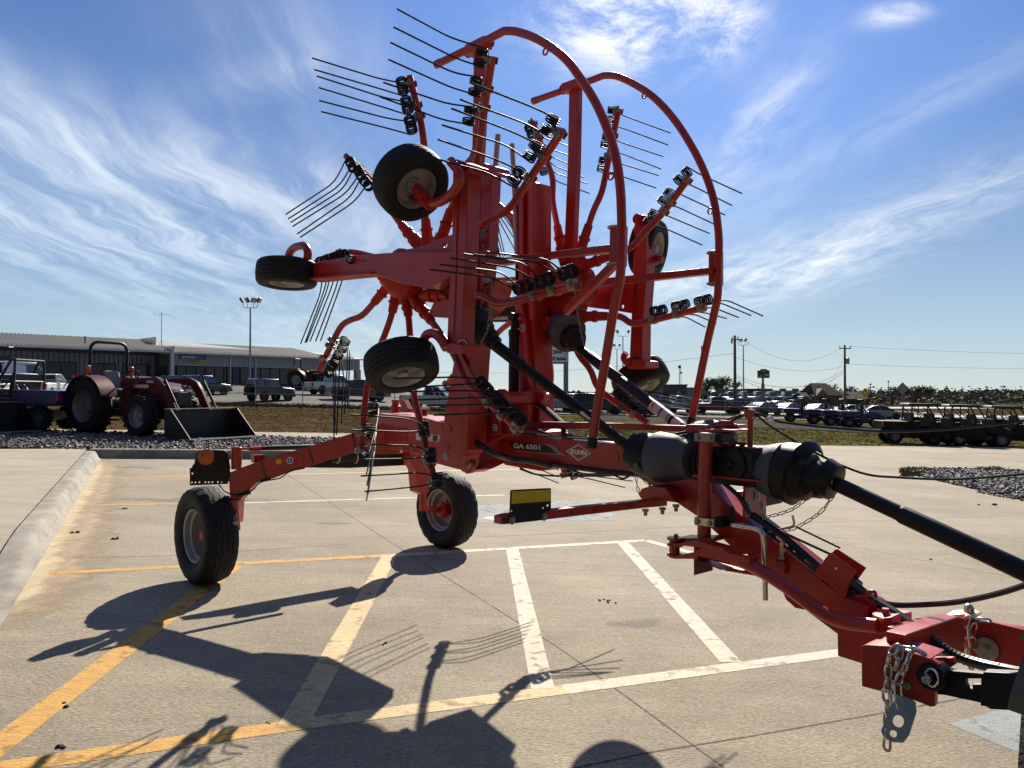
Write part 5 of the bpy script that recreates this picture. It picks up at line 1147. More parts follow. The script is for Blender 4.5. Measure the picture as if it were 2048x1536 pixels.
# far side shaft
s2, q2 = shaft([(1150, 690, .48), (1385, 872, .10)], .031, 0, steps=((.15, .45, 1.2), (.45, 1, 1.08)))
d2 = (q2[1] - q2[0]).normalized()
bell(P(1113, 648, .48), d2, [(0, .075), (.03, .105), (.12, .118), (.13, .122), (.19, .135), (.19, .11)], 'grey', s2)
bell(P(1135, 668, .48), d2, [(-.01, .13), (.035, .125), (.06, .095), (.12, .085), (.13, .06), (.17, .052), (.175, .04), (.2, .036)], 'black', s2)
for t0, t1, m in ((.72, .79, 'label'), (.735, .745, 'labelred'), (.80, .86, 'label'), (.845, .852, 'decalblk'), (.88, .93, 'label')):
    a = q2[0] + (q2[1] - q2[0]) * t0; b = q2[0] + (q2[1] - q2[0]) * t1; mb = MB(); mb.tube([a, b], .0345 if m == 'label' else .0349, 18, caps=False); rb(mb, 'shaft_label', m, s2, 0)
bell(P(1392, 880, .10), AV, [(-.05, .06), (0, .10), (.10, .115), (.2, .09)], 'grey', s2)
# gearbox
gb = MB(); c = P(1478, 930, -.02); gb.box(c, AV * .15, LV * .10, ZV * .095); gbx = rb(gb, 'gearbox', 'black', None, .025)
mb = MB(); mb.lathe(P(1462, 929, -.12), -LV, [(-.02, .085), (.012, .082), (.016, .066), (.012, .05), (.016, .034), (.008, .02), (.02, .012), (.02, 0)], 24); rb(mb, 'bearing_cover', 'black', gbx, 0)
for k in range(6): a = k * 1.047; mb = MB(); mb.bolt(P(1462, 929, -.13) + (AV * math.cos(a) + ZV * math.sin(a)) * .026, -LV, .006, .008); rb(mb, 'cover_bolt', 'black', gbx, 0)
bell(P(1396, 923, -.08), AV, [(0, .06), (.02, .078), (.12, .078), (.13, .06)], 'black', gbx, name='shaft_collar')
for u in (1402, 1410): bell(P(u, 924, -.08), AV, [(0, .084), (.012, .084)], 'black', gbx, name='collar_rib')
for (u, v, m) in ((1467, 893, 'red'), (1484, 896, 'redlt')):
    mb = MB(); mb.lathe(P(u, v, -.03), ZV, [(-.04, .014), (.015, .014), (.015, .022), (.03, .022)], 8); rb(mb, 'filler_plug', m, gbx, 0)
mb = MB(); a = P(1484, 900, -.11); b = P(1484, 962, -.11); mb.tube([a, b], .010, 8); rb(mb, 'stud', 'black', gbx, 0)
# tractor side shaft with its big bell
s3, q3 = shaft([(1660, 962, 0), (2120, 1176, .0)], .034, 0, steps=((.345, 1.0, 1.16),))
d3 = (q3[1] - q3[0]).normalized()
bell(P(1500, 933, 0), AV, [(-.04, .05), (-.035, .09), (.02, .10), (.03, .09)], 'black', s3, name='shaft_collar')
bm_ = (P(1600, 950, 0) - P(1514, 936, 0)).normalized()
bell(P(1514, 936, 0), bm_, [(-.012, .07), (0, .098), (.05, .118), (.053, .121), (.11, .138), (.135, .142), (.135, .12)], 'grey', s3)
bell(P(1573, 943, 0), (bm_ + d3 * .5).normalized(), [(-.02, .140), (.06, .150), (.065, .128), (.07, .122), (.12, .112), (.13, .092), (.19, .082), (.195, .055), (.23, .05)], 'black', s3)
bell(P(1612, 935, 0), d3, [(-.03, .13), (.0, .128), (.03, .10)], 'black', s3, R(30), R(150))
bell(P(1655, 958, 0), d3, [(-.02, .095), (.04, .085), (.045, .07)], 'black', s3)
mb = MB(); mb.box(P(1660, 962, -.062), AV * .010, LV * .002, ZV * .012); rb(mb, 'yellow_clip', 'yellow', s3, 0)
def chainP(name, pts, L=.036, w=.018, r=.0024, m='galv', parent=None, sag=True):
    q = smooth([P(*p) for p in pts], 8); mb = MB(); chain(mb, q, L, w, r); return rb(mb, name, m, parent, 0, 60)
chainP('guard_chain', [(1625, 985, -.10), (1585, 1018, -.12), (1525, 1037, -.14)], .042, .020); chainP('guard_chain', [(1668, 988, -.06), (1640, 1025, -.1), (1590, 1056, -.14), (1565, 1060, -.14)], .042, .020)
chainP('guard_chain', [(1270, 926, -.22), (1272, 955, -.22), (1277, 983, -.2), (1283, 995, -.18)]); chainP('guard_chain', [(1272, 928, -.22), (1284, 955, -.2), (1299, 970, -.18), (1300, 978, -.18)]); chainP('guard_chain', [(1304, 938, -.2), (1302, 958, -.18), (1298, 975, -.18)])
chainP('guard_chain', [(983, 545, -.5), (982, 600, -.52), (976, 655, -.55), (962, 685, -.58)]); chainP('guard_chain', [(1146, 570, .36), (1152, 600, .36), (1156, 630, .35), (1160, 655, .34), (1168, 690, .34)]); chainP('guard_chain', [(972, 575, -.48), (965, 600, -.48), (960, 618, -.5)])
mb = MB(); mb.lathe(P(972, 632, -.40), ZV, [(-.03, .02), (0, .034), (.025, .03), (.04, .012)], 14); rb(mb, 'red_knob', 'red', None, 0)

# --- steering bar, headstock, drawbar gear
prism_L('steering_bar', [(1050, 843), (1180, 845), (1380, 852), (1460, 846), (1462, 860), (1380, 863), (1180, 858), (1050, 857)], .02, .07)
prism_L('steering_bar', [(820, 833), (890, 836), (890, 847), (820, 845)], .02, .08)
prism_L('bar_head', [(1371, 849), (1470, 850), (1470, 854), (1467, 856), (1371, 866)], -.04, .10)
sp = MB()
for v0, v1, r in ((848, 852, .05), (856, 861, .06), (874, 877, .045)): sp.lathe(P(1454, v1, -.02), ZV, [(0, r), (.012, r)], 18)
sp.lathe(P(1454, 880, -.02), ZV, [(0, .036), (.10, .036)], 18); sp.lathe(P(1437, 852, -.02), ZV, [(0, .016), (.022, .016)], 8); rb(sp, 'link_pivot', 'red', None, .002)
prism_L('top_plate', [(1395, 862), (1420, 858), (1470, 860), (1470, 863), (1430, 868), (1395, 868)], -.16, .02)
prism_L('tower_plate', [(1422, 866), (1438, 866), (1438, 888), (1448, 893), (1510, 895), (1516, 897), (1510, 899), (1440, 897), (1438, 966), (1422, 962)], -.10, -.04)
prism_L('base_plate', [(1384, 948), (1420, 950), (1530, 962), (1530, 966), (1420, 956), (1384, 955)], -.14, .10)
tubeP('steering_pillar', [(1412, 866), (1409, 960), (1408, 1085)], .033, 'red', L=-.20, n=10)
for v0, dn in ((875, -.005), (1044, -.005)):
    mb = MB(); c = P(1410 if v0 < 900 else 1410, v0, -.235); mb.box(c, AV * .055, LV * .012, ZV * .020); o = rb(mb, 'pillar_clamp', 'galv' if v0 < 900 else 'zinc', None, .003)
    mb = MB(); mb.box(c + AV * .05 + LV * .07, AV * .035, LV * .06, ZV * .02); rb(mb, 'clamp_block', 'black', o, .003)
    for e in (-.035, .035): mb = MB(); mb.bolt(c + AV * e - LV * .012, -LV, .011, .014); rb(mb, 'clamp_bolt', 'galv', o, 0)
prism_L('pillar_foot', [(1338, 1080), (1350, 1076), (1425, 1077), (1428, 1083), (1410, 1088), (1345, 1088)], -.26, -.12)
# crank arm bracket and long curved steering rod
br = MB()
for v in (1079, 1092, 1112): br.lathe(P(1350, v, -.28), ZV, [(0, .040), (.012, .040)], 16)
br.lathe(P(1349, 1115, -.28), ZV, [(0, .026), (.10, .026)], 14); br.lathe(P(1352, 1078, -.28), ZV, [(0, .012), (.025, .010)], 8); rb(br, 'rod_eye', 'red', None, .002)
prism_L('rod_fork', [(1345, 1087), (1400, 1083), (1446, 1096), (1455, 1106), (1500, 1116), (1500, 1128), (1440, 1122), (1395, 1112), (1395, 1120), (1450, 1140), (1440, 1140), (1385, 1118), (1345, 1118), (1345, 1112), (1385, 1106), (1400, 1096), (1370, 1092), (1345, 1092)], -.32, -.24)
tubeP('steering_rod', [(1395, 1102, -.28), (1440, 1112, -.28), (1500, 1130, -.28), (1570, 1172, -.28), (1640, 1222, -.27), (1690, 1244, -.26), (1755, 1252, -.26)], .030, 'red', sm=True, n=12)
prism_L('rod_guard', [(1425, 1125), (1480, 1140), (1540, 1150), (1570, 1165), (1600, 1195), (1608, 1220), (1590, 1216), (1572, 1200), (1562, 1178), (1510, 1152), (1450, 1142)], -.10, -.06, 'redlt')
prism_L('rust_plate', [(1387, 1085), (1422, 1080), (1422, 1142), (1387, 1151)], -.16, -.14, 'rust')
# bracket plate with stickers ahead of the gearbox
bp_ = prism_S('hose_plate', [(1490, 966), (1533, 962), (1533, 1066), (1519, 1066), (1519, 1033), (1507, 1030), (1503, 1074), (1488, 1072)], 3.98, .012)
lb_ = MB(); lb_.prism([Q(u, v, 3.982) for u, v in ((1508, 980), (1519, 979), (1519, 1001), (1508, 1002))], AV * -.001); w1 = rb(lb_, 'square_sticker', 'white', bp_, 0)
lb_ = MB(); lb_.prism([Q(u, v, 3.9835) for u, v in ((1509, 981), (1518, 980), (1518, 1000), (1509, 1001))], AV * -.001); rb(lb_, 'sticker_field', 'decalblk', w1, 0)
mb = MB(); mb.tube([Q(1513.5, 989, 3.985) + (LV * math.cos(x * .55) + ZV * math.sin(x * .55)) * .009 for x in range(9)], .0022, 5); rb(mb, 'sticker_mark', 'white', w1, 0)
for u, v in ((1498, 1014), (1527, 1011)):
    p = Q(u, v, 3.982); mb = MB(); mb.lathe(p, AV, [(0, .020), (.0015, .020)], 20); o = rb(mb, 'round_sticker', 'white', bp_, 0); mb = MB(); mb.lathe(p, AV, [(0, .017), (.0024, .017)], 20); rb(mb, 'sticker_centre', 'blue', o, 0)
    mb = MB(); mb.bar(p + AV * .003 - ZV * .011, p + AV * .003 + ZV * .012, .007, .001, AV); rb(mb, 'sticker_mark', 'white', o, 0)
# coil holder and crank
tubeP('crank_handle', [(1464, 1051), (1464, 1049), (1510, 1056), (1525, 1064), (1528, 1090), (1531, 1200)], .0125, 'chrome', .05, L=-.17)
tubeP('crank_grip', [(1463, 1048), (1462, 1012)], .0135, 'black', L=-.17)
tubeP('support_rod', [(1585, 1030), (1590, 1052), (1556, 1060)], .006, 'chrome', .02, L=-.02); tubeP('rubber_strap', [(1591, 1053), (1680, 1096)], .0045, 'hose', L=-.02); tubeP('rubber_strap', [(1560, 1062), (1660, 1108)], .006, 'hose', L=-.06)
bxp = prism_L('drawbar_box', [(1628, 1146), (1660, 1104), (1712, 1142), (1698, 1168), (1690, 1196)], -.11, -.10); prism_L('drawbar_box', [(1648, 1120), (1672, 1097), (1732, 1136), (1700, 1180)], .09, .10)
prism_L('box_floor', [(1650, 1150), (1690, 1178), (1690, 1196), (1640, 1162)], -.10, .09, 'black'); disc('box_rivet', 1672, 1137, -.111, .006, 'label', bxp)
prism_L('latch_block', [(1551, 1120), (1569, 1123), (1569, 1150), (1553, 1148)], -.125, -.095); prism_L('latch_stop', [(1557, 1110), (1567, 1112), (1567, 1122), (1556, 1120)], -.12, -.10, 'rim'); prism_L('latch_grip', [(1559, 1082), (1567, 1084), (1566, 1112), (1558, 1110)], -.12, -.10, 'zinc')
# hoses
def hoseP(pts, r, name='hydraulic_hose', m='hose', parent=None): return tubeP(name, pts, r, m, sm=True, parent=parent, n=8)
hoseP([(945, 800, -.16), (938, 830, -.2), (940, 860, -.3), (955, 885, -.36), (985, 905, -.36), (1020, 917, -.22), (1060, 922, -.16), (1100, 931, -.15)], .020)
hoseP([(1055, 800, .24), (1085, 815, .2), (1110, 835, .15), (1125, 850, .1), (1130, 868, .05), (1142, 875, 0)], .021)
hoseP([(1000, 866, -.12), (1060, 868, -.1), (1094, 872, -.1), (1150, 876, -.1), (1240, 882, -.1)], .006); hoseP([(1053, 845, .0), (1090, 866, -.06), (1130, 872, -.06), (1180, 877, -.06), (1280, 882, -.06)], .008)
hoseP([(1100, 930, -.11), (1160, 937, -.11), (1230, 946, -.11), (1290, 950, -.11)], .014); hoseP([(1090, 925, -.12), (1140, 938, -.12), (1170, 948, -.12), (1220, 948, -.12), (1245, 957, -.12), (1265, 948, -.12)], .006); hoseP([(1040, 938, -.05), (1080, 950, -.05), (1160, 952, -.05), (1230, 950, -.05), (1262, 940, -.05)], .006)
hoseP([(1505, 1030, -.06), (1560, 1068, -.08), (1610, 1110, -.08), (1655, 1150, -.06)], .018); hoseP([(1525, 1058, -.11), (1570, 1094, -.11), (1615, 1130, -.11), (1650, 1160, -.08)], .009); hoseP([(1440, 960, -.1), (1480, 995, -.1), (1500, 1028, -.08)], .012)
for u, v in ((1530, 1060), (1545, 1072), (1580, 1098), (1595, 1110), (1603, 1116)):
    a = P(u - 4, v - 3, -.112); b = P(u + 4, v + 3, -.112); mb = MB(); mb.tube([a, b], .0135, 6); rb(mb, 'hose_fitting', 'black', None, .001)
hoseP([(1700, 1165, -.03), (1725, 1186, -.03), (1752, 1200, -.02), (1790, 1210, .0), (1850, 1209, .1), (1920, 1203, .1), (2000, 1186, .1), (2080, 1160, .1)], .013)
hoseP([(1698, 1160, 0), (1740, 1195, -.02), (1790, 1226, -.05), (1850, 1270, -.1), (1920, 1315, -.15), (2010, 1340, -.2), (2080, 1350, -.2)], .021, 'hose_bundle')
hb = MB()
for i in range(18):
    t = i / 18; a = smooth([P(1850, 1270, -.1), P(1920, 1315, -.15), P(2010, 1340, -.2)], 18)[i * 2]; a2_ = smooth([P(1850, 1270, -.1), P(1920, 1315, -.15), P(2010, 1340, -.2)], 18)[i * 2 + 1]; hb.tube([a, a + (a2_ - a) * .35], .0222, 10)
rb(hb, 'spiral_wrap', 'hose', None, 0)
hoseP([(985, 402, -.30), (998, 412, -.30), (990, 460, -.30), (1000, 515, -.30)], .006); hoseP([(976, 470, -.30), (984, 512, -.30), (992, 540, -.28)], .005); hoseP([(968, 640, -.25), (972, 700, -.24), (962, 745, -.2), (968, 790, -.16)], .009)
# control cords over a red guide post
tubeP('cord_guide', [(1500, 895), (1501, 830)], .014, 'red', L=.0, n=8)
mb = MB(); mb.lathe(P(1501, 828, 0), LV, [(-.02, .012), (-.02, .026), (.02, .026), (.02, .012)], 14); rb(mb, 'guide_eye', 'red', None, 0)
hoseP([(1240, 890, -.14), (1340, 876, -.10), (1430, 855, -.04), (1501, 829, 0), (1540, 852, .02), (1620, 900, .05), (1720, 945, .1), (1800, 955, .2), (1920, 958, .3), (2080, 945, .4)], .0055, 'control_cord')
hoseP([(1290, 880, -.1), (1400, 857, -.02), (1501, 827, 0), (1560, 844, .1), (1680, 857, .3), (1780, 863, .5), (1900, 858, .7), (2000, 848, .9), (2080, 836, 1.0)], .0065, 'control_cord')
for u, v in ((1510, 831), (1541, 839)):
    mb = MB(); q_ = P(u, v, .02); mb.tube([q_ + (AV * math.cos(x * .5236) + ZV * math.sin(x * .5236)) * .012 for x in range(12)], .008, 8, closed=True); rb(mb, 'cord_ring', 'white', None, 0)
# left warning panel on its arm
s0 = sl(P(1335, 1003, -.12))[0]
wa = prism_S('panel_arm', [(1003, 1033), (1018, 1029), (1180, 1012), (1335, 996), (1335, 1012), (1290, 1016), (1180, 1029), (1024, 1048), (1003, 1049)], s0, .05)
prism_S('arm_socket', [(1005, 1035), (1011, 1033), (1011, 1046), (1005, 1047)], s0 + .002, .004, 'decalblk', wa, 0)
for u, v in ((1145, 1026), (1189, 1021), (1259, 1012)): 
    mb = MB(); mb.lathe(Q(u, v, s0), AV, [(0, .007), (.0015, .007)], 12); rb(mb, 'arm_hole', 'decalblk', wa, 0)
wp = plate_holes('warning_panel', [(1022, 982), (1024, 980), (1102, 976), (1102, 1020), (1092, 1024), (1090, 1040), (1020, 1047)], [rnd_hole(1024, 1022, 1.9), rnd_hole(1087, 1016, 2.2), rnd_hole(1096, 1011, 2.6)], lambda u, v: Q(u, v, s0 + .012), AV * -.006, 'black')
mb = MB(); mb.prism([Q(u, v, s0 + .0145) for u, v in ((1024, 983), (1101, 979), (1101, 1002), (1023, 1008))], AV * -.002); rb(mb, 'yellow_reflector', 'yellow', wp, 0)
for u, v in ((1024, 1041), (1088, 1034)): mb = MB(); mb.bolt(Q(u, v, s0 + .012), AV, .012, .01); rb(mb, 'panel_bolt', 'galv', wp, 0)
prism_L('arm_bracket', [(1277, 990), (1282, 978), (1300, 972), (1330, 975), (1352, 1005), (1335, 1003), (1282, 998)], -.20, -.10)
for u, v in ((1291, 1018), (1325, 1015), (1352, 1009)): mb = MB(); mb.lathe(P(u, v, -.18), -ZV, [(0, .018), (.012, .018), (.012, .011), (.035, .010)], 8); rb(mb, 'arm_bolt', 'galv', None, 0)
# right panel beyond the gearbox
mb = MB(); a = P(1530, 984, .35); mb.box(a, AV * .02, LV * .28, ZV * .028); rb(mb, 'panel_arm', 'red', None, .004)
mb = MB(); c = P(1540, 989, .30); mb.box(c, AV * .012, LV * .11, ZV * .055); rb(mb, 'warning_panel', 'black', None, .003)
mb = MB(); a = P(1570, 983, .60); mb.box(a, AV * .02, LV * .14, ZV * .028); rb(mb, 'panel_arm', 'red', None, .004)

# --- rear axle arms and lights
AA, AB = MP(.13, -1.0, 0), MP(.98, -.14, 0); AD = (AB - AA).normalized(); AN = Vector((AD.y, -AD.x, 0)); AN = AN if AN.dot(CAM - AA) > 0 else -AN
def QA(u, v, o=0.0):                                     # on the upright face of the slanting near axle arm
    d = ray(u, v); return CAM + d * ((o - (CAM - AA).dot(AN)) / d.dot(AN))
def prism_A(name, pts, o, th, m='red', parent=None, bev=.004):
    mb = MB(); mb.prism([QA(u, v, o) for u, v in pts], AN * -th); return rb(mb, name, m, parent, bev)
aa = prism_A('axle_arm', [(700, 868), (716, 862), (770, 846), (800, 850), (800, 908), (730, 908), (716, 903), (640, 926), (599, 939), (575, 945), (546, 957), (513, 965), (495, 983), (477, 1003), (474, 1048), (467, 1048), (461, 1010), (458, 968), (460, 945), (483, 935), (500, 929), (523, 920), (576, 905)], 0, .13)
prism_A('cover_plate', [(556, 910), (565, 906), (604, 909), (606, 932), (590, 938), (560, 942)], .006, .006, 'red', aa)
mb = MB(); p = QA(580, 921, .006); mb.lathe(p, AN, [(0, .026), (.0015, .026)], 20); o = rb(mb, 'round_sticker', 'white', aa, 0); mb = MB(); mb.lathe(p, AN, [(0, .020), (.0024, .020)], 20); rb(mb, 'sticker_centre', 'blue', o, 0)
mb = MB(); mb.bar(p + AN * .003 - ZV * .012, p + AN * .003 + ZV * .012, .008, .001, AN); rb(mb, 'sticker_mark', 'white', o, 0)
mb = MB(); mb.lathe(QA(591, 922, .006), AN, [(0, .018), (.001, .018)], 16); rb(mb, 'plug', 'redlt', aa, 0); mb = MB(); mb.lathe(QA(557.5, 923, .004), AN, [(0, .022), (.004, .022)], 16); rb(mb, 'side_reflector', 'yellow', aa, 0)
for (u0, v0, u1, v1) in ((522, 920, 532, 958), (616, 894, 627, 928), (704, 864, 712, 902)): mb = MB(); mb.bar(QA(u0, v0, .002), QA(u1, v1, .002), .010, .004, AN); rb(mb, 'cable_tie', 'hose', aa, 0)
mb = MB(); mb.lathe(Q(473, 938, .15), ZV, [(0, .040), (.165, .040), (.172, .034)], 18); rb(mb, 'kingpin_tube', 'red', None, 0)
mb = MB(); mb.tube([Q(467, 1000, .15), Q(472, 1060, .15)], .035, 14); a = Q(472, 1052, .15); mb.tube([a, cn + LV * .12, cn], .035, 12); rb(mb, 'stub_axle', 'red', None, 0)
mb = MB(); mb.box(Q(516, 917, .16), LV * .045, AV * .03, ZV * .03); rb(mb, 'stop_block', 'red', None, .004)
mb = MB(); mb.tube([Q(480, 897, .15), Q(503, 898, .15)], .010, 8); mb.tube([Q(500, 898, .15), Q(520, 897, .15)], .020, 8); rb(mb, 'tie_rod_end', 'red', None, 0)
mb = MB(); mb.tube([Q(512, 897, .15), Q(535, 896, .15), Q(640, 893, .12), Q(740, 888, .1)], .017, 10, rs=[.014, .020, .022, .022]); rb(mb, 'tie_rod', 'black', None, 0)
lbx = prism_S('light_board', [(386, 936), (388, 930), (391, 928), (394, 908), (400, 901), (410, 899), (448, 900), (456, 904), (461, 933), (461, 939), (386, 939)], .12, .03, 'black')
plate_holes('lower_board', [(380, 936), (461, 933), (456, 968), (380, 971)], [rnd_hole(u, v, 2.0) for u, v in ((385, 947), (384, 965), (391, 965), (399, 964.5), (411, 964.5), (418, 964.5), (425, 964.5), (436, 964), (444, 964))], lambda u, v: Q(u, v, .115), AV * -.005, 'black', lbx)
mb = MB(); mb.lathe(Q(411, 914, .12), AV, [(0, .062), (.02, .060), (.03, .045), (.034, .0)], 24); rb(mb, 'amber_lamp', 'amber', lbx, 0)
prism_S('board_bracket', [(449, 945), (462, 942), (462, 962), (449, 966)], .11, .08, 'red')
hq = [Q(438, 970, .14), QA(452, 984, .01), QA(478, 990, .012), QA(505, 980, .012), QA(516, 968, .012), QA(530, 962, .012), QA(560, 956, .012), QA(580, 943, .012), QA(610, 936, .012)]
mb = MB(); mb.tube(smooth(hq, 6), .005, 6); rb(mb, 'light_cable', 'hose', None, 0); mb = MB(); mb.tube([QA(476, 991, .014), QA(500, 984, .014)], .014, 8, rs=[.013, .017]); rb(mb, 'cable_plug', 'black', None, 0); mb = MB(); mb.tube([QA(522, 962, .014), QA(540, 958, .014)], .011, 8); rb(mb, 'cable_plug', 'black', None, 0)
# centre axle frame, far wheel leg, tube holder
cf_ = prism_L('axle_frame', [(756, 826), (775, 829), (850, 836), (885, 846), (888, 900), (880, 915), (830, 906), (775, 896), (757, 880)], -.16, .14)
prism_L('frame_recess', [(766, 849), (815, 856), (815, 884), (766, 880)], -.163, -.158, 'decalblk' if False else 'redlt', cf_)
for i in range(6): disc('frame_bolt', 764 + i * 20, 894 + i * 1.5, -.163, .012, 'galv', cf_)
prism_L('warning_label', [(832, 866), (880, 870), (877, 884), (832, 880)], -.1625, -.1595, 'label', cf_, 0); prism_L('label_print', [(866, 870), (876, 871), (874, 883), (865, 882)], -.1635, -.1595, 'decalblk', cf_, 0)
mb = MB(); mb.lathe(P(791, 832, .05), ZV, [(0, .05), (.012, .05), (.012, .036), (.06, .036), (.06, .045), (.08, .045), (.085, .03), (.115, .028), (.118, .034), (.13, .034)], 16); rb(mb, 'steering_post', 'red', None, 0)
prism_L('post_arm', [(797, 800), (806, 800), (816, 818), (816, 824), (806, 824)], .0, .05); mb = MB(); mb.lathe(P(848, 832, .05), ZV, [(0, .028), (.04, .028), (.04, .045), (.055, .045)], 14); rb(mb, 'steering_pin', 'red', None, 0)
fa = prism_S('axle_arm', [(820, 890), (870, 900), (872, 930), (866, 942), (857, 985), (850, 990), (836, 984), (832, 940), (822, 925)], .20, .13)
kp = Q(846, 985, .14); mb = MB(); mb.tube([Q(845, 925, .14), kp], .045, 16); mb.tube([kp, kp + V(0, 0, -.17), ], .034, 16); mb.tube(fillet([kp + V(0, 0, -.10), kp + V(0, 0, -.15) + LV * .04, cf - LV * .09, cf], .05), .030, 12); rb(mb, 'stub_axle', 'red', fa, 0)
mb = MB(); mb.lathe(cf - LV * .075, -LV, [(-.02, .082), (.005, .08), (.02, .06), (.03, .045)], 22); rb(mb, 'brake_flange', 'red', fa, 0)
bxk = prism_S('rear_crossbar', [(566, 935), (610, 922), (704, 905), (820, 900), (824, 930), (700, 936)], .02, .10, 'black')
mb = MB(); mb.tube([Q(660, 916, .06), Q(715, 912, .06)], .045, 16); tbx = rb(mb, 'document_tube', 'black', None, 0)
for u in (674, 710):
    c = Q(u, 915, .06); mb = MB(); mb.tube([c + (ZV * math.cos(x * .5236) + AV * math.sin(x * .5236)) * .048 for x in range(12)], .006, 6, closed=True); rb(mb, 'tube_strap', 'zinc', tbx, 0)
prism_L('perforated_plate', [(998, 918), (1110, 932), (1094, 940), (1080, 942), (1010, 930)], -.02, .10, 'redlt')
for u, v in ((1014, 924), (1034, 926), (1052, 929)): disc('plate_hole', u, v, -.021, .010, 'decalblk', rake)

# --- hitch headstock
hs = prism_L('headstock', [(1674, 1240), (1726, 1240), (1760, 1236), (1790, 1240), (1790, 1300), (1770, 1335), (1722, 1327), (1675, 1312)], -.13, .06)
mb = MB(); mb.lathe(P(1771, 1236, -.16), ZV, [(-.02, .03), (0, .05), (.012, .05), (.012, .03), (.02, .016), (.04, .014)], 16); rb(mb, 'headstock_pin', 'red', hs, 0)
prism_L('pin_lug', [(1755, 1238), (1785, 1234), (1785, 1262), (1755, 1268)], -.22, -.13, 'red', hs)
tubeP('hose_loop', [(1734, 1204), (1734, 1184), (1750, 1182), (1752, 1196)], .008, 'red', .02, L=-.05)
prism_L('box_rib', [(1700, 1192), (1725, 1190), (1752, 1206), (1756, 1232), (1730, 1225)], -.05, .05)
sc_, Lc_, zc_ = sl(P(1820, 1290, -.2)); 
hz = sl(P(1790, 1335, -.42)); print('hitch', hz, sc_, zc_)
S0, Z0 = hz[0], hz[2]
def mbox(name, s0, s1, L0, L1, z0, z1, m='red', bev=.004, parent=None):
    mb = MB(); mb.box(MP((s0 + s1) / 2, (L0 + L1) / 2, (z0 + z1) / 2), AV * (s1 - s0) / 2, LV * (L1 - L0) / 2, ZV * (z1 - z0) / 2); return rb(mb, name, m, parent, bev)
cb = prism_S('hitch_crossbeam', [(1812, 1272), (1815, 1269), (1916, 1233), (1930, 1237), (1930, 1308), (1904, 1320), (1871, 1329), (1815, 1318)], S0 + .03, .075)
prism_S('beam_gusset', [(1800, 1270), (1891, 1238), (1880, 1234), (1800, 1258)], S0 - .03, .05, parent=cb)
np_ = prism_L('hitch_plate', [(1722, 1295), (1785, 1297), (1835, 1308), (1862, 1318), (1880, 1330), (1871, 1345), (1870, 1413), (1860, 1414), (1830, 1402), (1790, 1391), (1723, 1373)], -.44, -.41)
prism_L('hitch_plate', [(1722, 1294), (1790, 1296), (1862, 1316), (1905, 1316), (1912, 1328), (1885, 1345), (1871, 1380), (1871, 1412), (1790, 1392), (1724, 1372)], -.33, -.30)
mb = MB(); mb.prism([P(u, v, -.445) for u, v in ((1722, 1293), (1730, 1290), (1785, 1293), (1862, 1318), (1858, 1322), (1780, 1299), (1722, 1297))], LV * .15); rb(mb, 'hitch_top_plate', 'red', np_, .003)
fp = prism_L('hitch_plate', [(1925, 1236), (1985, 1245), (2040, 1258), (2090, 1270), (2080, 1345), (2020, 1330), (1960, 1318), (1930, 1308)], .34, .37)
prism_L('hitch_plate', [(1900, 1236), (1960, 1240), (2040, 1254), (2080, 1262), (2070, 1330), (2000, 1318), (1930, 1300)], .45, .48)
mb = MB(); mb.lathe(P(1973, 1297, .33), -LV, [(0, .05), (.012, .05), (.012, .0)], 14); mb.lathe(P(1972, 1296, .318), -LV, [(0, .012), (.02, .012)], 10); rb(mb, 'latch_plate', 'galv', fp, .004)
prism_L('pin_plate', [(1888, 1231), (1930, 1228), (1948, 1234), (1945, 1240), (1915, 1240)], .34, .46, 'zinc')
mb = MB(); mb.lathe(P(1938, 1229, .40), ZV, [(0, .022), (.03, .022), (.045, .014), (.05, 0)], 14); rb(mb, 'pin_head', 'chrome', None, 0)
pin('link_pin', 1862, 1352, -.445, .016, .06, 'chrome', np_)
pin('plate_bolt', 1815, 1370, -.441, .014, .012, 'galv', np_)
HC = 'chrome'
def hchain(pts, name='locking_chain', L=.062, w=.034, r=.0058): return chainP(name, pts, L, w, r, HC)
hchain([(1800, 1292, -.45), (1780, 1310, -.47), (1777, 1345, -.475), (1772, 1380, -.475), (1775, 1420, -.475), (1774, 1500, -.475)])
hchain([(1802, 1294, -.45), (1796, 1320, -.465), (1790, 1350, -.465), (1786, 1385, -.47), (1787, 1410, -.48)])
hchain([(1806, 1300, -.45), (1822, 1300, -.46), (1812, 1330, -.475), (1798, 1360, -.475), (1797, 1395, -.48), (1804, 1418, -.48)])
hchain([(1822, 1302, -.45), (1840, 1303, -.46), (1851, 1318, -.46)])
hchain([(1936, 1234, .33), (1932, 1255, .32), (1934, 1285, .31), (1940, 1330, .31), (1946, 1340, .31)]); hchain([(1950, 1245, .33), (1975, 1240, .33), (1980, 1250, .34)]); hchain([(1952, 1245, .33), (1945, 1270, .32), (1950, 1300, .31)])
# keyhole plate on the chain
KP = [(1781, 1410), (1800, 1392), (1815, 1396), (1830, 1405), (1832, 1425), (1818, 1470), (1806, 1486), (1784, 1484), (1766, 1472), (1762, 1462)]
holes = [[(1796 + 12 * math.cos(a * .5236), 1443 + 13 * math.sin(a * .5236)) for a in range(12)], [(1786 + 8 * math.cos(a * .6283), 1468 + 8 * math.sin(a * .6283)) for a in range(10)]]
plate_holes('keyhole_plate', KP, holes, lambda u, v: P(u, v, -.49), LV * .008, mat('blued_zinc', (.30, .38, .46), .35, .8, .15, 12))

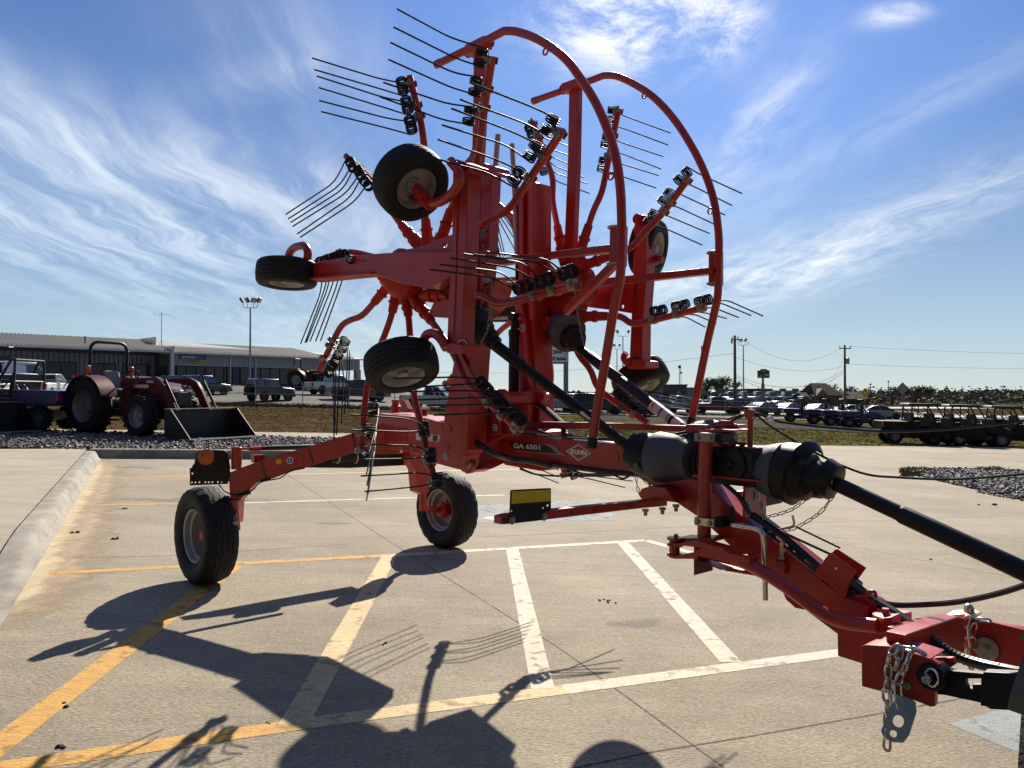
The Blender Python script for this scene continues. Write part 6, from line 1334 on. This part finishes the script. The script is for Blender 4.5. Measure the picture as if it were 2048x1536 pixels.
# ------------------------------------------------------------------ tractor that pulls it, mostly off the frame
s_t, _, z_t = sl(P(2012, 1440, -.95)); tc_ = MP(s_t + .74, -.78, 0); tc_.z = SLOPE * tc_.x
trk = tag(empty('tow_tractor', tc_), 'tractor at the right edge showing only its tyre and black lower link', 'tractor')
def tb(mb, name, m, bev=.004, parent=None): return mb.build(name, MT[m] if isinstance(m, str) else m, parent or trk, tc_, bev)
plate = [(1843, 1352), (1850, 1340), (1868, 1331), (1885, 1333), (1905, 1342), (1960, 1347), (2048, 1352), (2100, 1356), (2100, 1425), (1980, 1418), (1960, 1405), (1890, 1390), (1868, 1388), (1850, 1375)]
hole_ = [(1932, 1357), (1962, 1357), (1962, 1370), (1945, 1370), (1945, 1378), (1935, 1378), (1931, 1368)]
o = plate_holes('lower_link', plate, [hole_], lambda u, v: P(u, v, -.385), LV * .03, 'black', trk); o.location = RO - tc_
mb = MB(); mb.prism([P(u, v, -.40) for u, v in ((1966, 1344), (2100, 1350), (2100, 1425), (1960, 1412))], LV * .05); tb(mb, 'link_sleeve', 'black')
mb = MB(); mb.lathe(P(1860, 1354, -.45), LV, [(0, .022), (0, .050), (.08, .050), (.08, .022)], 22, cap=False); tb(mb, 'link_eye', 'black', .003)
mb = MB(); mb.tube([P(1863, 1355, -.47) + (AV * math.cos(x * .5236) * .7 + ZV * math.sin(x * .5236)) * .032 for x in range(12)], .004, 6, closed=True); tb(mb, 'linch_pin_ring', 'chrome', 0)
for Lx in (-.78, .86):
    c = MP(s_t + .74, Lx, 0); c.z = SLOPE * c.x + .72; mb = MB(); w = .20
    mb.lathe(c, LV, [(-w * .8, .40), (-w, .46), (-w * 1.02, .58), (-w * .9, .66), (-w * .6, .695), (0, .705), (w * .6, .695), (w * .9, .66), (w * 1.02, .58), (w, .46), (w * .8, .40)], 48, cap=False)
    for k in range(22):
        for e in (-1, 1):
            a = (k + (.5 if e > 0 else 0)) * 2 * math.pi / 22; a2 = a + .22; d0 = AV * math.cos(a) + ZV * math.sin(a); d1_ = AV * math.cos(a2) + ZV * math.sin(a2); t_ = (d1_ - d0).normalized()
            mb.prism([c + d0 * .69 + LV * e * .02, c + d0 * .735 + LV * e * .02, c + d1_ * .725 + LV * e * w * .95, c + d1_ * .64 + LV * e * w * 1.0], t_ * .05)
    wh = tb(mb, 'rear_tyre', 'rubdust', 0)
    mb = MB(); mb.lathe(c, LV, [(-.15, .41), (-.16, .40), (-.10, .36), (-.02, .33), (0, .10), (.05, .10), (.03, .33), (.10, .36), (.16, .40), (.15, .41)], 32, cap=False); tb(mb, 'rim', 'rim', 0, wh)
def tbox(name, s0, s1, L0, L1, z0, z1, m, bev=.03):
    mb = MB(); c = MP((s0 + s1) / 2, (L0 + L1) / 2, (z0 + z1) / 2); c.z += SLOPE * c.x; mb.box(c, AV * (s1 - s0) / 2, LV * (L1 - L0) / 2, ZV * (z1 - z0) / 2); return tb(mb, name, m, bev)
tbox('axle_housing', s_t + .6, s_t + .9, -.6, .7, .58, .84, 'black'); tbox('transmission', s_t + .5, s_t + 2.0, -.22, .26, .45, .95, 'black'); tbox('bonnet', s_t + 1.9, s_t + 3.3, -.3, .34, .75, 1.25, MT['red'])
tbox('front_axle', s_t + 2.7, s_t + 2.85, -.7, .74, .45, .58, 'black')

# ------------------------------------------------------------------ vehicles
def paintm(name, c, rough=.3): return mat(name, c, rough, 0, .06, 2, coat=.5)
CARC = {'white': paintm('car_white', (.62, .63, .64)), 'black': paintm('car_black', (.012, .013, .015)), 'silver': paintm('car_silver', (.32, .34, .36)), 'grey': paintm('car_grey', (.10, .11, .12)),
        'red': paintm('car_red', (.16, .012, .014)), 'blue': paintm('car_blue', (.025, .05, .12)), 'green': paintm('car_green', (.02, .035, .03)), 'maroon': paintm('car_maroon', (.075, .010, .014)), 'tan': paintm('car_tan', (.30, .26, .20))}
CGL = mat('car_glass', (.03, .045, .055), .06, 0, .2, 1, spec=.9); TYR = MT['rubber']; CRIM = mat('alloy_rim', (.30, .30, .31), .4, .6, .1); TAIL = mat('tail_lamp', (.40, .015, .012), .3, 0, .1); HEAD = mat('head_lamp', (.62, .64, .64), .15, 0, .1, spec=.8); TRIMB = mat('dark_trim', (.018, .018, .02), .5, 0, .2)
def lm(mb, name, m, parent, bev=0): return mb.build(name, m, parent, None, bev)
def prof(mb, pts, w, w2=None):     # side outline swept across the width, narrowing to w2 at its highest points
    zs = [z for _, z in pts]; z0, z1 = min(zs), max(zs); n = len(pts); k = len(mb.v)
    for s in (-1, 1):
        for x, z in pts:
            t = (z - z0) / (z1 - z0 + 1e-6); mb.v.append(V(x, s * (w + ((w2 or w) - w) * t), z))
    mb.face(range(k, k + n)); mb.face(reversed(range(k + n, k + 2 * n)))
    for i in range(n): j = (i + 1) % n; mb.face((k + i, k + n + i, k + n + j, k + j))
def wheel(parent, x, y, r, w, m=None, lug=False):
    sgn = 1 if y > 0 else -1; c = V(x, y, r); mb = MB()
    mb.lathe(c, V(0, sgn, 0), [(-w / 2, r * .6), (-w / 2, r * .9), (-w * .3, r), (w * .3, r), (w / 2, r * .9), (w / 2, r * .6), (w * .2, r * .58)], 24, cap=False)
    if lug:
        for k in range(18):
            for e in (-1, 1):
                a = (k + (.5 if e > 0 else 0)) * math.pi / 9; a2 = a + .2; d0 = V(math.cos(a), 0, math.sin(a)); d1 = V(math.cos(a2), 0, math.sin(a2)); t_ = (d1 - d0).normalized()
                mb.prism([c + d0 * r * .97 + V(0, e * .01, 0), c + d0 * r * 1.045 + V(0, e * .01, 0), c + d1 * r * 1.03 + V(0, e * w * .5, 0), c + d1 * r * .9 + V(0, e * w * .52, 0)], t_ * r * .07)
    wh = lm(mb, 'wheel', m or TYR, parent); mb = MB()
    mb.lathe(c, V(0, sgn, 0), [(w * .42, r * .62), (w * .46, r * .58), (w * .1, r * .52), (-w * .05, r * .30), (-w * .02, r * .24), (w * .18, r * .20), (w * .2, 0)], 18, cap=False); lm(mb, 'rim', CRIM, wh); return wh
SPEC = {
 'pickup': dict(L=5.7, w=.98, body=[(-2.85, .55), (-2.85, 1.18), (1.2, 1.22), (2.55, 1.12), (2.85, .98), (2.88, .5), (2.3, .38), (-2.4, .42)], cab=[(-.72, 1.18), (-.62, 1.86), (-.3, 1.92), (.55, 1.92), (1.30, 1.22)], roof=[(-.63, 1.87), (-.3, 1.94), (.56, 1.94), (.62, 1.88)], wr=.41, wx=(-1.75, 1.78)),
 'suv': dict(L=4.8, w=.95, body=[(-2.35, .5), (-2.38, 1.08), (1.0, 1.12), (2.2, 1.02), (2.4, .86), (2.42, .45), (2.0, .34), (-2.0, .36)], cab=[(-2.3, 1.08), (-1.98, 1.72), (-1.5, 1.78), (.3, 1.77), (1.12, 1.12)], roof=[(-2.0, 1.73), (-1.5, 1.81), (.3, 1.80), (.36, 1.72)], wr=.37, wx=(-1.42, 1.45)),
 'sedan': dict(L=4.8, w=.92, body=[(-2.35, .45), (-2.38, .92), (-1.6, 1.0), (1.1, .98), (2.2, .82), (2.4, .66), (2.4, .36), (2.0, .26), (-2.0, .28)], cab=[(-1.75, .98), (-.95, 1.42), (-.3, 1.47), (.35, 1.44), (1.22, .97)], roof=[(-.97, 1.42), (-.3, 1.50), (.36, 1.47), (.38, 1.42)], wr=.34, wx=(-1.38, 1.42)),
 'van': dict(L=5.6, w=1.0, body=[(-2.7, .5), (-2.7, 1.35), (1.6, 1.35), (2.4, 1.15), (2.75, .9), (2.75, .42), (2.3, .34), (-2.3, .36)], cab=[(-2.68, 1.35), (-2.62, 2.3), (-2.2, 2.42), (.8, 2.4), (1.75, 1.35)], roof=[(-2.66, 2.2), (-2.2, 2.46), (.8, 2.44), (.95, 2.2)], wr=.38, wx=(-1.7, 1.75)),
 'jeep': dict(L=4.2, w=.88, body=[(-2.0, .6), (-2.0, 1.15), (.55, 1.18), (1.95, 1.10), (2.0, .6), (1.6, .5), (-1.6, .5)], cab=[(-1.96, 1.15), (-1.86, 1.80), (-1.7, 1.84), (.32, 1.84), (.62, 1.18)], roof=[(-1.9, 1.78), (-1.7, 1.88), (.34, 1.88), (.4, 1.78)], wr=.41, wx=(-1.22, 1.25)),
}
PROTO = {}
def make_car(t):
    d = SPEC[t]; r = empty(t if t != 'suv' else 'parked_suv'); w = d['w']; r.name = {'pickup': 'pickup_truck', 'suv': 'parked_suv', 'sedan': 'parked_sedan', 'van': 'parked_van', 'jeep': 'offroad_car'}[t]
    mb = MB(); prof(mb, d['body'], w); b = lm(mb, 'body', CARC['white'], r, .06)
    mb = MB(); prof(mb, d['cab'], w - .05, w - .20); lm(mb, 'cabin_glass', CGL, r, .02)
    mb = MB(); prof(mb, d['roof'], w - .17, w - .20)
    c = d['cab']; # pillars in body colour
    rf = lm(mb, 'roof', CARC['white'], r, .03); mb = MB()
    z0, z1 = c[0][1], d['roof'][0][1]
    for s in (-1, 1):
        lo, hi = s * (w - .045), s * (w - .185)
        for (xa, xb) in ((c[0][0], c[1][0]), (c[-1][0], c[-2][0]), ((c[0][0] + c[-1][0]) * .5, (c[1][0] + c[-2][0]) * .5)):
            mb = MB(); mb.bar(V(xa, lo, z0), V(xb, hi, z1), .06, .09); lm(mb, 'pillar', CARC['white'], r)
        if t in ('suv', 'van', 'jeep'): mb = MB(); mb.bar(V(c[0][0] * .55, lo, z0), V(c[1][0] * .55, hi, z1), .06, .12 if t != 'van' else 2.2); lm(mb, 'pillar', CARC['white'], r)
    for x in d['wx']:
        for y in (-1, 1): wheel(r, x, y * (w - .10), d['wr'], .24)
    mb = MB()
    for x in d['wx']:
        for s in (-1, 1): mb = MB(); mb.lathe(V(x, s * (w - .02), d['wr'] * 1.02), V(0, s, 0), [(0, d['wr'] * 1.16), (.025, d['wr'] * 1.14)], 20); lm(mb, 'wheel_arch', TRIMB, r)
    bx0, bx1 = d['body'][1][0], d['body'][4][0]; zt = d['body'][1][1]
    for s in (-1, 1):
        mb = MB(); mb.abox(bx0 - .015, bx0 + .12, s * w - .12 if s > 0 else -w - .012, s * w + .012 if s > 0 else -w + .12, zt - .42, zt - .08); lm(mb, 'tail_lamp', TAIL, r)
        mb = MB(); mb.abox(bx1 - .22, bx1 + .02, s * w - .32 if s > 0 else -w - .012, s * w + .012 if s > 0 else -w + .32, d['body'][3][1] - .26, d['body'][3][1] - .06); lm(mb, 'head_lamp', HEAD, r)
    mb = MB(); mb.abox(bx0 - .08, bx0 + .05, -w + .06, w - .06, .46, .64); lm(mb, 'bumper', CRIM if t == 'pickup' else TRIMB, r); mb = MB(); mb.abox(bx1 - .05, bx1 + .10, -w + .06, w - .06, .40, .60); lm(mb, 'bumper', CRIM if t == 'pickup' else TRIMB, r)
    if t == 'pickup': mb = MB(); mb.abox(-2.75, -.85, -w + .12, w - .12, 1.0, 1.19); lm(mb, 'bed', TRIMB, r)
    if t == 'jeep':
        mb = MB(); mb.lathe(V(-2.05, 0, 1.0), V(-1, 0, 0), [(0, .25), (0, .40), (.08, .42), (.2, .40), (.22, .26), (.15, .0)], 22); lm(mb, 'spare_wheel', TYR, r)
    for s in (-1, 1): mb = MB(); x = c[-1][0] - .25; mb.abox(x - .06, x + .08, s * (w + .12) - .10, s * (w + .12) + .10, z0 - .02, z0 + .16); lm(mb, 'mirror', TRIMB, r)
    return r
def recolour(r, c):
    for o in r.children:
        if o.name.split('.')[0] in ('body', 'roof', 'pillar'):
            o.material_slots[0].link = 'OBJECT'; o.material_slots[0].material = CARC[c]
def car(t, c, u, Y, deg, label, group, cat=None, z=None):
    r = copy_tree(PROTO[t]) if t in PROTO else make_car(t)
    PROTO.setdefault(t, r)
    b = gt(u, Y); r.location = b; r.rotation_euler = (0, -SLOPE * math.cos(R(deg)), R(deg)); recolour(r, c)
    tag(r, label, cat or {'pickup': 'pickup truck', 'suv': 'car', 'sedan': 'car', 'van': 'van', 'jeep': 'car'}[t], group); return r
FR = 'vehicles in the front row behind the fence'
for t, c, u, Y, a, lb in (
    ('pickup', 'white', 868, 67, -8, 'white pickup with its tailgate to the left, nearest behind the fence beside the red mast'),
    ('pickup', 'silver', 926, 72, 5, 'silver pickup showing between the two lift arms of the rake'),
    ('pickup', 'white', 985, 76, 20, 'white pickup parked behind the dark drive shaft guard, left of the pylon sign'),
    ('jeep', 'white', 1055, 74, 28, 'white boxy offroad car just right of the far lift arm'),
    ('pickup', 'white', 1104, 70, 16, 'white pickup parked right under the dealer pylon sign'),
    ('suv', 'green', 1196, 68, -6, 'dark green large car side on between the two drive shafts'),
    ('pickup', 'grey', 1262, 74, 10, 'grey pickup behind the lower far castor wheel'),
    ('suv', 'silver', 1314, 82, 24, 'silver car seen just above the white labels on the far drive shaft'),
    ('pickup', 'white', 1357, 88, 14, 'white pickup left of the lower end of the far red hoop'),
    ('pickup', 'red', 1432, 86, -4, 'dark red pickup with a pale sticker on its side window'),
    ('suv', 'black', 1486, 92, 20, 'black car immediately right of the dark red pickup'),
    ('sedan', 'green', 1527, 87, 32, 'dark sedan with a bright windscreen left of the blue buggies'),
    ('sedan', 'grey', 1580, 90, 32, 'grey sedan with a bright windscreen behind the first blue buggy'),
    ('sedan', 'silver', 1640, 92, 30, 'silver sedan behind the second blue buggy'),
    ('pickup', 'maroon', 716, 72, 30, 'dark red pickup tail behind the lower left castor wheel'),
    ('jeep', 'black', 540, 66, 55, 'black boxy offroad car with a spare wheel, right of the tall floodlight pole'),
    ('suv', 'black', 408, 71, 60, 'black car with a red tail lamp behind the loader arm'),
    ('pickup', 'maroon', 345, 66, -35, 'maroon pickup with a bright chrome front behind the red tractor bonnet'),
    ('pickup', 'white', 96, 62, 100, 'white pickup seen from behind, left of the big tractor wheel'),
    ('pickup', 'white', 22, 60, 95, 'white pickup behind the blue buggy at the left edge'),
    ('van', 'white', 45, 74, 70, 'high pale van standing under the shaded building bay'),
    ('pickup', 'white', 668, 78, 40, 'white truck half hidden behind the hanging tines'),
    ): car(t, c, u, Y, a, lb, FR)
BK = 'vehicles packed in the back rows of the car lot'
rnd = random.Random(5)
for row, (Y0, u0, u1, st) in enumerate(((92, 895, 1330, 31), (104, 900, 1560, 25), (116, 905, 1575, 24))):
    u = u0
    while u < u1:
        t = rnd.choice(('pickup', 'suv', 'suv', 'sedan', 'pickup')); c = rnd.choice(('white', 'white', 'black', 'silver', 'grey', 'blue', 'red', 'black', 'green'))
        Y = Y0 + max(0, (u - 1000) * .02) + rnd.uniform(-1, 1)
        car(t, c, u, Y, rnd.choice((28, 30, 25, 208)) + rnd.uniform(-3, 3), '%s %s packed in the far rows of the car lot' % (c, {'pickup': 'pickup', 'suv': 'tall car', 'sedan': 'sedan'}[t]), BK)
        u += st * rnd.uniform(.85, 1.25)
rnd2 = random.Random(9)
for i in range(15):
    u = 1430 + i * 14.5 + rnd2.uniform(-3, 3); c = ('white', 'white', 'silver', 'white', 'tan')[i % 5]; t = ('van', 'pickup', 'van', 'suv')[i % 4]
    car(t, c, u, 205 + rnd2.uniform(-8, 12), 265 + rnd2.uniform(-6, 6), '%s %s in the pale line of vehicles before the distant warehouse' % (c, {'van': 'van', 'pickup': 'pickup', 'suv': 'tall car'}[t]), 'vehicles lined up before the distant warehouse')
car('sedan', 'silver', 1758, 84, -4, 'silver car passing on the road left of the camouflage buggy roof', 'cars on the road')
car('sedan', 'white', 1700, 88, 176, 'white car on the road behind the middle blue buggies', 'cars on the road')
car('pickup', 'maroon', 1605, 150, 20, 'dark red pickup parked left of the stone house', 'vehicles by the stone house')

# buggies
CAMO = mat('camouflage_plastic', (.016, .015, .011), .6, 0, .8, 3, spec=.25); BLUEB = mat('buggy_blue', (.006, .018, .11), .3, 0, .1, 2, coat=.4)
def make_buggy(L, rows, roof, cm, name='utility_buggy', wr=.33):
    r = empty(name); h = L / 2; wb = (-h + .55, h - .50); w = .66
    mb = MB(); prof(mb, [(-h + .3, .38), (-h + .3, .55), (h - .75, .55), (h - .2, .48), (h - .1, .35), (h - .4, .28), (-h + .5, .28)], .58); lm(mb, 'chassis', TRIMB, r, .02)
    mb = MB(); bl = 1.25; prof(mb, [(-h, .72), (-h - .02, 1.08), (-h + bl, 1.08), (-h + bl, .72), (-h + bl - .3, .66), (-h + .3, .66)], w + .06); lm(mb, 'cargo_bed', cm, r, .03)
    mb = MB(); prof(mb, [(h - 1.15, .62), (h - 1.15, 1.12), (h - .7, 1.06), (h - .12, .88), (h, .70), (h - .05, .55), (h - .6, .60)], w); lm(mb, 'bonnet', cm, r, .05)
    mb = MB(); prof(mb, [(-h + bl + .02, .36), (-h + bl + .02, 1.12 if rows > 1 else .85), (h - 1.2, 1.08 if rows > 1 else .88), (h - 1.15, .36)], w); lm(mb, 'side_panel', cm, r, .03)
    for i in range(rows):
        x = -h + bl + .42 + i * .92
        if rows > 1: mb = MB(); mb.abox(x - .05, x + .45, -.70, -.66, .9, 1.30); mb2 = MB(); mb2.abox(x - .05, x + .45, .66, .70, .9, 1.30); lm(mb, 'door_net', TRIMB, r); lm(mb2, 'door_net', TRIMB, r)
        mb = MB(); mb.abox(x - .25, x + .25, -.55, .55, .80, .96); mb.box((x - .28, 0, 1.2), V(.06, 0, 0), V(0, .55, 0), V(-.05, 0, .32)); lm(mb, 'seat', TRIMB, r, .03)
    x0, x1 = -h + bl + .03, h - 1.2; zt = 1.88; mb = MB()
    for s in (-1, 1):
        mb.tube(fillet([V(x0, s * .62, .8), V(x0 + .02, s * .56, zt), V(x1 - .28, s * .54, zt), V(x1 + .16, s * .62, 1.0)], .14), .034, 8)
        for i in range(1, rows): xm = x0 + (x1 - x0) * i / rows; mb.tube([V(xm, s * .62, .8), V(xm, s * .555, zt)], .026, 8)
        if rows == 1: mb.tube([V(x0, s * .58, 1.5), V(x1 - .1, s * .6, 1.1)], .02, 6)
        else: mb.tube([V(x0, s * .6, zt - .1), V(x0 + .75, s * .6, 1.0)], .022, 6); mb.tube([V(x1 - .9, s * .6, zt - .1), V(x1 - .1, s * .6, 1.0)], .022, 6)
    for x in (x0 + .02, x1 - .28): mb.tube([V(x, -.55, zt), V(x, .55, zt)], .026, 8)
    mb.tube([V(x0, -.58, 1.3), V(x0, .58, 1.3)], .022, 6); mb.tube([V(x1 + .0, -.6, 1.2), V(x1, .6, 1.2)], .02, 6)
    lm(mb, 'roll_cage', TRIMB, r)
    if roof: mb = MB(); prof(mb, [(x0 - .16, zt - .03), (x0 - .12, zt + .09), (x1 - .3, zt + .11), (x1 + .02, zt - .04)], .66); lm(mb, 'roof', TRIMB, r, .02)
    for i, x in enumerate(wb):
        for s in (-1, 1): wheel(r, x, s * .60, wr, .26, lug=True)
    mb = MB(); c_ = V(x1 - .42, .28, 1.12); d = V(-.8, 0, .6).normalized(); _, a, b = frame(d); mb.tube([c_ + (a * math.cos(q * .524) + b * math.sin(q * .524)) * .17 for q in range(12)], .016, 6, closed=True); lm(mb, 'steering_wheel', TRIMB, r)
    for s in (-1, 1):
        mb = MB(); mb.abox(-h - .04, -h + .02, s * w - .06, s * w + .06, .82, 1.02); lm(mb, 'tail_lamp', TAIL, r)
        mb = MB(); mb.box((h - .30, s * (w + .005), .90), V(.11, 0, -.05), V(0, .012, 0), V(0, 0, .02)); lm(mb, 'marker_strip', MT['yellow'], r)
    return r
def put(r, p, deg, label, cat, group): r.location = p; r.rotation_euler = (0, -SLOPE * math.cos(R(deg)), R(deg)); return tag(r, label, cat, group)
b1 = make_buggy(2.9, 1, False, BLUEB); GB = 'small blue open buggies parked in a row'
put(b1, gt(1603, 61), -12, 'first blue open buggy from the fence end of the row', 'buggy', GB)
for u, Y, lb in ((1650, 58, 'blue open buggy directly right of the first one, by the end of the fence'), (1684, 55.5, 'blue open buggy in front of the transformer pole'), (1722, 53, 'blue open buggy nearest to the camouflage buggy')):
    put(copy_tree(b1), gt(u, Y), -12, lb, 'buggy', GB)
b2 = make_buggy(3.9, 2, True, CAMO, 'crew_buggy', .35); GC = 'roofed crew buggies parked along the drive'
def pw(u, v): p = g(u, v); p.z = T(p.x, p.y) - .03; return p
b2.scale = (.88, .88, .86); put(b2, pw(1842, 886), -8, 'camouflage roofed crew buggy with a cargo bed at the left of the dark row', 'buggy', GC)
for u, v, a, lb in ((1925, 889, -14, 'black roofed crew buggy with bright wheel spokes in the middle of the dark row'), (2010, 890, -16, 'dark roofed crew buggy cut by the right edge of the picture')):
    put(copy_tree(b2), pw(u, v), a, lb, 'buggy', GC)
b5 = copy_tree(b1); p = g(-47, 866, .155); p.z = SLOPE * p.x + .16; put(b5, p + V(.2, 1.5, .03), 176, 'dark blue buggy with a cargo bed standing left of the red tractor', 'buggy', None); del b5['group']

# loader tractor
MAR = mat('tractor_maroon', (.085, .005, .006), .4, 0, .1, 3, coat=.08, spec=.3); BKT = mat('loader_bucket_black', (.010, .010, .011), .5, 0, .25, 5); SEATM = mat('grey_seat', (.20, .19, .18), .7, 0, .1)
lt = empty('loader_tractor')
for y in (-.78, .78):
    wh = wheel(lt, 0, y, .735, .42, lug=True)
    wheel(lt, 2.0, y * .92, .52, .32, lug=True)
mb = MB(); prof(mb, [(.75, .85), (.75, 1.42), (1.0, 1.50), (2.3, 1.36), (2.62, 1.18), (2.68, .80), (2.5, .72)], .33, .26); lm(mb, 'bonnet', MAR, lt, .04)
mb = MB(); mb.abox(2.64, 2.72, -.24, .24, .78, 1.15); lm(mb, 'grille', TRIMB, lt, .02)
for s in (-1, 1):
    mb = MB(); mb.abox(1.15, 1.75, s * .318 - .006, s * .318 + .006, 1.24, 1.33); lm(mb, 'bonnet_decal', MT['label'], lt)
    mb = MB(); mb.abox(1.1, 2.3, s * .334 - .006, s * .334 + .006, 1.05, 1.12); lm(mb, 'side_vent', TRIMB, lt)
mb = MB(); mb.tube(fillet([V(.8, -.62, .9), V(1.2, -.64, 1.2), V(1.9, -.60, 1.45), V(2.5, -.60, 1.46), V(2.75, -.62, 1.3)], .15), .016, 6); lm(mb, 'hydraulic_hose', MT['hose'], lt)
mb = MB(); mb.tube([V(-.1, -.35, 1.5), V(-.05, -.42, 1.72)], .012, 6); mb.tube([V(.35, -.38, .9), V(.42, -.40, 1.28)], .012, 6); lm(mb, 'control_lever', MT['black'], lt)
for s in (-1, 1): mb = MB(); mb.abox(2.60, 2.70, s * .20 - .08, s * .20 + .08, 1.14, 1.22); lm(mb, 'head_lamp', HEAD, lt)
mb = MB(); mb.abox(-.35, 2.4, -.24, .24, .45, .88); mb.abox(-.15, .15, -.6, .6, .58, .88); mb.abox(1.92, 2.08, -.6, .6, .42, .58); lm(mb, 'transmission', TRIMB, lt, .03)
for s in (-1, 1):
    mb = MB(); vs = []
    for i in range(13):
        a = R(20 + i * 12); x, z = .80 * math.cos(a) * 1.02, .735 + .80 * math.sin(a) * 1.0
        for y in (.50, .98): vs.append(V(x, s * y, z)); 
    mb.add(vs, [(2 * i, 2 * i + 1, 2 * i + 3, 2 * i + 2) for i in range(12)]); k = len(mb.v)
    mb.add([v + V(0, 0, .04) for v in vs], [(2 * i, 2 * i + 2, 2 * i + 3, 2 * i + 1) for i in range(12)])
    f = lm(mb, 'mudguard', MAR, lt)
    mb = MB(); mb.abox(-.30, -.10, s * .98 - .04, s * .98 + .02, 1.52, 1.60); lm(mb, 'guard_lamp', TAIL, f)
mb = MB(); mb.tube(fillet([V(-.32, -.56, .75), V(-.32, -.56, 2.50), V(-.32, .56, 2.50), V(-.32, .56, .75)], .28, 6), .045, 10); lm(mb, 'roll_bar', MT['black'], lt)
for s, c in ((-1, 'amber'), (1, 'amber')): mb = MB(); mb.abox(-.30, -.20, s * .66 - .05, s * .66 + .05, 1.62, 1.84); lm(mb, 'warning_lamp', MT[c], lt, .02)
mb = MB(); mb.abox(-.12, .34, -.24, .24, 1.10, 1.22); mb.box((-.16, 0, 1.45), V(.05, 0, 0), V(0, .23, 0), V(-.06, 0, .26)); lm(mb, 'seat', SEATM, lt, .05)
mb = MB(); mb.tube([V(.95, 0, 1.3), V(.66, 0, 1.55)], .03, 8); d = V(-.75, 0, .66).normalized(); _, a, b = frame(d); mb.tube([V(.66, 0, 1.57) + (a * math.cos(q * .393) + b * math.sin(q * .393)) * .2 for q in range(16)], .018, 6, closed=True); lm(mb, 'steering_wheel', MT['black'], lt)
mb = MB(); mb.abox(.10, .85, -.58, -.24, .62, .68); mb.abox(.3, .6, -.56, -.34, .36, .40); lm(mb, 'footplate', TRIMB, lt)
for s in (-1, 1):
    mb = MB(); A_ = [(1.0, 1.50), (2.35, 1.52), (2.62, 1.42), (2.8, 1.2), (3.28, .42), (3.18, .34), (2.98, .42), (2.55, 1.16), (2.35, 1.32), (1.0, 1.36)]
    mb.prism([V(x, s * .52 - .05, z) for x, z in A_], V(0, .10, 0)); lm(mb, 'loader_arm', MAR, lt, .012); mb = MB(); mb.abox(2.0, 2.25, s * .575 - .003, s * .575 + .003, 1.38, 1.46); lm(mb, 'arm_label', MT['label'], lt)
    mb = MB(); mb.prism([V(x, s * .46 - .06, z) for x, z in ((.85, .6), (1.05, 1.56), (1.25, 1.5), (1.35, .6))], V(0, .12, 0)); lm(mb, 'loader_post', MAR, lt, .01)
    mb = MB(); mb.tube([V(1.3, s * .52, .95), V(2.0, s * .52, 1.22)], .04, 8); mb.tube([V(2.0, s * .52, 1.22), V(2.4, s * .52, 1.36)], .022, 8); mb.tube([V(2.72, s * .60, 1.45), V(3.1, s * .60, .90)], .038, 8); mb.tube([V(3.1, s * .60, .90), V(3.32, s * .60, .62)], .022, 8); lm(mb, 'loader_ram', MT['black'], lt)
mb = MB(); BP = [(3.32, .70), (3.30, .10), (3.42, .01), (4.25, .0)]
for (x0, z0), (x1, z1) in zip(BP, BP[1:]): mb.bar(V((x0 + x1) / 2, -1.05, (z0 + z1) / 2), V((x0 + x1) / 2, 1.05, (z0 + z1) / 2), math.hypot(x1 - x0, z1 - z0) * (1 if abs(z1 - z0) < abs(x1 - x0) else .025 / .025) if False else .02, .02) if False else mb.add([V(x0, -1.05, z0), V(x1, -1.05, z1), V(x1, 1.05, z1), V(x0, 1.05, z0), V(x0 - .012, -1.05, z0 - .012), V(x1, -1.05, z1 - .016), V(x1, 1.05, z1 - .016), V(x0 - .012, 1.05, z0 - .012)], [(0, 1, 2, 3), (4, 7, 6, 5), (0, 4, 5, 1), (3, 2, 6, 7), (0, 3, 7, 4), (1, 5, 6, 2)])
for y in (-1.06, 1.04): mb.prism([V(x, y, z) for x, z in ((3.30, .72), (3.52, .73), (4.22, .02), (3.42, .0), (3.29, .09))], V(0, .02, 0))
bk = lm(mb, 'loader_bucket', BKT, lt)
mb = MB(); mb.abox(3.27, 3.47, -1.06, 1.06, .725, .745); lm(mb, 'bucket_lip', mat('worn_bucket_edge', (.30, .30, .29), .35, .7, .2), bk)
mb = MB(); mb.abox(4.1, 4.34, -1.06, 1.06, -.01, .012); lm(mb, 'cutting_edge', mat('worn_cutting_edge', (.42, .42, .40), .3, .8, .2), bk)
LH = R(-27); nr = g(163, 868, .155); nl = V(math.sin(-LH), math.cos(LH), 0)
lp = nr + nl * .78 + V(.0, .35, 0); lp.z = SLOPE * lp.x + .155
lt.location = lp; lt.rotation_euler = (0, .012, LH); tag(lt, 'maroon tractor with a roll bar and a black front loader bucket on the gravel bed', 'tractor', 'loader tractors on the gravel bed')
lt2 = copy_tree(lt); lt2.location = lp + V(-5.45, -.45, .165); tag(lt2, 'second loader tractor of which only the black bucket corner shows at the left edge', 'tractor')
# far red tractor before the building
ft = copy_tree(lt); ft.location = gt(602, 86); ft.rotation_euler = (0, 0, R(-12)); ft.scale = (1.35, 1.35, 1.35); tag(ft, 'large dark red tractor parked by the porch of the building, behind the fence', 'tractor', 'tractors parked by the building'); 
# small things at the foot of the building
bx_ = MB(); c = gt(104, 61.5); bx_.abox(-.5, .5, -.3, .3, 0, 1.5); bx_.abox(-.53, .53, -.33, .33, 1.5, 1.56); o = bx_.build('utility_cabinet', mat('cabinet_paint', (.30, .30, .29), .6, 0, .08), None, None, .02); o.location = c; tag(o, 'pale grey utility cabinet standing at the fence behind the blue buggy', 'cabinet')
for o in list(COL.objects):
    if o.type == 'MESH' and o.parent is None and o.get('kind') is None and o.get('category') is None: print('UNTAGGED', o.name)
